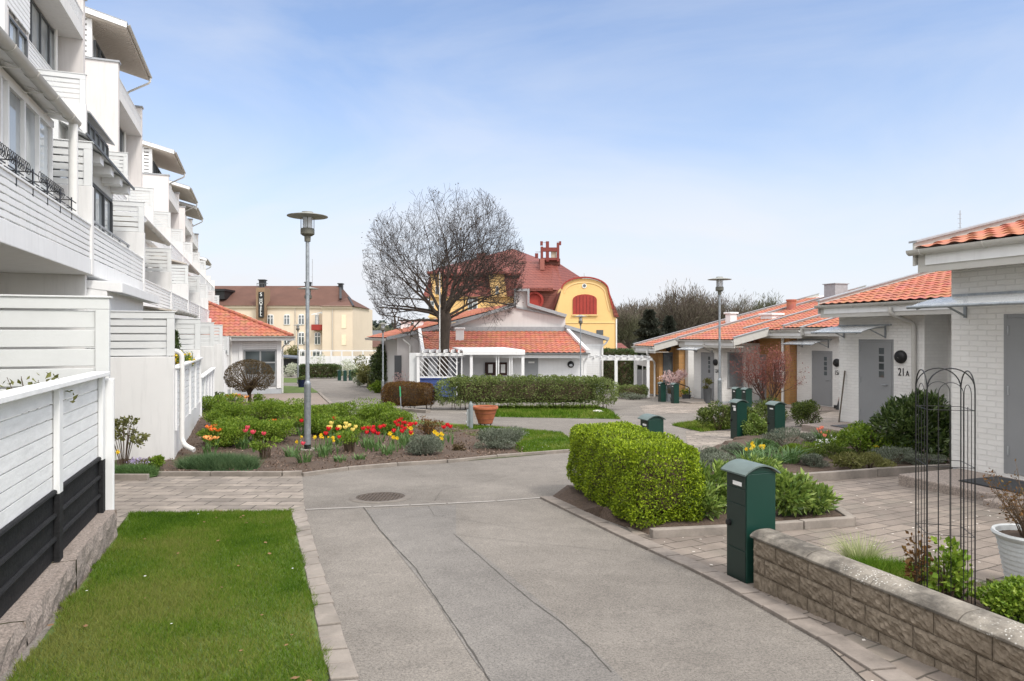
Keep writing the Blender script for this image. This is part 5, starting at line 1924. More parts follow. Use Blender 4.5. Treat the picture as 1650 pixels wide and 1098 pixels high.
m = MB().lathe([(0.09, -0.6), (0.09, 0.35), (0.0001, 0.35)], (X(737, 40), 40 - YM, Z(512, 40)), 10, caps=False)
m.build('vent_pipe', M['tile'], mh)
# doors, boards and lamp on the front
for xa, xb in ((X(845.5, YM), X(867, YM)), (X(729, YM), X(742, YM))):
    m = MB().box(xa - 0.06, xb + 0.06, -0.05, -0.023, 0, 2.19)
    d = m.build('door_frame', M['white'], mh)
    m = MB().box(xa, xb, -0.075, -0.051, 0.02, 2.12)
    d = m.build('door', M['frame_grey'], mh)
    m = MB().box((xa + xb) / 2 - 0.15, (xa + xb) / 2 + 0.15, -0.085, -0.0755, 1.78, 1.86)
    m.build('door_plate', M['paper'], d)
for xa, xb in ((781.5, 799.5), (804, 817)):
    xa, xb = X(xa, YM), X(xb, YM)
    m = MB().box(xa, xb, -0.12, -0.03, 1.18, 1.82)
    nb = m.build('notice_board', M['brownboard'], mh, bevel=0.01)
    c = (xa + xb) / 2
    m = MB().box(c - 0.11, c + 0.11, -0.128, -0.1205, 1.3, 1.72)
    m.build('notice_sheet', M['paper'], nb)
m = MB()
m.lathe([(0.0001, 0), (0.165, 0), (0.165, 0.06), (0.12, 0.11), (0.0001, 0.13)], (0, 0, 0), 20, caps=False)
m.v[-1] = np.stack([X(919.5, YM) + m.v[-1][:, 0], -0.03 - m.v[-1][:, 2], 1.72 + m.v[-1][:, 1]], 1)
wl = m.build('wall_lamp', M['black'], mh, smooth=True)
m = MB().ball((X(919.5, YM), -0.13, 1.68), 0.10, 12, 8, (1, 0.4, 0.7))
m.build('lamp_glass', M['lampglass'], wl, smooth=True)

# pergola with slanted lattice in front
YP = 31.2
pg = thing('pergola', 'white pergola with slanted slat panel in front of the orange lean-to', 'pergola', (0, YP, gz(YP) - 0.02), 0)
zp = pg.location.z
Zp = lambda p: (HY - p) / F * YP - zp
for a in (674, 759.5, 842.5):
    m = MB().box(X(a, YP) - 0.065, X(a, YP) + 0.065, -0.065, 0.065, 0, Zp(571))
    m.build('post', M['white'], pg, bevel=0.006)
for a in (736, 744, 800, 803.5, 821.5, 825):
    m = MB().box(X(a, YP) - 0.025, X(a, YP) + 0.025, 0.02, 0.08, 0, Zp(571))
    m.build('thin_post', M['white'], pg)
m = MB().box(X(671, YP), X(748, YP), -0.1, -0.05, Zp(574), Zp(569))
m.build('beam', M['white'], pg, bevel=0.005)
m = MB().box(X(746, YP), X(846, YP), -0.14, -0.07, Zp(572), Zp(566))
m.build('beam', M['white'], pg, bevel=0.005)
m = MB().prism([(X(722, YP), 2.2, Zp(563)), (X(812, YP), 2.2, Zp(563)), (X(846, YP), -0.06, Zp(566)), (X(746, YP), -0.06, Zp(566))], (0, 0, 0.05))
m.build('canopy', M['white'], pg)
for i in range(6):
    xx = X(682 + i * 11.5, YP)
    m = MB().box(xx - 0.03, xx + 0.03, -0.25, 2.2, Zp(568.9), Zp(564))
    m.build('rafter', M['white'], pg)
m = MB()
xa, xb, zb, zt = X(677, YP), X(736, YP), Zp(607), Zp(574)
hgt = zt - zb
x = xa - hgt * 0.9
while x < xb:
    p, q = Vector((x, -0.02, zt)), Vector((x + hgt * 0.9, -0.02, zb))
    # clip to the panel
    if p.x < xa:
        k = (xa - p.x) / (q.x - p.x)
        p = p.lerp(q, k)
    if q.x > xb:
        k = (xb - p.x) / (q.x - p.x)
        q = p.lerp(q, k)
    if (q - p).length > 0.05:
        m.bar(p, q, 0.03, 0.045, up=(0, 1, 0))
    x += 0.215
m.build('lattice', M['white'], pg)
m = MB()
m.box(xa, xb + 0.05, -0.04, 0.02, zb - 0.06, zb)
m.build('lattice_rail', M['white'], pg)
m = MB().box(X(659, YP), X(671.5, YP), 0.1, 0.2, 0, Zp(569))
m.build('side_panel', M['grey_white'], pg)
# blue bin behind the lattice
t = thing('waste_container', 'blue waste container standing behind the white lattice panel', 'container', (X(712, 31.9), 31.9, gz(31.9)), 0)
m = MB()
m.box(-1.05, 1.0, 0, 1.0, 0.15, 0.98)
m.build('body', M['blue'], t, bevel=0.03)
m = MB()
for i in range(3):
    m.box(-1.05, 1.0, -0.035, -0.002, 0.32 + i * 0.22, 0.40 + i * 0.22)
m.build('rib', M['blue'], t)
m = MB().box(-1.1, 1.05, -0.05, 1.05, 0.981, 1.06)
m.build('lid', M['blue'], t, bevel=0.02)

# pergola on the right with a boarded gate fence
t = thing('pergola', 'slim white pergola over the path right of the long hedge', 'pergola', (0, 34.2, gz(34.2)), 0)
zq = t.location.z
Zq = lambda p: (HY - p) / F * 34.2 - zq
for a in (942.5, 992.6, 1023.8, 1044):
    yy = 0 if a != 1023.8 else 1.6
    m = MB().box(X(a, 34.2 + yy) - 0.07, X(a, 34.2 + yy) + 0.07, yy - 0.07, yy + 0.07, 0, Zq(581))
    m.build('post', M['white'], t, bevel=0.006)
for yy in (0.0, 1.6):
    m = MB().box(X(940, 34.2), X(1051, 34.2), yy - 0.04, yy + 0.04, Zq(581), Zq(577))
    m.build('beam', M['white'], t)
for i in range(10):
    xx = X(946 + i * 11, 34.2)
    m = MB().box(xx - 0.03, xx + 0.03, -0.3, 1.9, Zq(576.9), Zq(574))
    m.build('rafter', M['white'], t)
t = thing('gate_fence', 'white framed fence with grey upright boards beside the ochre end house', 'fence', (X(1026, 37), 37, gz(37)), R(-20))
t.scale = (0.37, 1, 1)
for i in range(5):
    m = MB().box(i * 0.85 - 0.05, i * 0.85 + 0.05, -0.05, 0.05, 0, 1.9 - i * 0.06)
    m.build('post', M['white'], t)
m = MB()
for i in range(26):
    m.box(0.06 + i * 0.13, 0.18 + i * 0.13, -0.03, -0.005, 0.12, 1.35)
m.build('boards', M['metal_grey'], t)
m = MB().prism([(0, -0.06, 1.62), (3.4, -0.06, 1.38), (3.4, -0.06, 1.66), (0, -0.06, 1.9)], (0, 0.04, 0))
m.build('head_board', M['white'], t)

# ================================================================ yellow building with the red roofs
YY0 = 78.0
yb = thing('yellow_building', 'large yellow building with red mansard roofs and a rounded gable', 'building', (0, YY0, -4.6), 0)
yz = -4.6
X7 = lambda p, d=0: (p - CX) / F * (YY0 + d)
Z7 = lambda p, d=0: (HY - p) / F * (YY0 + d) - yz
# left block
m = MB()
m.box(X7(685), X7(842), 4, 22, 0, Z7(478, 4))
m.build('wall', M['yellow_wall'], yb)
m = MB()
m.box(X7(683), X7(842), 3.85, 3.995, Z7(512, 4), Z7(509.5, 4))
m.box(X7(683), X7(842), 3.75, 3.995, Z7(480, 4), Z7(477, 4))
m.build('string_course', M['yellow_trim'], yb)
m = MB()
za, zb_ = Z7(478, 3.6), Z7(441, 6)
m.add([(X7(681, 3.6), 3.6, za), (X7(842, 3.6), 3.6, za), (X7(838, 6), 6, zb_), (X7(694, 6), 6, zb_), (X7(681, 3.6), 22, za), (X7(694, 6), 20, zb_)], [(0, 1, 2, 3), (4, 0, 3, 5)])
ap = (X7(826, 13), 13, Z7(401, 13))
m.add([(X7(690, 5.5), 5.5, zb_), (X7(872, 5.5), 5.5, zb_), ap, (X7(705, 13), 13, Z7(432, 13)), (X7(690, 5.5), 21, zb_), (X7(905, 13), 13, Z7(430, 13))], [(0, 1, 2, 3), (0, 3, 4), (1, 5, 2)])
m.box(X7(690, 5.5), X7(850, 5.5), 5.3, 5.6, zb_ - 0.35, zb_ + 0.02)
rf = m.build('roof', M['red_roof'], yb)
for cx_, top, w in ((775, 409, 13),):
    m = MB().box(X7(cx_ - w / 2, 11), X7(cx_ + w / 2, 11), 10.4, 11.6, Z7(440, 11), Z7(top, 11))
    m.build('chimney', M['red_brown'], rf)
# dormers with yellow fronts
for (xa, xb, ta, tb) in ((787, 812, 441, 478), (692, 712, 441, 478)):
    m = MB()
    m.prism([(X7(xa + 5, 3), 3.2, Z7(tb, 3)), (X7(xb + 5, 3), 3.2, Z7(tb, 3)), (X7(xb, 3), 3.2, Z7(ta, 3)), (X7(xa, 3), 3.2, Z7(ta, 3))], (0, 3, 0))
    m.v[-1][:, 1] += 0.3
    dm = m.build('dormer', M['yellow_wall'], yb)
    m = MB().box(X7(xa - 4, 3), X7(xb + 4, 3), 2.9, 6.0, Z7(ta + 0.5, 3), Z7(ta - 3.5, 3))
    m.prism([(X7(xb, 3), 3.3, Z7(ta, 3)), (X7(xb + 8, 3), 3.3, Z7(tb, 3)), (X7(xb + 5, 3), 3.3, Z7(tb, 3))], (0, 2.5, 0))
    m.build('dormer_roof', M['red_roof'], dm)
    m = MB().box(X7((xa + xb) / 2 - 1, 3), X7((xa + xb) / 2 + 4, 3), 3.4, 3.495, Z7(474, 3), Z7(461, 3))
    wn = m.build('window', M['white'], dm)
    m = MB().box(X7((xa + xb) / 2 - 0.2, 3), X7((xa + xb) / 2 + 3.2, 3), 3.35, 3.395, Z7(473, 3), Z7(462, 3))
    m.build('pane', M['glass'], wn)
for (xa, xb, ta, tb) in ((754, 769.5, 480, 500.5), (690, 700, 485, 503), (818, 826, 489, 500), (700, 712, 514, 530)):
    m = MB().box(X7(xa, 4), X7(xb, 4), 3.85, 3.995, Z7(tb, 4), Z7(ta, 4))
    wn = m.build('window', M['white'], yb)
    m = MB()
    w = (X7(xb, 4) - X7(xa, 4))
    h = Z7(ta, 4) - Z7(tb, 4)
    for a in range(2):
        for c, (b0, b1) in enumerate(((0.06, 0.56), (0.63, 0.94))):
            m.box(X7(xa, 4) + w * (0.08 + 0.46 * a), X7(xa, 4) + w * (0.46 + 0.46 * a), 3.8, 3.845, Z7(tb, 4) + h * b0, Z7(tb, 4) + h * b1)
    m.build('pane', M['glass'], wn)
# middle block with its tall hipped roof
m = MB().box(X7(833, 1), X7(906, 1), 1, 18, 0, Z7(467, 1))
m.build('wall', M['red_brown'], yb)
m = MB()
for i in range(12):
    z0 = Z7(510, 1) + i * 0.27
    m.box(X7(833, 1), X7(893, 1), 0.93, 0.998, z0, z0 + 0.22)
m.build('cladding', M['red_brown'], yb)
m = MB()
e0 = Z7(467, 0.4)
tz = Z7(421.5, 8)
m.add([(X7(829, 0.4), 0.4, e0), (X7(891, 0.4), 0.4, e0), (X7(889, 8), 8, tz), (X7(848, 8), 8, tz)], [(0, 1, 2, 3)])
m.add([(X7(891, 0.4), 0.4, e0), (X7(909, 2), 2, e0), (X7(960, 8), 12, Z7(455, 8)), (X7(896, 8), 8, tz), (X7(889, 8), 8, tz)], [(0, 1, 2, 3, 4)])
m.add([(X7(829, 0.4), 0.4, e0), (X7(848, 8), 8, tz), (X7(848, 8), 18, tz), (X7(829, 0.4), 18, e0)], [(0, 1, 2, 3)])
m.add([(X7(848, 8), 8, tz), (X7(889, 8), 8, tz), (X7(896, 8), 8, tz), (X7(960, 8), 18, Z7(455, 8)), (X7(848, 8), 18, tz)], [(0, 1, 2, 3, 4)])
m.bar((X7(829, 0.3), 0.3, e0), (X7(891, 0.3), 0.3, e0), 0.3, 0.35)
rf = m.build('roof', M['red_roof'], yb)
m = MB()
m.lathe([(1.05, 0), (1.05, 0.5), (0.8, 0.5), (0.8, 0.2), (0.0001, 0.2)], (0, 0, 0), 24, caps=False)
m.v[-1] = np.stack([X7(861, 1) + m.v[-1][:, 0], 0.93 - m.v[-1][:, 2], Z7(485, 1) + m.v[-1][:, 1]], 1)
m.build('round_vent', M['red_paint'], yb, smooth=True)
# telecom frame on the roof
m = MB()
m.box(X7(869, 8), X7(902, 8), 7.2, 9.4, tz - 0.5, Z7(418, 8))
tf = m.build('roof_plant', plain('plant box', (0.12, 0.04, 0.03), 0.7), yb)
for a, b, c, d in ((871, 875, 398, 422), (879.5, 884.5, 389.5, 422), (897, 901, 392, 422), (871, 901, 399.5, 406), (871, 901, 416, 420), (862, 867, 409, 416), (870.5, 874.5, 389.5, 396), (901, 904, 389.5, 395.5)):
    m = MB().box(X7(a, 7), X7(b, 7), 6.6 + 0.013 * (a % 7) + 0.004 * (d % 5), 7.15 - 0.011 * (b % 5), Z7(d, 7) + 0.007 * (a % 3), Z7(c, 7) - 0.005 * (b % 3))
    m.build('frame_bar', M['mast_red'], tf)
for a, b, c, d in ((871, 884, 391, 391.8), (863, 872, 406, 407), (897, 903, 390, 391)):
    m = MB().box(X7(a, 7), X7(b, 7), 6.8, 6.9, Z7(d, 7), Z7(c, 7))
    m.build('thin_bar', M['metal_grey'], tf)
m = MB().box(X7(888, 7), X7(896.5, 7), 6.9, 7.18, Z7(416, 7), Z7(405, 7))
m.build('cabinet', plain('beige cabinet', (0.38, 0.32, 0.25), 0.7), tf)
m = MB().box(X7(870, 6), X7(877, 6), 5.3, 6.3, Z7(436, 6), Z7(418, 6))
m.build('chimney', M['red_brown'], rf)
# rounded gable front on the right
YGd = -6.0
ol = [(897, 600), (897, 502), (905, 468)]
ol += [(905 + (980 - 905) * (0.5 - 0.5 * math.cos(math.pi * i / 16)), 468 - 20 * math.sin(math.pi * i / 16) + 2 * (i / 16)) for i in range(1, 16)]
ol += [(980, 470), (987, 500), (989, 511), (994, 513), (994, 600)]
m = MB().prism([(X7(a, YGd), YGd, Z7(b, YGd)) for a, b in ol], (0, 14, 0))
m.build('gable_wall', M['yellow_wall'], yb)
edge = ol[2:-3]
m = MB()
for a, b in zip(edge[:-1], edge[1:]):
    p, q = Vector((X7(a[0], YGd), YGd - 0.02, Z7(a[1], YGd))), Vector((X7(b[0], YGd), YGd - 0.02, Z7(b[1], YGd)))
    m.bar(p + Vector((0, 0, 0.12)), q + Vector((0, 0, 0.12)), 0.5, 0.13)
m.build('gable_coping', M['red_paint'], yb)
m = MB()
inn_ = [(942.5 + (a - 942.5) * 0.88, 510 + (b - 510) * 0.9) for a, b in edge]
for a, b in zip(inn_[:-1], inn_[1:]):
    m.bar((X7(a[0], YGd), YGd - 0.03, Z7(a[1], YGd)), (X7(b[0], YGd), YGd - 0.03, Z7(b[1], YGd)), 0.06, 0.13)
m.box(X7(897, YGd), X7(994, YGd), YGd - 0.06, YGd - 0.005, Z7(521, YGd), Z7(519.5, YGd))
m.build('gable_moulding', M['yellow_trim'], yb)
m = MB()
m.add([(X7(980.5, YGd), YGd - 0.2, Z7(469, YGd)), (X7(997, YGd), YGd - 0.2, Z7(511, YGd)), (X7(997, YGd), 8, Z7(511, YGd)), (X7(980.5, YGd), 8, Z7(469, YGd)), (X7(989, YGd), YGd - 0.2, Z7(511, YGd))], [(0, 1, 2, 3), (0, 4, 1)])
m.add([(X7(904.5, YGd), YGd + 0.5, Z7(468, YGd)), (X7(893, YGd), YGd + 4.5, Z7(506, YGd)), (X7(893, YGd), 8, Z7(506, YGd)), (X7(904.5, YGd), 8, Z7(468, YGd))], [(0, 1, 2, 3)])
m.build('side_roof', M['red_roof'], yb)
# shutters, oculus and small window of the gable
m = MB()
sh_ = [(923, 507), (961.5, 507), (961.5, 483)] + [(942.2 + 19.3 * math.cos(math.pi * i / 10), 483 - 8.5 * math.sin(math.pi * i / 10)) for i in range(1, 10)] + [(923, 483)]
m.prism([(X7(a, YGd), YGd - 0.1, Z7(b, YGd)) for a, b in sh_], (0, 0.09, 0))
sh = m.build('shutter', M['red_paint'], yb)
m = MB()
for i in range(1, 7):
    a = 923 + 38.5 * i / 7
    m.box(X7(a, YGd) - 0.025, X7(a, YGd) + 0.025, YGd - 0.125, YGd - 0.101, Z7(506, YGd), Z7(477.5, YGd))
m.build('shutter_batten', plain('dark red', (0.16, 0.02, 0.016), 0.6), sh)
m = MB().box(X7(921.5, YGd), X7(963, YGd), YGd - 0.2, YGd - 0.005, Z7(509, YGd), Z7(507.2, YGd))
m.build('sill', M['yellow_trim'], sh)
m = MB()
m.lathe([(0.24, 0), (0.24, 0.08), (0.17, 0.08), (0.17, 0.03)], (0, 0, 0), 20, caps=False)
m.v[-1] = np.stack([X7(941.5, YGd) + m.v[-1][:, 0], YGd - m.v[-1][:, 2], Z7(461, YGd) + m.v[-1][:, 1]], 1)
oc = m.build('round_window', M['white'], yb, smooth=True)
m = MB()
m.prism([(X7(941.5, YGd) + 0.17 * math.cos(a), YGd - 0.02, Z7(461, YGd) + 0.17 * math.sin(a)) for a in [2 * math.pi * i / 16 for i in range(16)]], (0, 0.015, 0))
m.build('pane', M['glass'], oc)
m = MB().box(X7(961, YGd), X7(972, YGd), YGd - 0.05, YGd - 0.005, Z7(540, YGd), Z7(532, YGd))
m.build('window', M['frame_dark'], yb)
m = MB().tube([(X7(993, YGd), YGd - 0.1, Z7(514, YGd)), (X7(993, YGd), YGd - 0.1, 0)], 0.07, 8)
m.build('downpipe', M['white'], yb)
m = MB().bar((X7(943, YGd), YGd + 1, Z7(449, YGd)), (X7(943, YGd), YGd + 1, Z7(439, YGd)), 0.05, 0.05)
m.build('lightning_rod', M['metal_grey'], yb)
# low annex right
m = MB().box(X7(990, -4), X7(1021, -4), -4, 6, 0, Z7(570, -4))
m.build('wall', M['yellow_wall'], yb)
m = MB()
m.add([(X7(988, -4.4), -4.4, Z7(569.5, -4.4)), (X7(1023, -4.4), -4.4, Z7(569.5, -4.4)), (X7(1001, 0), 0, Z7(553, 0)), (X7(980, 0), 0, Z7(553, 0)), (X7(1023, -4.4), 6, Z7(569.5, -4.4)), ], [(0, 1, 2, 3), (1, 4, 2)])
m.bar((X7(988, -4.4), -4.4, Z7(570, -4.4)), (X7(1023, -4.4), -4.4, Z7(570, -4.4)), 0.25, 0.2)
m.build('annex_roof', M['red_roof'], yb)
# ================================================================ street lamps
def lamp(name, label, loc, H=4.5, disc=0.375, head=1.0, s_low=1.25):
    t = thing(name, label, 'street lamp', loc, 0, 'park lamps along the street')
    m = MB().lathe([(0.062, -0.2), (0.062, s_low), (0.066, s_low + 0.01), (0.05, s_low + 0.06), (0.04, s_low + 0.08)], (0, 0, 0), 20)
    m.build('base_tube', M['galv'], t, smooth=True)
    zt = H - 0.44 * head
    m = MB().lathe([(0.036, s_low + 0.05), (0.034, zt - 0.06)], (0, 0, 0), 16)
    m.build('pole', M['galv'], t, smooth=True)
    k = head
    m = MB().lathe([(0.055 * k, zt - 0.12 * k), (0.06 * k, zt - 0.02 * k), (0.09 * k, zt - 0.01 * k), (0.128 * k, zt + 0.02 * k), (0.128 * k, zt + 0.11 * k), (0.11 * k, zt + 0.13 * k), (0.0001, zt + 0.13 * k)], (0, 0, 0), 28, caps=False)
    h = m.build('lamp_body', M['lamphead'], t, smooth=True)
    m = MB().lathe([(0.088 * k, zt + 0.131 * k), (0.088 * k, zt + 0.345 * k)], (0, 0, 0), 24)
    m.build('lamp_glass', M['lampglass'], h, smooth=True)
    for i in range(4):
        a = math.pi / 2 * i + 0.3
        m = MB().tube([(0.118 * k * math.cos(a), 0.118 * k * math.sin(a), zt + 0.11 * k), (0.118 * k * math.cos(a), 0.118 * k * math.sin(a), zt + 0.36 * k)], 0.007, 6)
        m.build('strut', M['lamphead'], h)
    m = MB().lathe([(0.0001, zt + 0.335 * k), (0.10 * k, zt + 0.336 * k), (disc, zt + 0.352 * k), (disc, zt + 0.362 * k), (disc * 0.55, zt + 0.40 * k), (0.105 * k, zt + 0.415 * k), (0.105 * k, zt + 0.44 * k), (0.0001, zt + 0.445 * k)], (0, 0, 0), 40, caps=False)
    m.build('lamp_hood', M['lampcap'], t, smooth=True)
    return t
def at(px, Y):
    return Vector(((px - CX) / F * Y, Y, gz(Y)))
L0 = lamp('street_lamp', 'tall grey lamp with wide flat hood standing in the tulip bed', at(495.5, 12.9) + Vector((0, 0, 0.03)), 4.52)
m = MB().lathe([(0.16, -0.02), (0.15, 0.045), (0.08, 0.05)], (0, 0, 0), 12, caps=False)
m.build('footing', M['kerb'], L0)
m = MB().lathe([(0.0635, 0.02), (0.0635, 0.13)], (0, 0, 0), 18, caps=False)
m.build('black_band', M['black'], L0)
dup(L0, at(1159.5, 20.6), 0.4, 'tall grey lamp with wide hood behind round bushes on the right').scale = (0.93, 0.93, 0.96)
dup(L0, at(496.5, 24.6), 0.7, 'grey lamp partly hidden behind the tulip bed lamp, its hood before the hotel')
L3 = lamp('street_lamp', 'slender lamp with small square head by the dark rhododendron', at(617, 31.2), 3.6, 0.19, 0.85, 0.9)
dup(L0, at(480, 50), 0.2, 'lamp with edge-on hood beside the white pavilion and navy pot').scale = (0.95, 0.95, 0.97)
dup(L0, at(935.5, 31.0), 0.9, 'lamp behind the long hedge in front of the gabled building').scale = (0.75, 0.75, 0.87)
dup(L3, at(490, 80), 0.1, 'tiny far lamp head showing against the hotel wall')

# ================================================================ letter boxes
def letter_box(label, loc, group=True):
    """front towards local -x, cap arched over x"""
    t = thing('letter_box', label, 'letter box', loc, TH, 'dark green letter boxes along the street')
    w, d, h = 0.235, 0.265, 0.86
    m = MB().box(0, d, 0.0, w, -0.05, h - 0.04)
    n = 10
    prof = [(d * i / n, 0, h - 0.04 + 0.045 * math.sin(math.pi * i / n)) for i in range(n + 1)]
    m.prism([(p[0], 0.0, p[2]) for p in prof], (0, w, 0))
    m.build('body', M['green_box'], t, bevel=0.004)
    m = MB().box(-0.006, -0.0005, 0.012, w - 0.012, -0.02, 0.24)
    m.build('lower_panel', M['green_front'], t, bevel=0.003)
    m = MB().box(-0.006, -0.0005, 0.012, w - 0.012, 0.246, 0.58)
    m.build('door', M['green_front'], t, bevel=0.003)
    m = MB().box(-0.006, -0.0005, 0.012, w - 0.012, 0.586, 0.70)
    m.build('upper_panel', M['green_front'], t, bevel=0.003)
    m = MB().box(-0.007, -0.0005, 0.012, w - 0.012, 0.706, 0.80)
    fl = m.build('flap', M['green_front'], t, bevel=0.004)
    m = MB().box(-0.0095, -0.0072, 0.05, 0.15, 0.722, 0.752)
    m.build('name_plate', M['paper'], fl)
    m = MB().lathe([(0.024, 0.0), (0.024, 0.018), (0.014, 0.024), (0.0001, 0.024)], (0, 0, 0), 14, caps=False)
    m.v[-1] = np.stack([-0.006 - m.v[-1][:, 2], w - 0.04 + m.v[-1][:, 0], 0.42 + m.v[-1][:, 1]], 1)
    m.build('lock', M['black'], t, smooth=True)
    # arched lid
    e = 0.025
    pr = []
    for i in range(n + 1):
        a = i / n
        pr.append((-e - 0.012 + (d + 2 * e + 0.012) * a, 0, h - 0.045 + 0.064 * math.sin(math.pi * a) ** 0.85))
    top = [(p[0], -e, p[2] + 0.008) for p in pr]
    bot = [(p[0], -e, p[2] - 0.004) for p in pr[::-1]]
    m = MB().prism(top + bot, (0, w + 2 * e, 0))
    m.build('cap', M['green_cap'], t, smooth=True)
    return t
B0 = letter_box('dark green letter box at the end of the low block wall', (1.745, 5.07, gz(5.07)))
# a letter box whose right wall shows widest towards us; the others are copies
for px, Y, lab in ((1045, 10.3, 'letter box with arched lid just behind the lime green hedge'),
                   (1188, 15.2, 'tall letter box with white sticker right of the grass wedge'),
                   (1249, 14.3, 'letter box behind the grey cushion plant, between two round bushes'),
                   (1186, 24.6, 'lower far letter box of the pair beside the red bush'),
                   (1202, 24.0, 'taller far letter box of the pair beside the red bush'),
                   (1065, 30.6, 'letter box left of the pink blossom shrub at the ochre entrance'),
                   (1086, 29.4, 'letter box right of the pink blossom shrub at the ochre entrance'),
                   (544.5, 57, 'leftmost of three letter boxes at the far dark green hedge'),
                   (553.5, 56, 'middle of three letter boxes at the far dark green hedge'),
                   (562.5, 57, 'rightmost of three letter boxes at the far dark green hedge'),
                   (593, 44, 'letter box in front of the big rhododendron beside the far lane')):
    c = dup(B0, at(px, Y), TH, lab)
    if px == 1188:
        for ch in c.children:
            if ch.name.startswith('flap'):
                m = MB().box(-0.0105, -0.0072, 0.04, 0.12, 0.64, 0.71)
                m.build('sticker', M['paper'], c)

# ================================================================ split-block wall on the right
t = thing('block_wall', 'low grey split block wall with rounded coping in the right foreground', 'wall', (1.77, 5.0, 0), TH)
wmat = NT('split block')
n1 = wmat.noise(26, 8, 0.75)
n2 = wmat.noise(2.2, 5, 0.6)
c_ = wmat.ramp(n1, [(0.28, (0.105, 0.085, 0.064)), (0.5, (0.21, 0.172, 0.13)), (0.72, (0.315, 0.262, 0.205))])
c_ = wmat.mix(0.6, c_, wmat.ramp(n2, [(0.3, (0.5, 0.48, 0.45)), (0.7, (1, 1, 1))]), 'MULTIPLY')
wmat.color(c_)
wmat.set(0.95, 0, 0.2)
wmat.bump(wmat.noise(60, 6, 0.7), 0.4, 0.008)
M['block'] = wmat.m
cmat = NT('weathered coping')
base = cmat.ramp(cmat.noise(8, 8, 0.7), [(0.3, (0.17, 0.15, 0.125)), (0.7, (0.33, 0.30, 0.255))])
dark = cmat.ramp(cmat.noise(3.0, 8, 0.7), [(0.42, (0, 0, 0)), (0.60, (0.8, 0.8, 0.8))])
c_ = cmat.mix(dark, base, (0.055, 0.05, 0.045))
v = cmat.new('ShaderNodeTexVoronoi', Scale=55.0)
cmat.link(cmat.coord, v.inputs['Vector'])
sp1 = cmat.ramp(v.outputs['Distance'], [(0.2, (1, 1, 1)), (0.3, (0, 0, 0))])
sp2 = cmat.ramp(cmat.noise(2.6, 4, 0.6), [(0.50, (0, 0, 0)), (0.62, (0.8, 0.8, 0.8))])
c_ = cmat.mix(cmat.mix(1.0, sp1, sp2, 'MULTIPLY'), c_, (0.62, 0.61, 0.57))
cmat.color(c_)
cmat.set(0.95, 0, 0.2)
cmat.bump(cmat.noise(80, 6, 0.7), 0.6, 0.006)
M['coping'] = cmat.m
rng = np.random.default_rng(3)
def rough_block(m, x0, y0, y1, z0, z1, depth=0.19):
    """rock-faced block: pillowed, broken front (towards -x), plain top and ends"""
    nu, nv = 12, 6
    ph = rng.uniform(0, 100, 4)
    P_ = []
    for j in range(nv + 1):
        for i in range(nu + 1):
            u, v_ = i / nu, j / nv
            e = min(u, 1 - u) * (y1 - y0) / 0.02
            f = min(v_, 1 - v_) * (z1 - z0) / 0.02
            k = min(1, e, f)
            b = 0.012 * k + k * (0.006 * math.sin(u * 9 + ph[0]) * math.sin(v_ * 7 + ph[1]) + 0.005 * math.sin(u * 23 + ph[2] + v_ * 11) + rng.uniform(-.003, .003))
            P_.append((x0 - b, y0 + (y1 - y0) * u, z0 + (z1 - z0) * v_))
    c = nu + 1
    m.add(P_, [(a * c + b, (a + 1) * c + b, (a + 1) * c + b + 1, a * c + b + 1) for a in range(nv) for b in range(nu)])
    m.box(x0 + 0.0005, x0 + depth, y0, y1, z0, z1)
courses = 3
zt = -1.487
for r_ in range(courses):
    z1 = zt - r_ * 0.125
    z0 = z1 - 0.121
    if r_ == courses - 1:
        z0 -= 0.15
    y = 0.0
    m = MB()
    first = True
    while y > -3.6:
        L = 0.30 * rng.uniform(0.75, 1.2)
        if first:
            L = (0.23, 0.12, 0.25)[r_]
            first = False
        rough_block(m, 0.0, y - L + 0.005, y, z0, z1)
        y -= L
    m.build('block_course', M['block'], t)
m = MB()
y = 0.02
n = 8
while y > -3.6:
    L = rng.uniform(0.46, 0.56)
    pr = []
    for i in range(n + 1):
        a = i / n
        pr.append((-0.022 + 0.245 * a, zt + 0.018 + 0.036 * (1 - abs(2 * a - 1) ** 3.2)))
    m.prism([(p[0], y, p[1]) for p in pr] + [(0.21, y, zt + 0.001), (-0.018, y, zt + 0.001)], (0, -L + 0.006, 0))
    y -= L
m.build('coping', M['coping'], t, bevel=0.004)

# ================================================================ wire obelisk
t = thing('plant_obelisk', 'black wire plant obelisk with arched tops behind the block wall', 'plant support', (2.66, 4.2, -1.62), R(-17))
hw = 0.125
H = 1.42
rw = 0.0027
def arch_pts(w, h, n=14):
    r = w
    return [(-w, 0)] + [(-w, h - r)] + [(r * math.cos(math.pi - math.pi * i / n), h - r + r * math.sin(math.pi * i / n)) for i in range(1, n)] + [(w, h - r), (w, 0)]
for k, (hh, rr) in enumerate(((H, 0.0038), (H - 0.02, 0.0038), (H - 0.01, 0.0038), (H - 0.015, 0.0038))):
    a = math.pi / 2 * k
    ca, sa = math.cos(a), math.sin(a)
    m = MB()
    m.tube([(x * ca + hw * sa, x * sa - hw * ca, z) for x, z in arch_pts(hw, hh)], rr, 6)
    m.build('arch', M['black'], t, smooth=True)
    m = MB()
    m.tube([(x * ca + hw * sa, x * sa - hw * ca, z) for x, z in arch_pts(hw * 0.52, hh - 0.085)], rw * 0.8, 6)
    m.build('inner_arch', M['black'], t, smooth=True)
    m = MB().tube([(hw * sa, -hw * ca, 0), (hw * sa, -hw * ca, hh - 0.22)], rw * 0.8, 6)
    m.build('rod', M['black'], t)
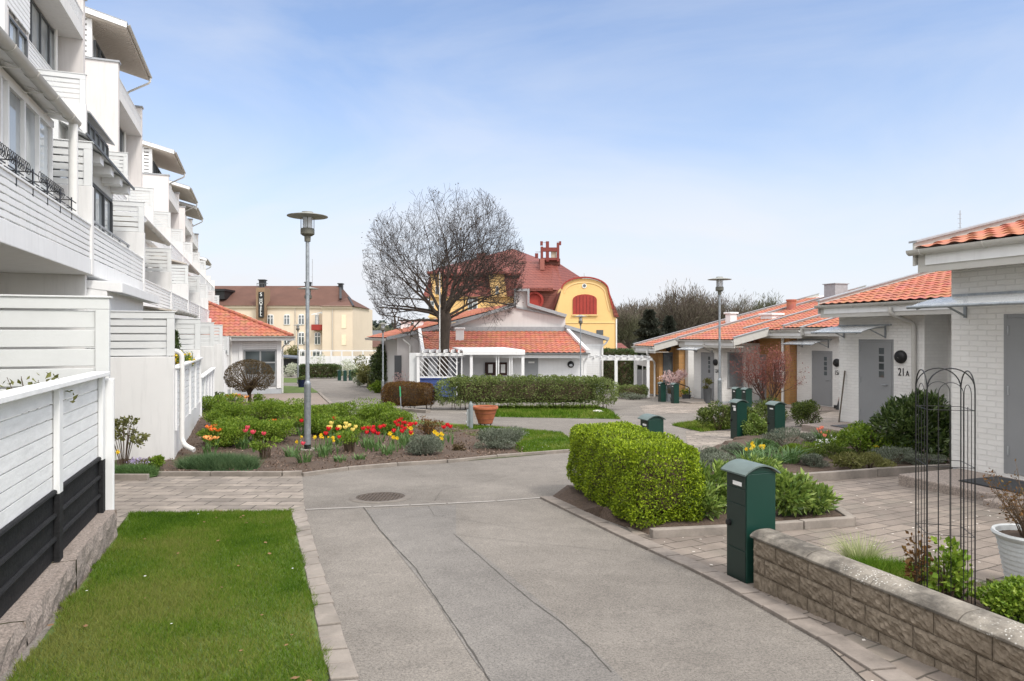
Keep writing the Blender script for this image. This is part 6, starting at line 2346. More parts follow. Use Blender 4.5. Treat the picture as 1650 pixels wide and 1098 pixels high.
for z in (0.42, 0.83, 1.17):
    m = MB()
    c4 = [(-hw, -hw), (hw, -hw), (hw, hw), (-hw, hw)]
    for i in range(4):
        a, b = c4[i], c4[(i + 1) % 4]
        m.tube([(a[0], a[1], z), (b[0], b[1], z)], rw * 0.8, 6)
    m.build('ring', M['black'], t)

# ================================================================ pots
def pot(name, label, loc, prof, mat, soil_z, soil_r, cat='flower pot', smooth=True, rot=0):
    t = thing(name, label, cat, loc, rot)
    m = MB().lathe(prof, (0, 0, 0), 32, caps=False)
    m.build('body', M[mat], t, smooth=smooth)
    m = MB().lathe([(0.0001, soil_z), (soil_r, soil_z)], (0, 0, 0), 20, caps=False)
    m.build('soil', M['soil'], t)
    return t
T = pot('terracotta_pot', 'big round terracotta pot on a low stand on the middle lawn', at(782, 18.6) + Vector((0, 0, 0.02)),
    [(0.0001, 0.08), (0.22, 0.08), (0.23, 0.12), (0.31, 0.34), (0.345, 0.45), (0.352, 0.47), (0.385, 0.475), (0.392, 0.52), (0.38, 0.545), (0.35, 0.545), (0.33, 0.50)], 'terracotta', 0.49, 0.335)
m = MB()
for i in range(3):
    a = 0.5 + i * 2.09
    m.bar((0.18 * math.cos(a), 0.18 * math.sin(a), 0.0), (0.18 * math.cos(a), 0.18 * math.sin(a), 0.08), 0.035, 0.035)
m.lathe([(0.2, 0.062), (0.22, 0.062), (0.22, 0.079), (0.2, 0.079)], (0, 0, 0), 20, caps=False)
m.build('stand', M['black'], T)
m = MB()
for z, r in ((0.20, 0.262), (0.36, 0.321)):
    m.lathe([(r, z - 0.008), (r + 0.006, z), (r, z + 0.008)], (0, 0, 0), 32, caps=False)
T.scale = (0.9, 0.9, 0.98)
m.build('groove_band', plain('dark terracotta', (0.2, 0.06, 0.035), 0.8), T, smooth=True)
wp = [(0.0001, 0.0), (0.125, 0.0), (0.13, 0.02)]
for i in range(9):
    z = 0.03 + i * 0.032
    r = 0.132 + 0.062 * z / 0.32
    wp += [(r, z), (r + 0.006, z + 0.012), (r + 0.003, z + 0.026)]
wp += [(0.215, 0.33), (0.222, 0.345), (0.215, 0.36), (0.195, 0.355), (0.19, 0.32)]
POT = Vector((3.77, 4.97, gz(4.97) + 0.012))
pot('white_pot', 'ribbed pale grey pot with a twiggy shrub at the right edge', POT, [(r * 1.06, z * 1.13) for r, z in wp], 'lav', 0.365, 0.2)
pot('navy_pot', 'glossy navy blue pot on the little lawn by the pavilion', at(486, 45) + Vector((0, 0, 0.01)),
    [(0.0001, 0.0), (0.2, 0.0), (0.25, 0.45), (0.27, 0.5), (0.25, 0.5), (0.24, 0.45)], 'navy', 0.47, 0.235)
pot('tall_pot', 'tall dark planter beside the grey door of house 13A', at(1140, 29.6),
    [(0.0001, 0.0), (0.14, 0.0), (0.19, 0.62), (0.2, 0.64), (0.175, 0.64), (0.165, 0.6)], 'frame_dark', 0.6, 0.165)
pot('flower_bowl', 'small dark bowl of flowers in front of the white end wall', at(1106, 31.5),
    [(0.0001, 0.0), (0.16, 0.0), (0.22, 0.28), (0.2, 0.28), (0.19, 0.25)], 'frame_dark', 0.25, 0.19)
pot('grey_pot', 'grey round pot between the two letter boxes at the ochre entrance', at(1079, 31),
    [(0.0001, 0.0), (0.17, 0.0), (0.22, 0.34), (0.24, 0.36), (0.21, 0.36), (0.2, 0.33)], 'plinth', 0.33, 0.2)

# grey service post and green topped marker
t = thing('service_post', 'round topped grey service post beside the terracotta pot', 'post', at(758.5, 17.6))
m = MB().lathe([(0.06, -0.1), (0.06, 0.62), (0.055, 0.66), (0.035, 0.70), (0.02, 0.71), (0.02, 0.735), (0.0001, 0.74)], (0, 0, 0), 20, caps=False)
m.build('post', plain('grey post', (0.20, 0.225, 0.23), 0.55, var=0.1), t, smooth=True)
m = MB().box(-0.10, -0.055, -0.05, 0.05, 0.10, 0.52)
b = m.build('socket_box', plain('grey box', (0.28, 0.30, 0.30), 0.55), t, bevel=0.008)
for z in (0.2, 0.42):
    m = MB().lathe([(0.03, 0), (0.03, 0.02), (0.0001, 0.022)], (0, 0, 0), 12, caps=False)
    m.v[-1] = np.stack([-0.101 - m.v[-1][:, 2], m.v[-1][:, 0], z + m.v[-1][:, 1]], 1)
    m.build('socket', M['paper'], b)
t = thing('marker_pole', 'thin leaning marker pole with green top before the rust hedge', 'marker', at(646.5, 24.7))
m = MB().tube([(0, 0, -0.05), (-0.03, 0, 0.55)], 0.018, 8)
m.build('pole', M['galv'], t)
m = MB().tube([(-0.03, 0, 0.551), (-0.05, 0, 0.92)], 0.028, 8)
m.build('green_top', plain('green plastic', (0.05, 0.30, 0.13), 0.5), t)

# tools leaning on the walls
def on_house(h, x, y, z):
    return h.matrix_basis @ Vector((x, y, z))
t = thing('broom', 'long thin broom handle leaning on the wall of house 15A', 'broom', on_house(hC, -0.45, -2.55, 0.15), TH)
m = MB().tube([(0, 0, 0.1), (0.43, 0.08, 1.35)], 0.016, 8)
m.build('handle', plain('red brown handle', (0.2, 0.07, 0.05), 0.6), t)
m = MB().prism([(-0.04, -0.14, 0.0), (0.04, -0.14, 0.0), (0.03, -0.12, 0.12), (-0.02, -0.12, 0.12)], (0, 0.28, 0))
m.build('brush', M['black'], t)
t = thing('snow_shovel', 'dark shovel with wide black blade leaning on the wall of house 15A', 'shovel', on_house(hC, -0.5, -2.85, 0.12), TH)
m = MB().tube([(0, 0, 0.25), (0.44, 0.0, 1.18)], 0.017, 8)
m.build('handle', plain('worn handle', (0.18, 0.09, 0.06), 0.6), t)
m = MB().tube([(0.44, -0.06, 1.18), (0.46, -0.06, 1.24), (0.46, 0.06, 1.24), (0.44, 0.06, 1.18)], 0.02, 8)
m.build('grip', M['black'], t)
m = MB()
for i in range(6):
    a0, a1 = -0.24 + 0.08 * i, -0.16 + 0.08 * i
    c0, c1 = 0.06 * (1 - (a0 / 0.24) ** 2), 0.06 * (1 - (a1 / 0.24) ** 2)
    m.add([(-0.1 + c0, a0, 0), (-0.1 + c1, a1, 0), (0.06 + c1, a1, 0.36), (0.06 + c0, a0, 0.36), (-0.11 + c0, a0, 0.01), (-0.11 + c1, a1, 0.01), (0.05 + c1, a1, 0.37), (0.05 + c0, a0, 0.37)], [(0, 1, 2, 3), (4, 7, 6, 5), (0, 4, 5, 1), (3, 2, 6, 7)])
m.build('blade', M['black'], t)
t = thing('wooden_pole', 'plain thin wooden pole leaning on the wall left of door 21A', 'pole', on_house(hB, -0.3, -0.28, 0.1), TH)
m = MB().tube([(0, 0, -0.02), (0.27, 0.06, 1.35)], 0.018, 8)
m.build('pole', plain('grey brown wood', (0.11, 0.09, 0.07), 0.8), t)
t = thing('wooden_stick', 'thin dark stick leaning beside the grey shutter of house 13A', 'stick', on_house(hD, 1.3, -2.35, 0.0), TH)
m = MB().tube([(0, 0, 0), (-0.1, 0.22, 1.4)], 0.014, 6)
m.build('stick', M['red_brown'], t)
t = thing('handrail', 'short black handrail at the doorstep of house 13A', 'handrail', on_house(hD, -1.35, -0.1, 0.0), TH)
m = MB().tube(bent([(0.0, 0.75, 0.0), (0.0, 0.75, 0.95), (0.1, 0.5, 1.0), (0.9, -0.2, 0.62), (0.9, -0.2, 0.0)], 0.08), 0.022, 8)
m.build('rail', M['black'], t)
t = thing('door_step', 'low grey concrete step before the door of house 13A', 'step', on_house(hD, -0.9, -1.0, 0.0), TH)
m = MB().box(-0.5, 0.88, -0.8, 0.75, -0.1, 0.11)
m.build('slab', M['kerb'], t, bevel=0.02)
for (h, y, lab) in ((hB, -1.1, 'stone step in front of the door marked 21A'), (hC, -1.3, 'stone step in front of the door marked 15A')):
    t = thing('door_step', lab, 'step', on_house(h, -0.6, y, 0.0), TH)
    m = MB().box(-0.85, 0.59, -1.6, 0.9, -0.15, 0.125)
    m.build('slab', M['granite'], t, bevel=0.02)
t = thing('door_mat', 'dark mat on the step of the door marked 21A', 'door mat', on_house(hB, -0.6, -1.2, 0.126), TH)
m = MB().box(-0.45, 0.4, -0.45, 0.45, 0.0, 0.012)
m.build('mat_base', M['black'], t)
m = MB()
for i in range(9):
    m.box(-0.43 + i * 0.092, -0.37 + i * 0.092, -0.43, 0.43, 0.0121, 0.018)
m.build('mat_strips', M['frame_dark'], t)
# white stone on the far verge, radio masts
t = thing('white_stone', 'small whitish stone at the end of the grass strip by the long hedge', 'stone', at(963, 24.2))
m = MB().ball((0, 0, 0.03), 0.16, 10, 6, (1.3, 0.8, 0.45))
m.build('stone', plain('pale stone', (0.6, 0.58, 0.54), 0.9, var=0.2), t)
t = thing('radio_mast', 'thin lattice radio mast on the horizon beside the bare tree', 'mast', P(653.5, 540, 260) + Vector((0, 0, -4)))
m = MB()
hm = 21.0
for k in range(3):
    a = k * 2.09
    m.tube([(0.8 * math.cos(a), 0.8 * math.sin(a), 0), (0.35 * math.cos(a), 0.35 * math.sin(a), hm)], 0.07, 4)
m.build('leg', M['metal_grey'], t)
m = MB()
for i in range(16):
    z = hm * i / 16
    a = i * 2.09
    m.tube([(0.7 * math.cos(a), 0.7 * math.sin(a), z), (0.6 * math.cos(a + 2.09), 0.6 * math.sin(a + 2.09), z + 1.3)], 0.05, 4)
m.build('bracing', M['metal_grey'], t)
t = thing('roof_antenna', 'thin antenna rod standing above the roof of the nearest house', 'antenna', P(1547, 382, 15))
m = MB().tube([(0, 0, -0.6), (0, 0, 0.58)], 0.009, 5)
m.build('rod', M['metal_grey'], t)
m = MB()
for i in range(4):
    m.tube([(-0.05, 0, 0.2 + i * 0.1), (0.03, 0, 0.2 + i * 0.1)], 0.006, 4)
m.build('element', M['metal_grey'], t)
t = thing('flag_pole', 'thin pale pole standing beside the trunk of the bare tree', 'pole', at(708.5, 32))
m = MB().tube([(0, 0, 0), (0, 0, 6.0)], 0.03, 6)
m.build('pole', M['gutter_white'], t)
M['lf_woodgreen'] = leafmat('greening wood', [(0.05, 0.05, 0.03), (0.085, 0.088, 0.05), (0.13, 0.13, 0.075)], 0.9, 0.15, 0.1)
# ================================================================ plants
def sphere_pts(n, rng):
    d = rng.normal(size=(n, 3))
    return d / np.linalg.norm(d, axis=1)[:, None]

def clump_cloud(n, rx, ry, rz, rng, lumps=14, lump=0.42, shell=0.55, flat=0.0):
    """points spread over lumps that sit in an ellipsoid: clumps with gaps between them"""
    c = sphere_pts(lumps, rng) * (rng.uniform(0.35, 0.78, (lumps, 1)))
    c[:, 2] = np.abs(c[:, 2]) * (1 - flat) if flat else c[:, 2]
    r = lump * rng.uniform(0.65, 1.25, lumps)
    k = rng.integers(0, lumps, n)
    p = c[k] + sphere_pts(n, rng) * (r[k] * rng.uniform(shell, 1.0, n) ** 0.7)[:, None]
    return p * np.array([rx, ry, rz])

def shrub(name, label, cat, loc, rx, ry, h, n, leaf, mat, seed=0, group=None, lumps=14, lump=0.42, width=0.5, up=0.35, z0=0.0, stems=9, stem_mat='stem', foliage='foliage', shell=0.55, rot=0.0, outward=0.5, stem_r=0.008, stem_base=0.12):
    rng = np.random.default_rng(seed + 101)
    t = thing(name, label, cat, loc, rot, group)
    rz = (h - z0) / 2
    p = clump_cloud(n, rx, ry, rz, rng, lumps, lump, shell)
    nrm = p / np.array([rx, ry, rz])
    nrm /= np.maximum(np.linalg.norm(nrm, axis=1), 0.2)[:, None]
    p[:, 2] += z0 + rz
    p[:, 2] = np.maximum(p[:, 2], 0.01)
    MB().leaves(p, leaf, leaf * width, up, rng, dirs=nrm * outward).build(foliage, M[mat], t)
    if stems:
        m = MB()
        for i in range(stems):
            a = rng.uniform(0, 6.28)
            q = Vector((rx * 0.7 * math.cos(a) * rng.uniform(0.3, 1), ry * 0.7 * math.sin(a) * rng.uniform(0.3, 1), z0 + rz * rng.uniform(0.9, 1.7)))
            m.tube([(q.x * stem_base, q.y * stem_base, -0.03), (q.x * 0.55, q.y * 0.55, q.z * 0.5), q], [stem_r, stem_r * 0.8, stem_r * 0.4], 5)
        m.build('stems', M[stem_mat], t)
    return t

def box_hedge(name, label, loc, rot, L, W, h, n, leaf, mat, seed=0, core='stem', depth=0.05, rough=0.04, pw=7.0, z0=0.02, outward=0.6, width=0.6, corek=0.86, gaps=0.0):
    """clipped hedge: leaves on and just inside the surface of a rounded box, twiggy dark inside"""
    rng = np.random.default_rng(seed)
    t = thing(name, label, 'hedge', loc, rot)
    hx_, hy, hz2 = W / 2, L / 2, (h - z0) / 2
    ar = np.array([hy * hz2, hy * hz2, hx_ * hz2, hx_ * hz2, hx_ * hy])
    f = rng.choice(5, n, p=ar / ar.sum())
    u, v = rng.uniform(-1, 1, n), rng.uniform(-1, 1, n)
    q = np.empty((n, 3))
    for k, (ax, sg_) in enumerate(((0, -1), (0, 1), (1, -1), (1, 1), (2, 1))):
        s_ = f == k
        o_ = [a for a in (0, 1, 2) if a != ax]
        q[s_, ax] = sg_
        q[s_, o_[0]] = u[s_]
        q[s_, o_[1]] = v[s_]
    d = np.array([hx_, hy, hz2])
    m_ = (np.abs(q) ** pw).sum(1) ** (1 / pw)
    q /= m_[:, None]
    nr = np.sign(q) * np.abs(q) ** (pw - 1)
    nr /= np.linalg.norm(nr, axis=1)[:, None]
    p = q * d
    lump = rough * (np.sin(p[:, 0] * 9 + p[:, 2] * 7) * np.sin(p[:, 1] * 6 + seed) + 0.6 * np.sin(p[:, 1] * 15 + p[:, 2] * 13 + p[:, 0] * 11))
    p = p + nr * (lump - rng.exponential(depth, n))[:, None]
    p[:, 2] += z0 + hz2
    if gaps:
        g = np.sin(p[:, 1] * 3.1 + seed) * np.sin(p[:, 1] * 7.7 + p[:, 2] * 4)
        keep = (rng.uniform(size=n) > gaps * np.clip(g, 0, 1)) 
        p, nr = p[keep], nr[keep]
    MB().leaves(p, leaf, leaf * width, 0.25, rng, dirs=nr * outward).build('foliage', M[mat], t)
    # twiggy inside: a lumpy dark core and crossing branches
    m = MB()
    nu, nv = 22, 9
    vs = []
    for j in range(nv + 1):
        th = math.pi * j / nv
        for i in range(nu):
            a = 2 * math.pi * i / nu
            x, y, z = math.sin(th) * math.cos(a), math.sin(th) * math.sin(a), math.cos(th)
            k = (abs(x) ** pw + abs(y) ** pw + abs(z) ** pw) ** (-1 / pw)
            e = corek * (1 + 0.06 * math.sin(7 * a + 3 * th))
            vs.append((x * k * d[0] * (e - 0.06), y * k * d[1] * e, z * k * d[2] * e + z0 + hz2))
    m.add(vs, [(j * nu + i, (j + 1) * nu + i, (j + 1) * nu + (i + 1) % nu, j * nu + (i + 1) % nu) for j in range(nv) for i in range(nu)])
    m.build('inner_twigs', M[core], t)
    m = MB()
    for i in range(max(6, int(L * 5))):
        y = rng.uniform(-hy * 0.9, hy * 0.9)
        x = rng.uniform(-hx_ * 0.5, hx_ * 0.5)
        m.tube([(x * 0.4, y, -0.03), (x, y + rng.uniform(-.1, .1), h * 0.45), (x * 1.6, y + rng.uniform(-.2, .2), h * 0.9)], [0.014, 0.01, 0.005], 5)
    m.build('stems', M['stem'], t)
    return t

def strap_clump(name, label, cat, loc, r, h, n, w, mat, seed=0, group=None, lean=0.6):
    """upright strap leaves bending outwards"""
    rng = np.random.default_rng(seed)
    t = thing(name, label, cat, loc, 0, group)
    m = MB()
    vs, fs = [], []
    for i in range(n):
        a = rng.uniform(0, 6.283)
        rr = r * 0.45 * math.sqrt(rng.uniform())
        b = a + rng.normal() * 0.5
        L = h * rng.uniform(0.7, 1.15)
        k = lean * rng.uniform(0.3, 1.2)
        sx, sy = -math.sin(b), math.cos(b)
        pts = []
        for s in range(5):
            f = s / 4
            x = rr * math.cos(a) + math.cos(b) * L * k * f * f
            y = rr * math.sin(a) + math.sin(b) * L * k * f * f
            z = L * (f - 0.35 * k * f ** 3)
            ww = w * (0.6 + 0.8 * f - 1.35 * f * f) if s < 4 else 0.001
            pts.append((x - sx * ww / 2, y - sy * ww / 2, z))
            pts.append((x + sx * ww / 2, y + sy * ww / 2, z))
        o = len(vs)
        vs += pts
        fs += [(o + 2 * s, o + 2 * s + 1, o + 2 * s + 3, o + 2 * s + 2) for s in range(4)]
    m.add(vs, fs)
    m.build('leaves', M[mat], t)
    return t

# ---------------------------------------------------------------- hedges
box_hedge('clipped_hedge', 'lime green clipped hedge in the right foreground', Vector((1.33, 7.78, gz(7.8) + 0.03)), R(13.5), 2.25, 0.84, 0.84, 52000, 0.026, 'lf_lime', 1, 'stem', 0.05, 0.03, 6.0)
box_hedge('privet_hedge', 'long grey green privet hedge before the gabled building', Vector((0.55, 25.9, gz(25.9))), R(90), 6.85, 1.1, 1.22, 30000, 0.062, 'lf_hedge', 2, 'stem', 0.10, 0.07, 5.0, 0.14, corek=0.74, gaps=0.5)
box_hedge('rust_hedge', 'rust brown clipped hedge left of the privet hedge', Vector((at(658, 26.2).x, 26.2, gz(26.2))), R(72), 2.15, 0.95, 1.02, 15000, 0.04, 'lf_rust', 3, 'stem', 0.04, 0.03, 3.2, 0.06)
box_hedge('thuja_hedge', 'tall dark green hedge behind the slim right pergola', Vector((at(982, 39.5).x, 39.5, gz(39.5))), R(90), 3.1, 1.0, 2.45, 16000, 0.08, 'lf_dark', 4, 'stem', 0.06, 0.05, 8)
box_hedge('low_hedge', 'low grey green hedge at the foot of the right pergola', Vector((at(1019, 33.5).x, 33.5, gz(33.5))), R(90), 1.5, 0.7, 0.62, 5000, 0.05, 'lf_hedge', 5, 'stem', 0.05, 0.05, 4)
shrub('low_plant', 'bluish ground plants in front of the low hedge by the pergola', 'plant', at(1018, 32.3), 0.9, 0.4, 0.32, 1400, 0.06, 'lf_grey', 6)
box_hedge('box_hedge', 'long dark green hedge along the white fence before the hotel', Vector((at(515, 63).x, 63, gz(63))), R(90), 3.9, 1.2, 1.25, 9000, 0.10, 'lf_dark', 7, 'stem', 0.07, 0.06, 6)

# ---------------------------------------------------------------- tulip bed in the middle
bx_, by_ = -1.47, 0
def bedz(p):
    return gz(p.y) + 0.035 + bump_bed(p.x, p.y)
def on_bed(px, py):
    p = G(px, py)
    p.z = bedz(p)
    return p
spec = [(378, 712, .62, .55, .50), (352, 695, .5, .5, .42), (420, 705, .62, .5, .52), (455, 700, .6, .5, .5), (395, 725, .5, .42, .46), (362, 730, .45, .4, .42), (530, 700, .6, .5, .52), (575, 703, .7, .55, .62), (610, 705, .6, .5, .58), (636, 708, .45, .42, .48), (490, 702, .55, .5, .45), (510, 712, .5, .4, .42), (440, 722, .45, .4, .40), (556, 715, .45, .4, .40)]
names = ['at the white planter wall', 'at the far left corner of the bed', 'behind the pink tulips', 'left of the lamp post', 'behind the peach tulips', 'beside the fescue cushion', 'behind the yellow tulips', 'with the tallest shoots in the back row', 'behind the red tulips', 'at the right end of the back row', 'right behind the lamp post', 'low, to the right of the lamp post', 'low, before the lamp post on the left', 'low, among the yellow tulips']
for i, ((px, py, rx, ry, h), nm) in enumerate(zip(spec, names)):
    shrub('leafy_shrub', 'fresh green leafy shrub in the tulip bed, ' + nm, 'shrub', on_bed(px, py - 4), rx * 1.28, ry * 1.25, h * 1.28, 6200, 0.042, 'lf_green', 20 + i, 'green shrubs of the tulip bed', 16, 0.40, 0.5)
shrub('santolina_cushion', 'dense grey green cushion shrub left in the bed, right of the red tulips', 'shrub', on_bed(685, 736), .40, .36, .36, 7000, 0.035, 'lf_grey', 40, None, 18, 0.42, 0.3, up=0.6)
shrub('santolina_cushion', 'larger grey green cushion shrub at the right end of the bed', 'shrub', on_bed(801, 727), .56, .42, .42, 9500, 0.038, 'lf_grey', 41, None, 20, 0.42, 0.3, up=0.6)
shrub('young_cushion', 'small reddish grey plant between the two cushion shrubs', 'plant', on_bed(737, 731), .16, .15, .18, 500, 0.035, 'lf_brown', 42, None, 8)
shrub('brown_shrub', 'rusty brown half bare shrub beside the red tulips', 'shrub', on_bed(690, 704), .36, .3, .42, 800, 0.045, 'lf_rust', 43, None, 10, stems=26)
for i, (px, py, lab) in enumerate(((428, 744, 'reddish brown stems of a cut back peony, left of the lamp post'), (562, 732, 'reddish brown stems of a cut back peony, right of the lamp post'))):
    t = shrub('peony', lab, 'plant', on_bed(px, py), .30, .26, .40, 420, 0.05, 'lf_green', 45 + i, None, 9, stems=42, stem_mat='stem', z0=0.14, stem_r=0.005, stem_base=0.5)
def fescue(name, label, loc, rx, ry, h, n, mat='lf_cushion', seed=5, w=0.006):
    rng = np.random.default_rng(seed)
    t = thing(name, label, 'grass clump', loc)
    a, r = rng.uniform(0, 6.283, n), np.sqrt(rng.uniform(0, 1, n))
    x, y = rx * r * np.cos(a), ry * r * np.sin(a)
    z = h * 0.55 * np.sqrt(np.maximum(0, 1 - r * r))
    MB().blades(np.column_stack([x, y, z]), h * 0.6, w, 0.7, rng).build('blades', M[mat], t)
    m = MB().ball((0, 0, 0), 1, 14, 8, (rx, ry, h * 0.55))
    m.build('dense_base', M[mat], t, smooth=True)
    return t
fescue('fescue_cushion', 'wide dark green fescue cushion at the corner of the bed', on_bed(352, 760), .62, .26, .20, 9000)
fescue('fescue_cushion', 'flat bright green cushion in the narrow bed by the near fence', on_bed(214, 770) , .36, .16, .13, 4500, 'lf_strap', 6)

def petals(m, c, r, h, n=6, open_=0.25, rng=random):
    """tulip cup: six curved petals in two whorls"""
    for k in range(n):
        a = 2 * math.pi * k / n + (0.2 if k % 2 else 0)
        rr = r * (1.0 if k % 2 else 0.9)
        vs = []
        for s in range(5):
            f = s / 4
            rad = rr * (0.25 + 0.95 * math.sin(math.pi * min(1, f * 0.62 + 0.05))) * (1 + open_ * f)
            wd = rr * 1.05 * math.sin(math.pi * (0.12 + 0.80 * f)) + 0.001
            z = h * f
            for sg in (-1, 1):
                vs.append((c[0] + rad * math.cos(a) - sg * wd * 0.62 * math.sin(a), c[1] + rad * math.sin(a) + sg * wd * 0.62 * math.cos(a), c[2] + z))
        m.add(vs, [(2 * s, 2 * s + 1, 2 * s + 3, 2 * s + 2) for s in range(4)])

FLP = {}
def flower_proto(kind, col):
    key = (kind, col)
    m = MB()
    if kind == 'tulip':
        petals(m, (0, 0, 0.365), 0.036, 0.075, 6, 0.12)
        hgt, lw = 0.37, 0.05
    elif kind == 'opentulip':
        petals(m, (0, 0, 0.365), 0.042, 0.062, 6, 0.75)
        hgt, lw = 0.37, 0.05
    else:
        # daffodil: star of six petals and a trumpet, nodding to the side
        cx, cz = 0.03, 0.36
        for k in range(6):
            a = math.pi / 3 * k
            d = Vector((0.25, math.cos(a), math.sin(a)))
            e = Vector((0, -math.sin(a), math.cos(a)))
            c = Vector((cx, 0, cz))
            m.add([c, c + d * 0.03 + e * 0.016, c + d * 0.055, c + d * 0.03 - e * 0.016], [(0, 1, 2, 3)])
        m.lathe([(0.012, 0), (0.015, 0.025), (0.024, 0.038)], (0, 0, 0), 10, caps=False)
        m.v[-1] = np.stack([cx + m.v[-1][:, 2], m.v[-1][:, 0], cz + m.v[-1][:, 1]], 1)
        hgt, lw = 0.36, 0.022
    return m, hgt, lw

def make_flower(kind, col, label, group, loc, cat=None):
    key = (kind, col)
    if key not in FLP:
        m, hgt, lw = flower_proto(kind, col)
        nm = 'daffodil' if kind == 'daffodil' else 'tulip'
        t = thing(nm, label, nm, loc, 0, group)
        m.build('flower', M['pt_' + col], t)
        st = MB().tube([(0, 0, -0.02), (0.012, 0, hgt * 0.5), (0.0, 0, hgt)], 0.0055, 5)
        st.build('stem', M['greenstem'], t)
        for k in range(3):
            a = 2.1 * k + 0.4
            ca, sa = math.cos(a), math.sin(a)
            vs = []
            L = hgt * (0.85 - 0.12 * k)
            for s in range(5):
                f = s / 4
                rad = 0.01 + 0.10 * f * f
                w = lw * (0.5 + 1.6 * f - 2.05 * f * f) * 0.5
                z = L * (f - 0.15 * f * f)
                vs += [(rad * ca + w * sa, rad * sa - w * ca, z), (rad * ca - w * sa, rad * sa + w * ca, z)]
            MB().add(vs, [(2 * s, 2 * s + 1, 2 * s + 3, 2 * s + 2) for s in range(4)]).build('leaf', M['lf_strap'], t)
        FLP[key] = t
        t.rotation_euler = (0, 0, random.uniform(0, 6))
        return t
    c = dup(FLP[key], loc, random.uniform(0, 6.28), label, group)
    return c

def plant_flowers(lst, kind, col, label, group, hgt=0.42, ground=None, scale=1.0):
    h0 = hgt
    for px, py in lst:
        hgt = h0
        if py > 692 and ground is None:
            hgt = max(0.2, h0 - (py - 692) * 0.0085)
        # depth at which a flower of this height, standing on the ground, shows at this row
        lo, hi = 4.0, 60.0
        for _ in range(40):
            Y = (lo + hi) / 2
            x = (px - CX) / F * Y
            zg = gz(Y) + 0.035 + (bump_bed(x, Y) if ground is None else ground)
            if HY - F * (zg + hgt * scale) / Y > py:   # too far
                lo = Y
            else:
                hi = Y
        f = make_flower(kind, col, label, group, (x, Y, zg))
        s_ = scale * random.uniform(0.93, 1.08) * (0.82 if hgt < 0.32 and ground is None else 0.95)
        f.scale = (s_, s_, s_)
        f.rotation_euler = (random.uniform(-.1, .1), random.uniform(-.1, .1), random.uniform(0, 6.28))

plant_flowers([(336, 684.6), (345.6, 683), (341, 688), (349, 690)], 'opentulip', 'orange', 'deep orange open tulip in the cluster beside the white planter wall', 'orange tulips by the wall')
plant_flowers([(329.6, 710), (338, 706), (346, 709), (341, 719), (333, 713)], 'opentulip', 'peach', 'pale peach open tulip in the cluster above the fescue cushion', 'peach tulips by the fescue')
plant_flowers([(393, 689), (398, 688)], 'tulip', 'pink', 'pink red tulip of the pair among the left green shrubs', 'pink tulip pair')
plant_flowers([(409, 703)], 'tulip', 'pink', 'single rose pink tulip, left one over the cut back peony', None)
plant_flowers([(422, 698)], 'tulip', 'pink', 'single rose pink tulip, right one over the cut back peony', None)
plant_flowers([(355.6, 664)], 'tulip', 'pink', 'lone pink tulip at the far left edge of the bed', None)
plant_flowers([(442, 663)], 'opentulip', 'orange', 'lone coral tulip rising above the back green shrubs', None, 0.6, None)
plant_flowers([(479.7, 660), (488, 663), (482, 665)], 'tulip', 'red', 'red tulip of the three behind the lamp post', 'red tulips behind the lamp', 0.55)
plant_flowers([(539, 664)], 'tulip', 'red', 'lone red tulip in the back green shrubs right of the lamp', None, 0.55)
plant_flowers([(489.6, 725)], 'tulip', 'pink', 'low rose red tulip at the foot of the lamp post', None)
plant_flowers([(530, 684), (535, 681), (545, 685.6), (549, 686), (555, 685.6), (562, 684), (576, 684), (533, 687), (566, 688), (559, 680)], 'tulip', 'paleyellow', 'pale yellow tulip in the row right of the lamp post', 'pale yellow tulips')
plant_flowers([(483, 707.6), (479.7, 718.7), (514, 702), (522, 706), (531.7, 713.5), (534, 717), (518, 704), (526, 707), (528, 715), (509, 708)], 'daffodil', 'yellow', 'yellow daffodil in the drift beside the lamp post', 'daffodils beside the lamp', 0.40)
plant_flowers([(530, 690), (542, 686), (525, 697), (543.5, 706)], 'tulip', 'red', 'red tulip scattered among the pale yellow tulips', 'red tulips among the yellow')
plant_flowers([(588, 686.7), (596, 690), (602, 688), (590, 694), (605, 695.6), (617, 682), (613, 687), (599, 694), (608, 697), (593, 685)], 'tulip', 'red', 'red tulip in the group between the yellow tulips and the red mass', 'red tulips, middle group')
plant_flowers([(636, 677.7), (643.6, 675), (647, 677.7), (649.7, 682), (654, 677.7), (666.7, 680), (645, 689), (651, 690), (651, 685), (663, 679), (664, 692), (635, 690), (640, 680), (657, 684), (648, 674), (661, 682)], 'tulip', 'red', 'red tulip in the dense mass left of the brown shrub', 'red tulips, dense mass')
plant_flowers([(713.5, 686), (723, 682), (728.5, 685)], 'tulip', 'red', 'red tulip of the three on the lawn edge right of the brown shrub', 'red tulips at the lawn edge')
plant_flowers([(635, 705), (628, 701), (640, 706), (659, 683.5), (665.5, 686.7), (666.7, 699), (631, 703)], 'daffodil', 'yellow', 'yellow daffodil in front of the dense red tulips', 'daffodils before the red tulips', 0.40)
plant_flowers([(700.6, 693.5), (708, 696), (710, 701), (711.5, 707), (709, 698.8), (704, 697), (706, 703)], 'daffodil', 'yellow', 'yellow daffodil in the clump above the left grey cushion shrub', 'daffodils above the cushion shrub', 0.40)
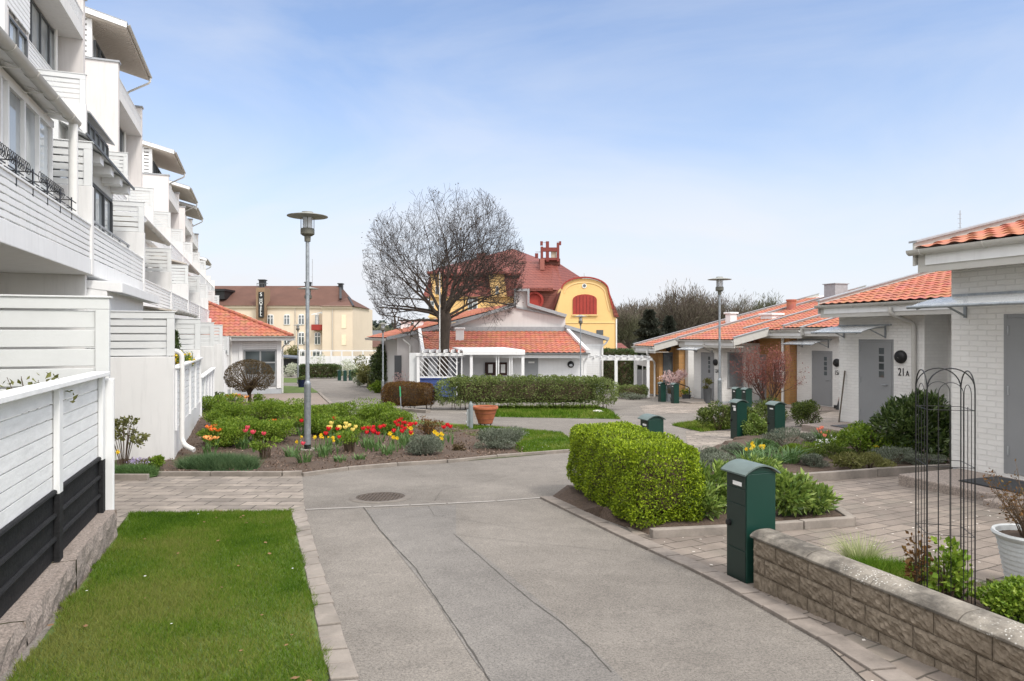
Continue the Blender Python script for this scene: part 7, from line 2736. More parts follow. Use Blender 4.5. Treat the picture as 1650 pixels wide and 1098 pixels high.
for i, (px, py, lab) in enumerate(((470, 742, 'strap leaves low at the left foot of the lamp post'), (520, 740, 'strap leaves right of the lamp post'), (590, 726, 'strap leaves under the middle red tulips'), (652, 722, 'strap leaves under the dense red tulips'), (490, 752, 'tuft of pale strap leaves in front of the lamp post'), (549, 748, 'small tuft of leaves on the bare soil'), (578, 746, 'small second tuft of leaves on the bare soil'), (390, 728, 'broad blue green tulip leaves left of the peony'), (707, 718, 'strap leaves behind the left grey cushion shrub'), (623, 738, 'wide low leaves before the left cushion shrub'))):
    strap_clump('bulb_leaves', lab, 'plant', on_bed(px, py), .22, .26 if i not in (5, 6) else .14, 46, .022, 'lf_strap', 60 + i, None, 0.8)
# small bed beside the near fence
shrub('rose_bush', 'half bare rose bush with dark leaves before the white stucco wall', 'shrub', on_bed(200, 757) ,   .44, .28, .86, 620, .055, 'lf_olive', 80, None, 12, 0.36, 0.6, z0=0.3, stems=16, stem_r=0.007)
shrub('rose_bush_leaves', 'low green tuft of lupin leaves right of the violet flowers', 'plant', on_bed(255, 762), .15, .12, .2, 500, .05, 'lf_green', 81, None, 8)
t = shrub('rock_cress', 'cushion of tiny violet white flowers beside the near fence', 'flowers', on_bed(228, 758), .30, .16, .15, 900, .03, 'lf_olive', 82, None, 10, stems=0)
p = clump_cloud(240, .30, .16, .10, np.random.default_rng(4), 10)
p[:, 2] = np.abs(p[:, 2]) + 0.06
MB().leaves(p, .024, .02, 0.8).build('blossoms', M['pt_violet'], t)
f = make_flower('daffodil', 'yellow', 'lone yellow daffodil half hidden by the near white fence', None, on_bed(186, 765))
f.scale = (0.85,) * 3
# plants over the near fences
t = shrub('trailing_plant', 'dark shoots with fresh leaves behind the top of the near fence', 'plant', Vector((-1.47 + UX * 5.7 - 0.2, UY * 5.7 - 0.1, -0.82)), .32, .28, .56, 85, .05, 'lf_olive', 85, None, 10, 0.4, 0.6, z0=0.25, stems=12, stem_r=0.005)
t = thing('balcony_conifer', 'small dark conifer standing behind the slatted fence on the planter', 'shrub', Vector((-1.47 + UX * 15.9 - 0.3, UY * 15.9 - 0.1, -0.95)))
p = sphere_pts(1500, RNG)
hgt = RNG.uniform(0, 1, 1500)
rad = 0.24 * (1 - hgt) * (0.75 + 0.25 * np.sin(hgt * 40))
p = np.column_stack([p[:, 0] * rad, p[:, 1] * rad, hgt * 0.92 + 0.1])
MB().leaves(p, .06, .02, 0.7).build('foliage', M['lf_dark'], t)
MB().tube([(0, 0, -0.05), (0, 0, 0.9)], 0.02, 6).build('stem', M['stem'], t)
t = shrub('wallflower', 'bright yellow and orange flowers behind the slatted fence', 'flowers', Vector((-1.47 + UX * 15.5 - 0.15, UY * 15.5, -0.75)), .28, .2, .42, 500, .045, 'lf_green', 87, None, 10)
p = clump_cloud(90, .28, .2, .2, np.random.default_rng(5), 10)
p[:, 2] += 0.26
MB().leaves(p, .06, .055, 0.5).build('blossoms', M['pt_yellow'], t)

# round brown bush by the pavilion
BRN = at(402, 24.5)
BRN.z = gz(24.5) + 0.25
t = thing('clipped_bush', 'round clipped brown bush on a short trunk before the pavilion window', 'shrub', BRN)
rng = np.random.default_rng(9)
d = sphere_pts(9000, rng)
p = d * np.array([0.86, 0.75, 0.60]) * (1 - rng.exponential(0.10, (9000, 1)))
p[:, 2] = np.maximum(p[:, 2], -0.42 + 0.1 * np.sin(p[:, 0] * 9)) + 1.03
MB().leaves(p, .045, .022, 0.2, rng, dirs=d * 0.7).build('foliage', M['lf_brown'], t)
m = MB()
m.tube([(0, 0, -0.2), (0.01, 0, 0.3), (0, 0, 0.6)], [0.075, 0.06, 0.05], 9)
for i in range(46):
    q = Vector(sphere_pts(1, rng)[0])
    q.z = abs(q.z) * 0.8 - 0.1
    e = Vector((q.x * 0.72, q.y * 0.62, 1.03 + q.z * 0.5))
    m.tube([(0, 0, rng.uniform(0.3, 0.6)), (e.x * 0.45, e.y * 0.45, e.z * 0.72), e], [0.022, 0.014, 0.005], 5)
m.build('branches', M['stem'], t)
for i, (px, py, col, kind) in enumerate(((372, 640, 'orange', 'opentulip'), (378, 638, 'paleyellow', 'opentulip'), (383, 639, 'orange', 'opentulip'), (386, 641, 'peach', 'opentulip'), (375, 641, 'paleyellow', 'opentulip'), (368, 641, 'orange', 'opentulip'), (396, 642, 'peach', 'opentulip'))):
    f = make_flower(kind, col, {'orange': 'orange', 'paleyellow': 'pale yellow', 'peach': 'peach'}[col] + ' tulip in the small bunch left of the brown bush trunk', 'tulips under the brown bush', P(px, py, 23.8) - Vector((0, 0, 0.55)))
    f.scale = (1.5,) * 3
f = make_flower('tulip', 'red', 'deep red tulip at the foot of the round brown bush', 'red tulips under the brown bush', P(392, 651, 23.5) - Vector((0, 0, 0.5)))
f.scale = (1.25,) * 3
strap_clump('tulip_leaves', 'green tulip leaves left of the brown bush trunk', 'plant', P(379, 657, 23.8), .5, .42, 70, .05, 'lf_strap', 90)
shrub('green_tuft', 'fresh green tuft right of the brown bush trunk', 'plant', P(418, 655, 24.0), .28, .25, .42, 700, .07, 'lf_green', 91)
shrub('blue_cushion', 'low bluish white flower cushion right of the brown bush', 'flowers', P(430, 660, 23.0), .6, .3, .3, 1400, .05, 'lf_grey', 92)
shrub('dark_tuft', 'dark low plant at the corner of the white screen wall', 'plant', P(350, 655, 24.0), .35, .3, .55, 900, .07, 'lf_dark', 93)
m = MB()
t = thing('raised_kerb', 'low dark stone edge round the small bed under the brown bush', 'kerb', at(395, 23.2) + Vector((0, 0, 0.16)))
for i in range(7):
    m = MB().box(-1.4 + i * 0.42, -1.0 + i * 0.42, -0.06 + 0.03 * i * (i - 5) * 0.2, 0.06 + 0.03 * i * (i - 5) * 0.2, -0.3, 0.10)
    m.build('stone', M['kerb'], t, bevel=0.01)
drape('bed_soil', [at(345, 25.8), at(440, 25.6), at(445, 23.3), at(345, 23.1)], 0.25, M['soil'])

# ---------------------------------------------------------------- beds on the right
def on_bed2(px, py, dz=0.06):
    p = G(px, py)
    p.z += dz
    return p
def laurel(label, loc, r, h, n, leaf, mat, seed, name='laurel_shrub'):
    return shrub(name, label, 'shrub', loc, r, r * 0.85, h, n, leaf, mat, seed, None, 16, 0.40, 0.36, up=0.5, stems=16, stem_mat='greenstem', shell=0.35, outward=0.8)
laurel('glossy laurel between the lime hedge and the near letter box', on_bed2(1145, 838), .36, .62, 1500, .085, 'lf_laurel', 100)
laurel('glossy laurel low at the foot of the lime hedge', on_bed2(1130, 848), .22, .34, 600, .08, 'lf_laurel', 101)
laurel('glossy spreading laurel right of the near letter box', on_bed2(1268, 838), .34, .44, 1400, .085, 'lf_laurel', 102)
laurel('young laurel shoot at the right corner of the kerbed bed', on_bed2(1315, 838), .26, .30, 600, .08, 'lf_laurel', 103)
laurel('laurel behind the near letter box', on_bed2(1225, 812), .36, .52, 1200, .085, 'lf_laurel', 104)
laurel('big dark glossy laurel against the white brick wall', on_bed2(1475, 750), .66, 1.16, 5200, .10, 'lf_dark', 105)
laurel('dark glossy laurel close to the corner of the nearest house', on_bed2(1520, 752), .32, 1.05, 1500, .10, 'lf_dark', 106)
for i, (px, py, rx, h, lab, lf, mat) in enumerate((
        (1122, 772, .34, .30, 'grey lavender cushion right behind the lime hedge', .04, 'lf_grey'),
        (1165, 770, .36, .28, 'second grey lavender cushion behind the near letter box', .04, 'lf_grey'),
        (1090, 745, .3, .3, 'grey lavender cushion at the foot of the letter box behind the hedge', .04, 'lf_grey'),
        (1268, 726, .6, .40, 'wide grey green cushion between the letter boxes and the daffodils', .04, 'lf_grey'),
        (1312, 762, .24, .26, 'silvery lavender tuft at the kerb, centre of the bed', .035, 'lf_grey'),
        (1435, 758, .40, .30, 'silvery lavender before the dark laurel', .035, 'lf_grey'),
        (1490, 760, .3, .25, 'silvery lavender close to the granite step', .035, 'lf_grey'),
        (1345, 748, .34, .26, 'dark green herb clump in the middle of the perennial bed', .045, 'lf_box'),
        (1400, 764, .34, .24, 'olive herb clump at the kerb left of the silvery lavender', .04, 'lf_olive'),
        (1290, 742, .40, .26, 'mid green herb clump right of the daylilies', .045, 'lf_green'),
        (1140, 758, .36, .30, 'dusty grey herb clump left of the daylilies', .04, 'lf_grey'),
        (1186, 745, .34, .26, 'grey green herb clump beside the road, left of the daffodils', .04, 'lf_grey'),
        (1310, 722, .36, .26, 'grey herb clump left of the salmon tulips', .04, 'lf_grey'),
        (1460, 738, .34, .34, 'dark herb clump in the shade of the big laurel', .045, 'lf_box'),
        (1350, 728, .34, .34, 'leafy green clump at the stone step of house 21A', .045, 'lf_green'),
        (1235, 738, .34, .26, 'green herb clump just under the right daffodils', .045, 'lf_strap'))):
    shrub('lavender', lab, 'plant', on_bed2(px, py), rx, rx * .8, h, 2600, lf, mat, 120 + i, None, 14, 0.42, 0.25, up=0.9)
shrub('leafy_shrub', 'yellow green leafy shrub with brown stems before door 21A', 'shrub', on_bed2(1392, 748), .50, .42, .66, 2300, .055, 'lf_green', 131, None, 14, stems=22)
shrub('leafy_shrub', 'smaller yellow green shrub right of the salmon tulips', 'shrub', on_bed2(1440, 748), .38, .3, .52, 1200, .055, 'lf_green', 132, None, 12, stems=14)
shrub('euphorbia', 'low yellow green plant at the kerb below the leafy shrub', 'plant', on_bed2(1365, 765), .34, .25, .26, 900, .05, 'lf_olive', 133, None, 12)
for i, (px, py, lab) in enumerate(((1205, 765, 'daylily leaves behind the near letter box, leftmost'), (1240, 764, 'daylily leaves behind the near letter box, middle'), (1270, 758, 'daylily leaves behind the near letter box, rightmost'), (1220, 750, 'daylily leaves under the yellow daffodils'))):
    strap_clump('daylily', lab, 'plant', on_bed2(px, py), .36, .36, 120, .026, 'lf_strap', 140 + i, None, 0.9)
t = shrub('white_flowers', 'low plant with white flowers right of the daylilies', 'flowers', on_bed2(1330, 735), .35, .28, .26, 800, .05, 'lf_green', 150)
p = clump_cloud(40, .35, .28, .13, np.random.default_rng(8), 12)
p[:, 2] += 0.19
MB().leaves(p, .05, .045, 0.6).build('blossoms', M['pt_whitefl'], t)
plant_flowers([(1204, 720), (1211, 718), (1214, 713), (1217, 717), (1224, 717), (1231, 719), (1233, 716), (1213, 711)], 'daffodil', 'yellow', 'yellow daffodil in the clump behind the near letter box', 'daffodils on the right', 0.40, 0.03, 0.75)
plant_flowers([(1319, 683), (1323, 686), (1326, 682), (1335, 685), (1327, 692)], 'tulip', 'salmon', 'salmon tulip in the clump before the stone steps', 'salmon tulips on the right', 0.52, 0.03, 0.8)
plant_flowers([(1410, 715), (1412, 711), (1425, 701)], 'opentulip', 'yellow', 'yellow tulip among the leafy shrubs by the dark laurel', 'yellow tulips on the right', 0.42, 0.03, 0.72)
strap_clump('tulip_leaves', 'tall upright tulip leaves under the salmon tulips', 'plant', on_bed2(1326, 728), .2, .42, 40, .045, 'lf_strap', 151)
for i, (px, py, rx, h, lab) in enumerate(((1158, 694, .55, .78, 'loose round bush right of the grass wedge, leftmost'), (1196, 694, .45, .74, 'loose round bush just behind the tall letter box with sticker'), (1240, 690, .55, .86, 'loose round bush under the red bush'), (1300, 688, .60, .72, 'loose round bush before door 15A'), (1215, 708, .36, .55, 'bright leafy bush at the foot of the letter box with sticker'))):
    shrub('round_bush', lab, 'shrub', on_bed2(px, py, 0.0), rx, rx * .8, h, 4200, .05, 'lf_laurel' if i == 4 else 'lf_box', 160 + i, None, 16, 0.4, 0.5, stems=14)
# wall bed at the right edge
shrub('parsley_bush', 'bright curly green plant right behind the block wall', 'plant', Vector((3.0, 3.95, gz(3.95) + 0.15)), (.26), .2, .22, 4500, .026, 'lf_green', 170, None, 18, 0.4, 0.7)
shrub('leafy_climber', 'leafy green climber at the foot of the wire obelisk', 'plant', Vector((2.70, 4.25, gz(4.25) + 0.12)), .16, .15, .42, 420, .045, 'lf_green', 171, None, 10, 0.4, 0.7)
shrub('dry_climber', 'brown dry climber on the left legs of the obelisk', 'plant', Vector((2.55, 4.3, gz(4.3) + 0.12)), .07, .07, .52, 180, .035, 'lf_rust', 172, None, 10, 0.5, 0.6, stems=10, stem_r=0.004)
fescue('low_cushion', 'flat green ground cover between the obelisk and the terrace', Vector((2.62, 4.78, gz(4.78) + 0.13)), .40, .26, .10, 5000, 'grass', 7, 0.005)
fescue('low_cushion', 'flat green ground cover at the pale grey pot', Vector((3.3, 4.4, gz(4.4) + 0.10)), .34, .24, .07, 5000, 'grass', 8, 0.005)
t = thing('ornamental_grass', 'pale fountain of ornamental grass behind the block wall', 'grass clump', Vector((2.72, 5.32, gz(5.32) + 0.03)))
n = 900
a = RNG.uniform(0, 6.283, n)
r0 = 0.08 * np.sqrt(RNG.uniform(0, 1, n))
vs, fs = [], []
for i in range(n):
    ln = RNG.uniform(0.16, 0.36)
    k = RNG.uniform(0.25, 0.95)
    b = a[i] + RNG.normal() * 0.4
    o = len(vs)
    for s in range(4):
        f = s / 3
        x = r0[i] * math.cos(a[i]) + math.cos(b) * ln * k * f ** 1.6
        y = r0[i] * math.sin(a[i]) + math.sin(b) * ln * k * f ** 1.6
        z = ln * (1 - 0.3 * k) * f - 0.10 * k * f ** 3
        w = 0.0028 * (1 - f) + 0.0004
        vs += [(x + w * math.sin(b), y - w * math.cos(b), z), (x - w * math.sin(b), y + w * math.cos(b), z)]
    fs += [(o + 2 * s, o + 2 * s + 1, o + 2 * s + 3, o + 2 * s + 2) for s in range(3)]
MB().add(vs, fs).build('blades', M['lf_pale'], t)
# twiggy shrub in the pale grey pot
t = thing('twiggy_shrub', 'twiggy reddish shrub growing in the pale grey pot', 'shrub', POT + Vector((0, 0, 0.33)))
rng = np.random.default_rng(31)
m = MB()
tips = []
for i in range(38):
    a = rng.uniform(0, 6.283)
    sp = rng.uniform(0.05, 0.34)
    hh = rng.uniform(0.26, 0.5)
    pts = [Vector((0.03 * math.cos(a), 0.03 * math.sin(a), -0.02))]
    for s in range(1, 5):
        f = s / 4
        pts.append(Vector((sp * f * math.cos(a) + rng.normal() * 0.012, sp * f * math.sin(a) + rng.normal() * 0.012, hh * f ** 0.85)))
    m.tube(pts, [0.005, 0.004, 0.003, 0.0024, 0.0015], 4)
    for s in (2, 3, 4):
        for _ in range(3):
            q = pts[s] + Vector(rng.normal(size=3)) * 0.035
            m.tube([pts[s], q], [0.002, 0.001], 3, cap=False)
            tips.append(q)
            tips.append(q + Vector(rng.normal(size=3)) * 0.012)
m.build('twigs', M['stem'], t)
MB().leaves(np.array([v[:] for v in tips]), .022, .013, 0.4).build('foliage', M['lf_rust'], t)

# ---------------------------------------------------------------- far shrubs
shrub('pink_shrub', 'small pale pink blossoming shrub between two far letter boxes', 'shrub', at(1084, 30.8), .78, .6, 1.55, 900, .08, 'lf_pink', 180, None, 14, 0.34, 0.7, z0=0.75, stems=16, stem_r=0.015)
t = shrub('bowl_flowers', 'yellow flowers in the small dark bowl', 'flowers', at(1106, 31.5) + Vector((0, 0, 0.25)), .26, .22, .3, 300, .06, 'lf_green', 181, None, 8)
p = clump_cloud(40, .26, .22, .12, np.random.default_rng(8), 8)
p[:, 2] += .2
MB().leaves(p, .06, .05, .5).build('blossoms', M['pt_yellow'], t)
shrub('pot_plant', 'green plant with yellow tips in the tall dark planter', 'plant', at(1140, 29.6) + Vector((0, 0, 0.6)), .24, .22, .45, 350, .08, 'lf_olive', 182, None, 8)
shrub('pot_plant', 'dry plant in the grey round pot', 'plant', at(1079, 31) + Vector((0, 0, 0.33)), .2, .2, .25, 160, .06, 'lf_olive', 183, None, 8)
shrub('pot_plant', 'leafy plant in the navy blue pot', 'plant', at(486, 45) + Vector((0, 0, 0.45)), .32, .3, .3, 350, .1, 'lf_hedge', 184, None, 8)
RH = [(617, 41.5, 1.05, 2.7, 5200, 'lf_dark', 'big dark rhododendron beside the slender lamp'), (596, 46, 1.3, 2.3, 3600, 'lf_olive', 'olive bush left of the big rhododendron'), (583, 50, .8, 1.3, 1400, 'lf_dark', 'low dark bush at the edge of the far lane'), (605, 42, .7, 1.2, 1500, 'lf_olive', 'light olive bush at the foot of the rhododendron'), (608, 38.5, .45, .75, 900, 'lf_green', 'bright green small bush behind the far letter box')]
for i, (px, Y, r, h, n, mat, lab) in enumerate(RH):
    shrub('bush', lab, 'shrub', at(px, Y), r, r, h, n, .13, mat, 190 + i, None, 18, 0.4, 0.5, stems=8, stem_r=0.02)
for i, (px, Y, r, h, lab) in enumerate(((471, 66, 1.1, 1.5, 'white blossoming bush right behind the pavilion corner'), (513, 67, .9, 2.3, 'sparse white blossoming bush against the white fence'), (562, 64, 1.5, 1.9, 'wide pale blossoming bush at the end of the far hedge'), (580, 47, .45, .8, 'small white flowering bush beside the far letter box'))):
    shrub('blossom_bush', lab, 'shrub', at(px, Y), r, r * .8, h, 1100 if i != 1 else 500, .13, 'lf_white', 200 + i, None, 16, 0.36, 0.6, stems=8, stem_r=0.015)
shrub('bush', 'rounded yellow green bush above the grey carport', 'shrub', at(468, 80), 1.5, 1.2, 3.2, 2500, .2, 'lf_olive', 210, None, 16, 0.42, 0.5, stems=0)
shrub('bush', 'sparse pinkish twigs before the white end wall of the gabled building', 'shrub', at(648, 35.5), .6, .5, 1.3, 350, .08, 'lf_pink', 211, None, 12, 0.4, 0.5, stems=20)

# ---------------------------------------------------------------- red leaved small tree
def branch_tree(name, label, cat, loc, trunk_pts, limbs, levels, seed, bark, twig, spread, env, twig_r=0.006, up=0.25, fork=3, ratio=0.66, leaf=None, nl=0, leafsize=0.05, seglen=5, group=None, curl=0.5):
    """tapered trunk, limbs and ever finer branches; env(p) tells if a point is inside the crown"""
    rng = np.random.default_rng(seed)
    t = thing(name, label, cat, loc, 0, group)
    mt, mb_, mw = MB(), MB(), MB()
    for pts, rad in trunk_pts:
        mt.tube(pts, rad, 10)
    tips = []
    def grow(p, d, L, r, lev):
        pts, rads = [p], [r]
        q, dd = p.copy(), d.copy()
        for s in range(seglen):
            dd = (dd + Vector(rng.normal(size=3)) * 0.10 + Vector((0, 0, up * (0.5 + lev * curl) / seglen))).normalized()
            q = q + dd * (L / seglen)
            if not env(q):
                if s < 1:
                    return
                break
            pts.append(q.copy())
            rads.append(max(twig_r * 0.6, r * (1 - 0.62 * (s + 1) / seglen)))
        if len(pts) < 2:
            return
        (mb_ if lev < 2 else mw).tube(pts, rads, 7 if lev < 1 else (5 if lev < 2 else 3), cap=False)
        if lev >= levels:
            tips.append(pts[-1])
            tips.append(pts[len(pts) // 2])
            return
        k = fork + (1 if lev >= 1 else 0)
        for i in range(k + 1):
            f = 0.3 + 0.7 * (i + rng.uniform(0, .8)) / (k + 1)
            j = min(len(pts) - 1, max(1, int(f * (len(pts) - 1) + 0.5)))
            o = pts[j]
            base = (pts[j] - pts[j - 1]).normalized()
            side = Vector(rng.normal(size=3))
            side = (side - base * side.dot(base)).normalized()
            nd = (base * 0.8 + side * spread).normalized()
            grow(o, nd, L * ratio * rng.uniform(0.75, 1.15), rads[j] * 0.72, lev + 1)
        grow(pts[-1], (pts[-1] - pts[-2]).normalized(), L * ratio, rads[-1] * 0.9, lev + 1)
    for p, d, L, r in limbs:
        grow(Vector(p), Vector(d).normalized(), L, r, 0)
    mt.build('trunk', bark, t, smooth=True)
    cr = mb_.build('limbs', bark, t, smooth=True)
    if mw.f:
        mw.build('twigs', twig, t)
    if leaf and tips:
        T_ = np.array([v[:] for v in tips])
        k = rng.integers(0, len(T_), nl)
        MB().leaves(T_[k] + rng.normal(size=(nl, 3)) * leafsize * 1.3, leafsize, leafsize * 0.45, 0.5, rng).build('leaves', leaf, t)
    return t
RT = at(1237, 25.5)
limbs = []
for i in range(13):
    a = i * 2.4
    limbs.append(((0.05 * math.cos(a), 0.05 * math.sin(a), 0.25), (math.cos(a) * (0.30 + 0.15 * (i % 4)), math.sin(a) * (0.28 + 0.12 * (i % 3)), 0.62), 1.1, 0.030))
branch_tree('red_leaf_tree', 'small many stemmed tree with red spring leaves before the ochre wing', 'tree', RT + Vector((0, 0, -0.05)),
            [([(0, 0, -0.1), (0, 0, 0.3)], [0.09, 0.07])], limbs, 3, 5, plain('red brown bark', (0.085, 0.05, 0.038), 0.9), plain('red twig', (0.15, 0.07, 0.055), 0.9), 0.65,
            lambda p: (p.x / 1.4) ** 2 + (p.y / 1.2) ** 2 + ((p.z - 1.55) / 1.25) ** 2 < 1 or p.z < 1.2, 0.004, 0.5, 2, 0.62, M['lf_red'], 3600, 0.06)

# ---------------------------------------------------------------- the big bare tree
BT = at(714, 32.6)
limbs = []
rng = np.random.default_rng(77)
for i in range(17):
    a = i * 2.399 + 0.5
    ti = [0.4, 0.75, 1.02, 1.25, 1.45][i % 5]
    limbs.append(((0.16 * math.cos(a), 0.16 * math.sin(a), 3.75 + 0.2 * (i % 4)), (math.sin(ti) * math.cos(a), math.sin(ti) * math.sin(a) * 0.9, math.cos(ti) + 0.1), 2.75 if ti > 1 else 2.7, 0.088 if ti < 1 else 0.072))
branch_tree('bare_tree', 'large bare crowned tree with dense twigs before the yellow building', 'tree', BT,
            [([(-0.10, 0, -0.2), (-0.06, 0, 0.8), (0.02, 0, 2.2), (0.08, 0, 3.2), (0.06, 0, 3.8), (0.06, 0, 4.4)], [0.36, 0.28, 0.25, 0.25, 0.33, 0.20])],
            limbs, 4, 83, M['bark'], M['twig'], 0.85,
            lambda p: ((p.x - 0.1) / 3.95) ** 2 + (p.y / 3.5) ** 2 + ((p.z - 6.45) / 4.0) ** 2 < 1 and p.z > 2.7, 0.0095, 0.17, 2, 0.69, M['lf_brown'], 700, 0.10, curl=0.35)

# ---------------------------------------------------------------- trees behind the houses
def conifer(label, loc, h, r, n, seed, mat='lf_fir', name='conifer', group=None):
    rng = np.random.default_rng(seed)
    t = thing(name, label, 'tree', loc, 0, group)
    MB().tube([(0, 0, -0.3), (0, 0, h * 0.97)], [r * 0.09, 0.03], 7).build('trunk', M['bark'], t)
    z = rng.uniform(0.03, 1, n) ** 1.0
    tier = 0.72 + 0.28 * np.sin(z * h * 5.2 + 0.6)
    a = rng.uniform(0, 6.283, n)
    q = 0.8 + 0.2 * np.sin(a * 5 + z * 17)
    rad = r * (1 - z) ** 0.7 * tier * q * rng.uniform(0.35, 1.0, n) ** 0.5 + 0.05
    p = np.column_stack([rad * np.cos(a), rad * np.sin(a), z * h - 0.12 * rad])
    dr = np.column_stack([np.cos(a), np.sin(a), -0.25 * np.ones(n)])
    MB().leaves(p, h * 0.055, h * 0.02, 0.0, rng, dirs=dr * 1.2).build('crown', M[mat], t)
    return t
def tree_at(px, top, Y):
    z0 = gz(Y)
    return Vector(((px - CX) / F * Y, Y, z0)), (HY - top) / F * Y - z0
for i, (px, top, Y, rr, lab) in enumerate(((1046, 500, 86, .50, 'dark conifer, the taller one behind the ochre end house'), (1078, 510, 88, .42, 'dark brownish conifer, the narrower one behind the ochre end house'))):
    l, h = tree_at(px, top, Y)
    conifer(lab, l, h, h * rr, 12000, 300 + i)
def crown_tree(label, loc, h, r, seed, group=None, mat='lf_wood', n=2600, name='wood_tree', leaf=None):
    rng = np.random.default_rng(seed)
    t = thing(name, label, 'tree', loc, 0, group)
    m = MB()
    m.tube([(0, 0, -0.5), (0.1, 0, h * 0.35), (0, 0, h * 0.9)], [h * 0.02, h * 0.015, 0.03], 6)
    ends = []
    for i in range(26):
        a = rng.uniform(0, 6.283)
        z0 = h * rng.uniform(0.2, 0.6)
        e = Vector((r * 0.85 * math.cos(a) * rng.uniform(.3, 1), r * 0.85 * math.sin(a) * rng.uniform(.3, 1), min(h * 0.97, z0 + h * rng.uniform(0.2, 0.45))))
        m.tube([(0, 0, z0), (e.x * 0.5, e.y * 0.5, z0 + (e.z - z0) * 0.6), e], [h * 0.009, h * 0.006, 0.02], 4)
        ends.append(e[:])
    m.build('trunk', M['twig'], t)
    E = np.array(ends)
    k = rng.integers(0, len(E), n)
    p = E[k] + rng.normal(size=(n, 3)) * np.array([r * 0.2, r * 0.2, h * 0.085])
    dr = p - np.array([0, 0, h * 0.35])
    dr /= np.linalg.norm(dr, axis=1)[:, None]
    L = leaf or h * 0.075
    MB().leaves(p, L, L * 0.085, 0.3, rng, dirs=dr).build('crown', M[mat], t)
    return t
WT_ = [(1000, 500, 120, .36, 'bare tree just right of the yellow gable'), (1028, 497, 125, .33, 'bare tree behind the two dark conifers'), (1098, 477, 130, .35, 'tallest bare brown tree behind the ochre end house'), (1120, 484, 132, .33, 'bare brown tree right of the tallest one'), (1150, 488, 135, .36, 'bare brown tree directly behind the right lamp'), (1178, 489, 135, .33, 'bare brown tree right of the right lamp'), (1070, 490, 135, .33, 'bare brown tree between the conifers and the tallest one')]
for i, (px, top, Y, rr, lab) in enumerate(WT_):
    l, h = tree_at(px, top, Y)
    crown_tree(lab, l, h, h * rr, 320 + i, 'bare trees of the wood', n=5200)
for i, (px, top, Y, rr, lab) in enumerate(((1206, 494, 140, .34, 'dull green spring tree right of the right lamp, above the roofs'), (1236, 491, 142, .3, 'dull green spring tree just left of the orange vent pipe'), (1014, 512, 118, .36, 'pale olive tree low beside the yellow gable'))):
    l, h = tree_at(px, top, Y)
    crown_tree(lab, l, h, h * rr, 340 + i, 'greening trees of the wood', mat='lf_woodgreen', n=4200)
# the wood further back reads as one mass
rng = np.random.default_rng(400)
m = MB()
pts, drs = [], []
for i in range(90):
    px = rng.uniform(985, 1420)
    Y = rng.uniform(150, 205)
    top = 503 - 7 * math.sin((px - 985) / 41.0) - 5 * math.sin((px - 985) / 17.0) - (5 if 1060 < px < 1260 else 0) + rng.uniform(-7, 12)
    l, h = tree_at(px, top, Y)
    r = h * 0.32
    n = 700
    e = sphere_pts(n, rng) * rng.uniform(0.2, 1, (n, 1)) ** 0.5
    p = np.array(l[:]) + np.array([0, 0, h * 0.58]) + e * np.array([r, r, h * 0.42])
    pts.append(p)
    e[:, 2] += 0.6
    drs.append(e / np.linalg.norm(e, axis=1)[:, None])
    m.tube([l, l + Vector((0, 0, h * 0.7))], [0.25, 0.05], 4)
pts, drs = np.concatenate(pts), np.concatenate(drs)
m.leaves(pts, 1.5, 0.16, 0.3, rng, dirs=drs)
w = m.build('far_wood', M['lf_wood'], kind='stuff')
tag(w, 'grey brown bare wood along the horizon behind the right hand roofs', 'wood')
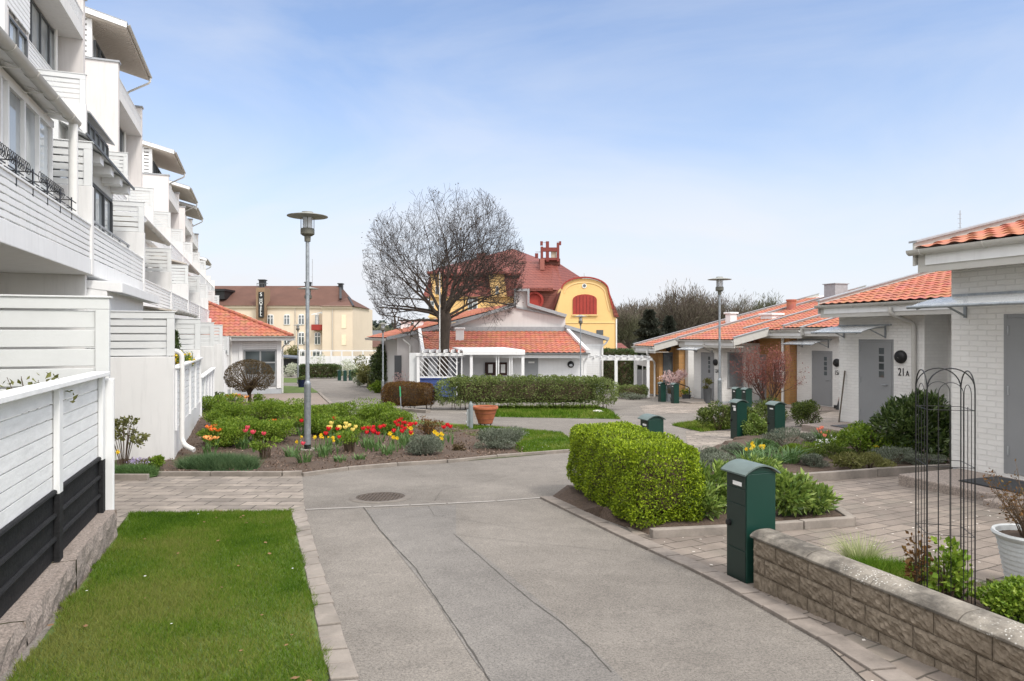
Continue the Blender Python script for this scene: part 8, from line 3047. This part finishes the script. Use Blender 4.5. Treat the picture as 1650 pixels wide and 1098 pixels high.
# distant spruces between the hotel and the bare tree
m = MB()
for i in range(46):
    px = rng.uniform(572, 700)
    Y = rng.uniform(330, 420)
    top = rng.uniform(514, 532)
    l, h = tree_at(px, top, Y)
    n = 160
    z = rng.uniform(0.05, 1, n)
    a = rng.uniform(0, 6.283, n)
    rad = h * 0.17 * (1 - z) * rng.uniform(0.5, 1, n)
    p = np.array(l[:]) + np.column_stack([rad * np.cos(a), rad * np.sin(a), z * h])
    m.leaves(p, 2.4, 1.0, -0.1, rng, dirs=np.column_stack([np.cos(a), np.sin(a), -0.3 * np.ones(n)]))
w = m.build('far_spruces', M['lf_far'], kind='stuff')
tag(w, 'far dark spruce wood on the horizon between the hotel and the bare tree', 'wood')
m = MB()
pts = []
for i in range(160):
    px = rng.uniform(440, 1010) if i < 60 else rng.uniform(250, 1700)
    Y = rng.uniform(240, 330)
    l, h = tree_at(px, rng.uniform(526, 540), Y)
    n = 130
    p = np.array(l[:]) + np.array([0, 0, h * 0.5]) + sphere_pts(n, rng) * rng.uniform(.3, 1, (n, 1)) * np.array([5.5, 5.5, h * 0.5])
    pts.append(p)
m.leaves(np.concatenate(pts), 2.0, 1.0, 0.2, rng)
w = m.build('far_trees', leafmat('far mixed trees', [(0.06, 0.065, 0.04), (0.10, 0.10, 0.06), (0.14, 0.14, 0.08)], 0.9, 0.1, 0.03), kind='stuff')
tag(w, 'band of far low trees along the horizon', 'wood')
# pollarded tree on the horizon
l, h = tree_at(636.5, 493, 150)
t = thing('pollarded_tree', 'lone pollarded tree with knotty stubs on the left horizon', 'tree', l)
m = MB().tube([(0, 0, -0.5), (0.1, 0, h * 0.55), (-0.1, 0, h * 0.8)], [0.3, 0.24, 0.2], 7)
m.build('trunk', M['bark'], t)
m = MB()
for a, b, c in ((-0.1, h * .8, (-0.7, h * 0.98)), (-0.1, h * .8, (0.6, h * 1.0)), (0.0, h * .6, (0.8, h * 0.80)), (0.05, h * .55, (-0.7, h * 0.72)), (0.05, h * .45, (0.6, h * .58))):
    m.tube([(a, 0, b), (c[0] * 0.8, 0, (b + c[1]) / 2), (c[0], 0, c[1])], [0.15, 0.13, 0.16], 6)
m.build('stubs', M['bark'], t)
# low roofs far away between the hotel and the gabled building
for i, (px, Y, wd, hh, mat, lab) in enumerate(((600, 140, 10, 2.6, 'hotel_roof', 'long dark brown roof just right of the hotel'), (588, 150, 7, 4.4, 'frame_dark', 'flat dark roof with grey top, above the brown roof'))):
    l = at(px, Y)
    t = thing('far_building', lab, 'building', l)
    MB().box(-wd / 2, wd / 2, 0, 8, 0, hh).build('wall', M['cream'] if i == 0 else M['frame_dark'], t)
    MB().prism([(-wd / 2 - .4, -0.4, hh + 0.01), (wd / 2 + .4, -0.4, hh + 0.01), (wd / 2 + .2, 4, hh + 1.7), (-wd / 2 - .2, 4, hh + 1.7)], (0, 0.4, 0.05)).build('roof', M[mat], t)
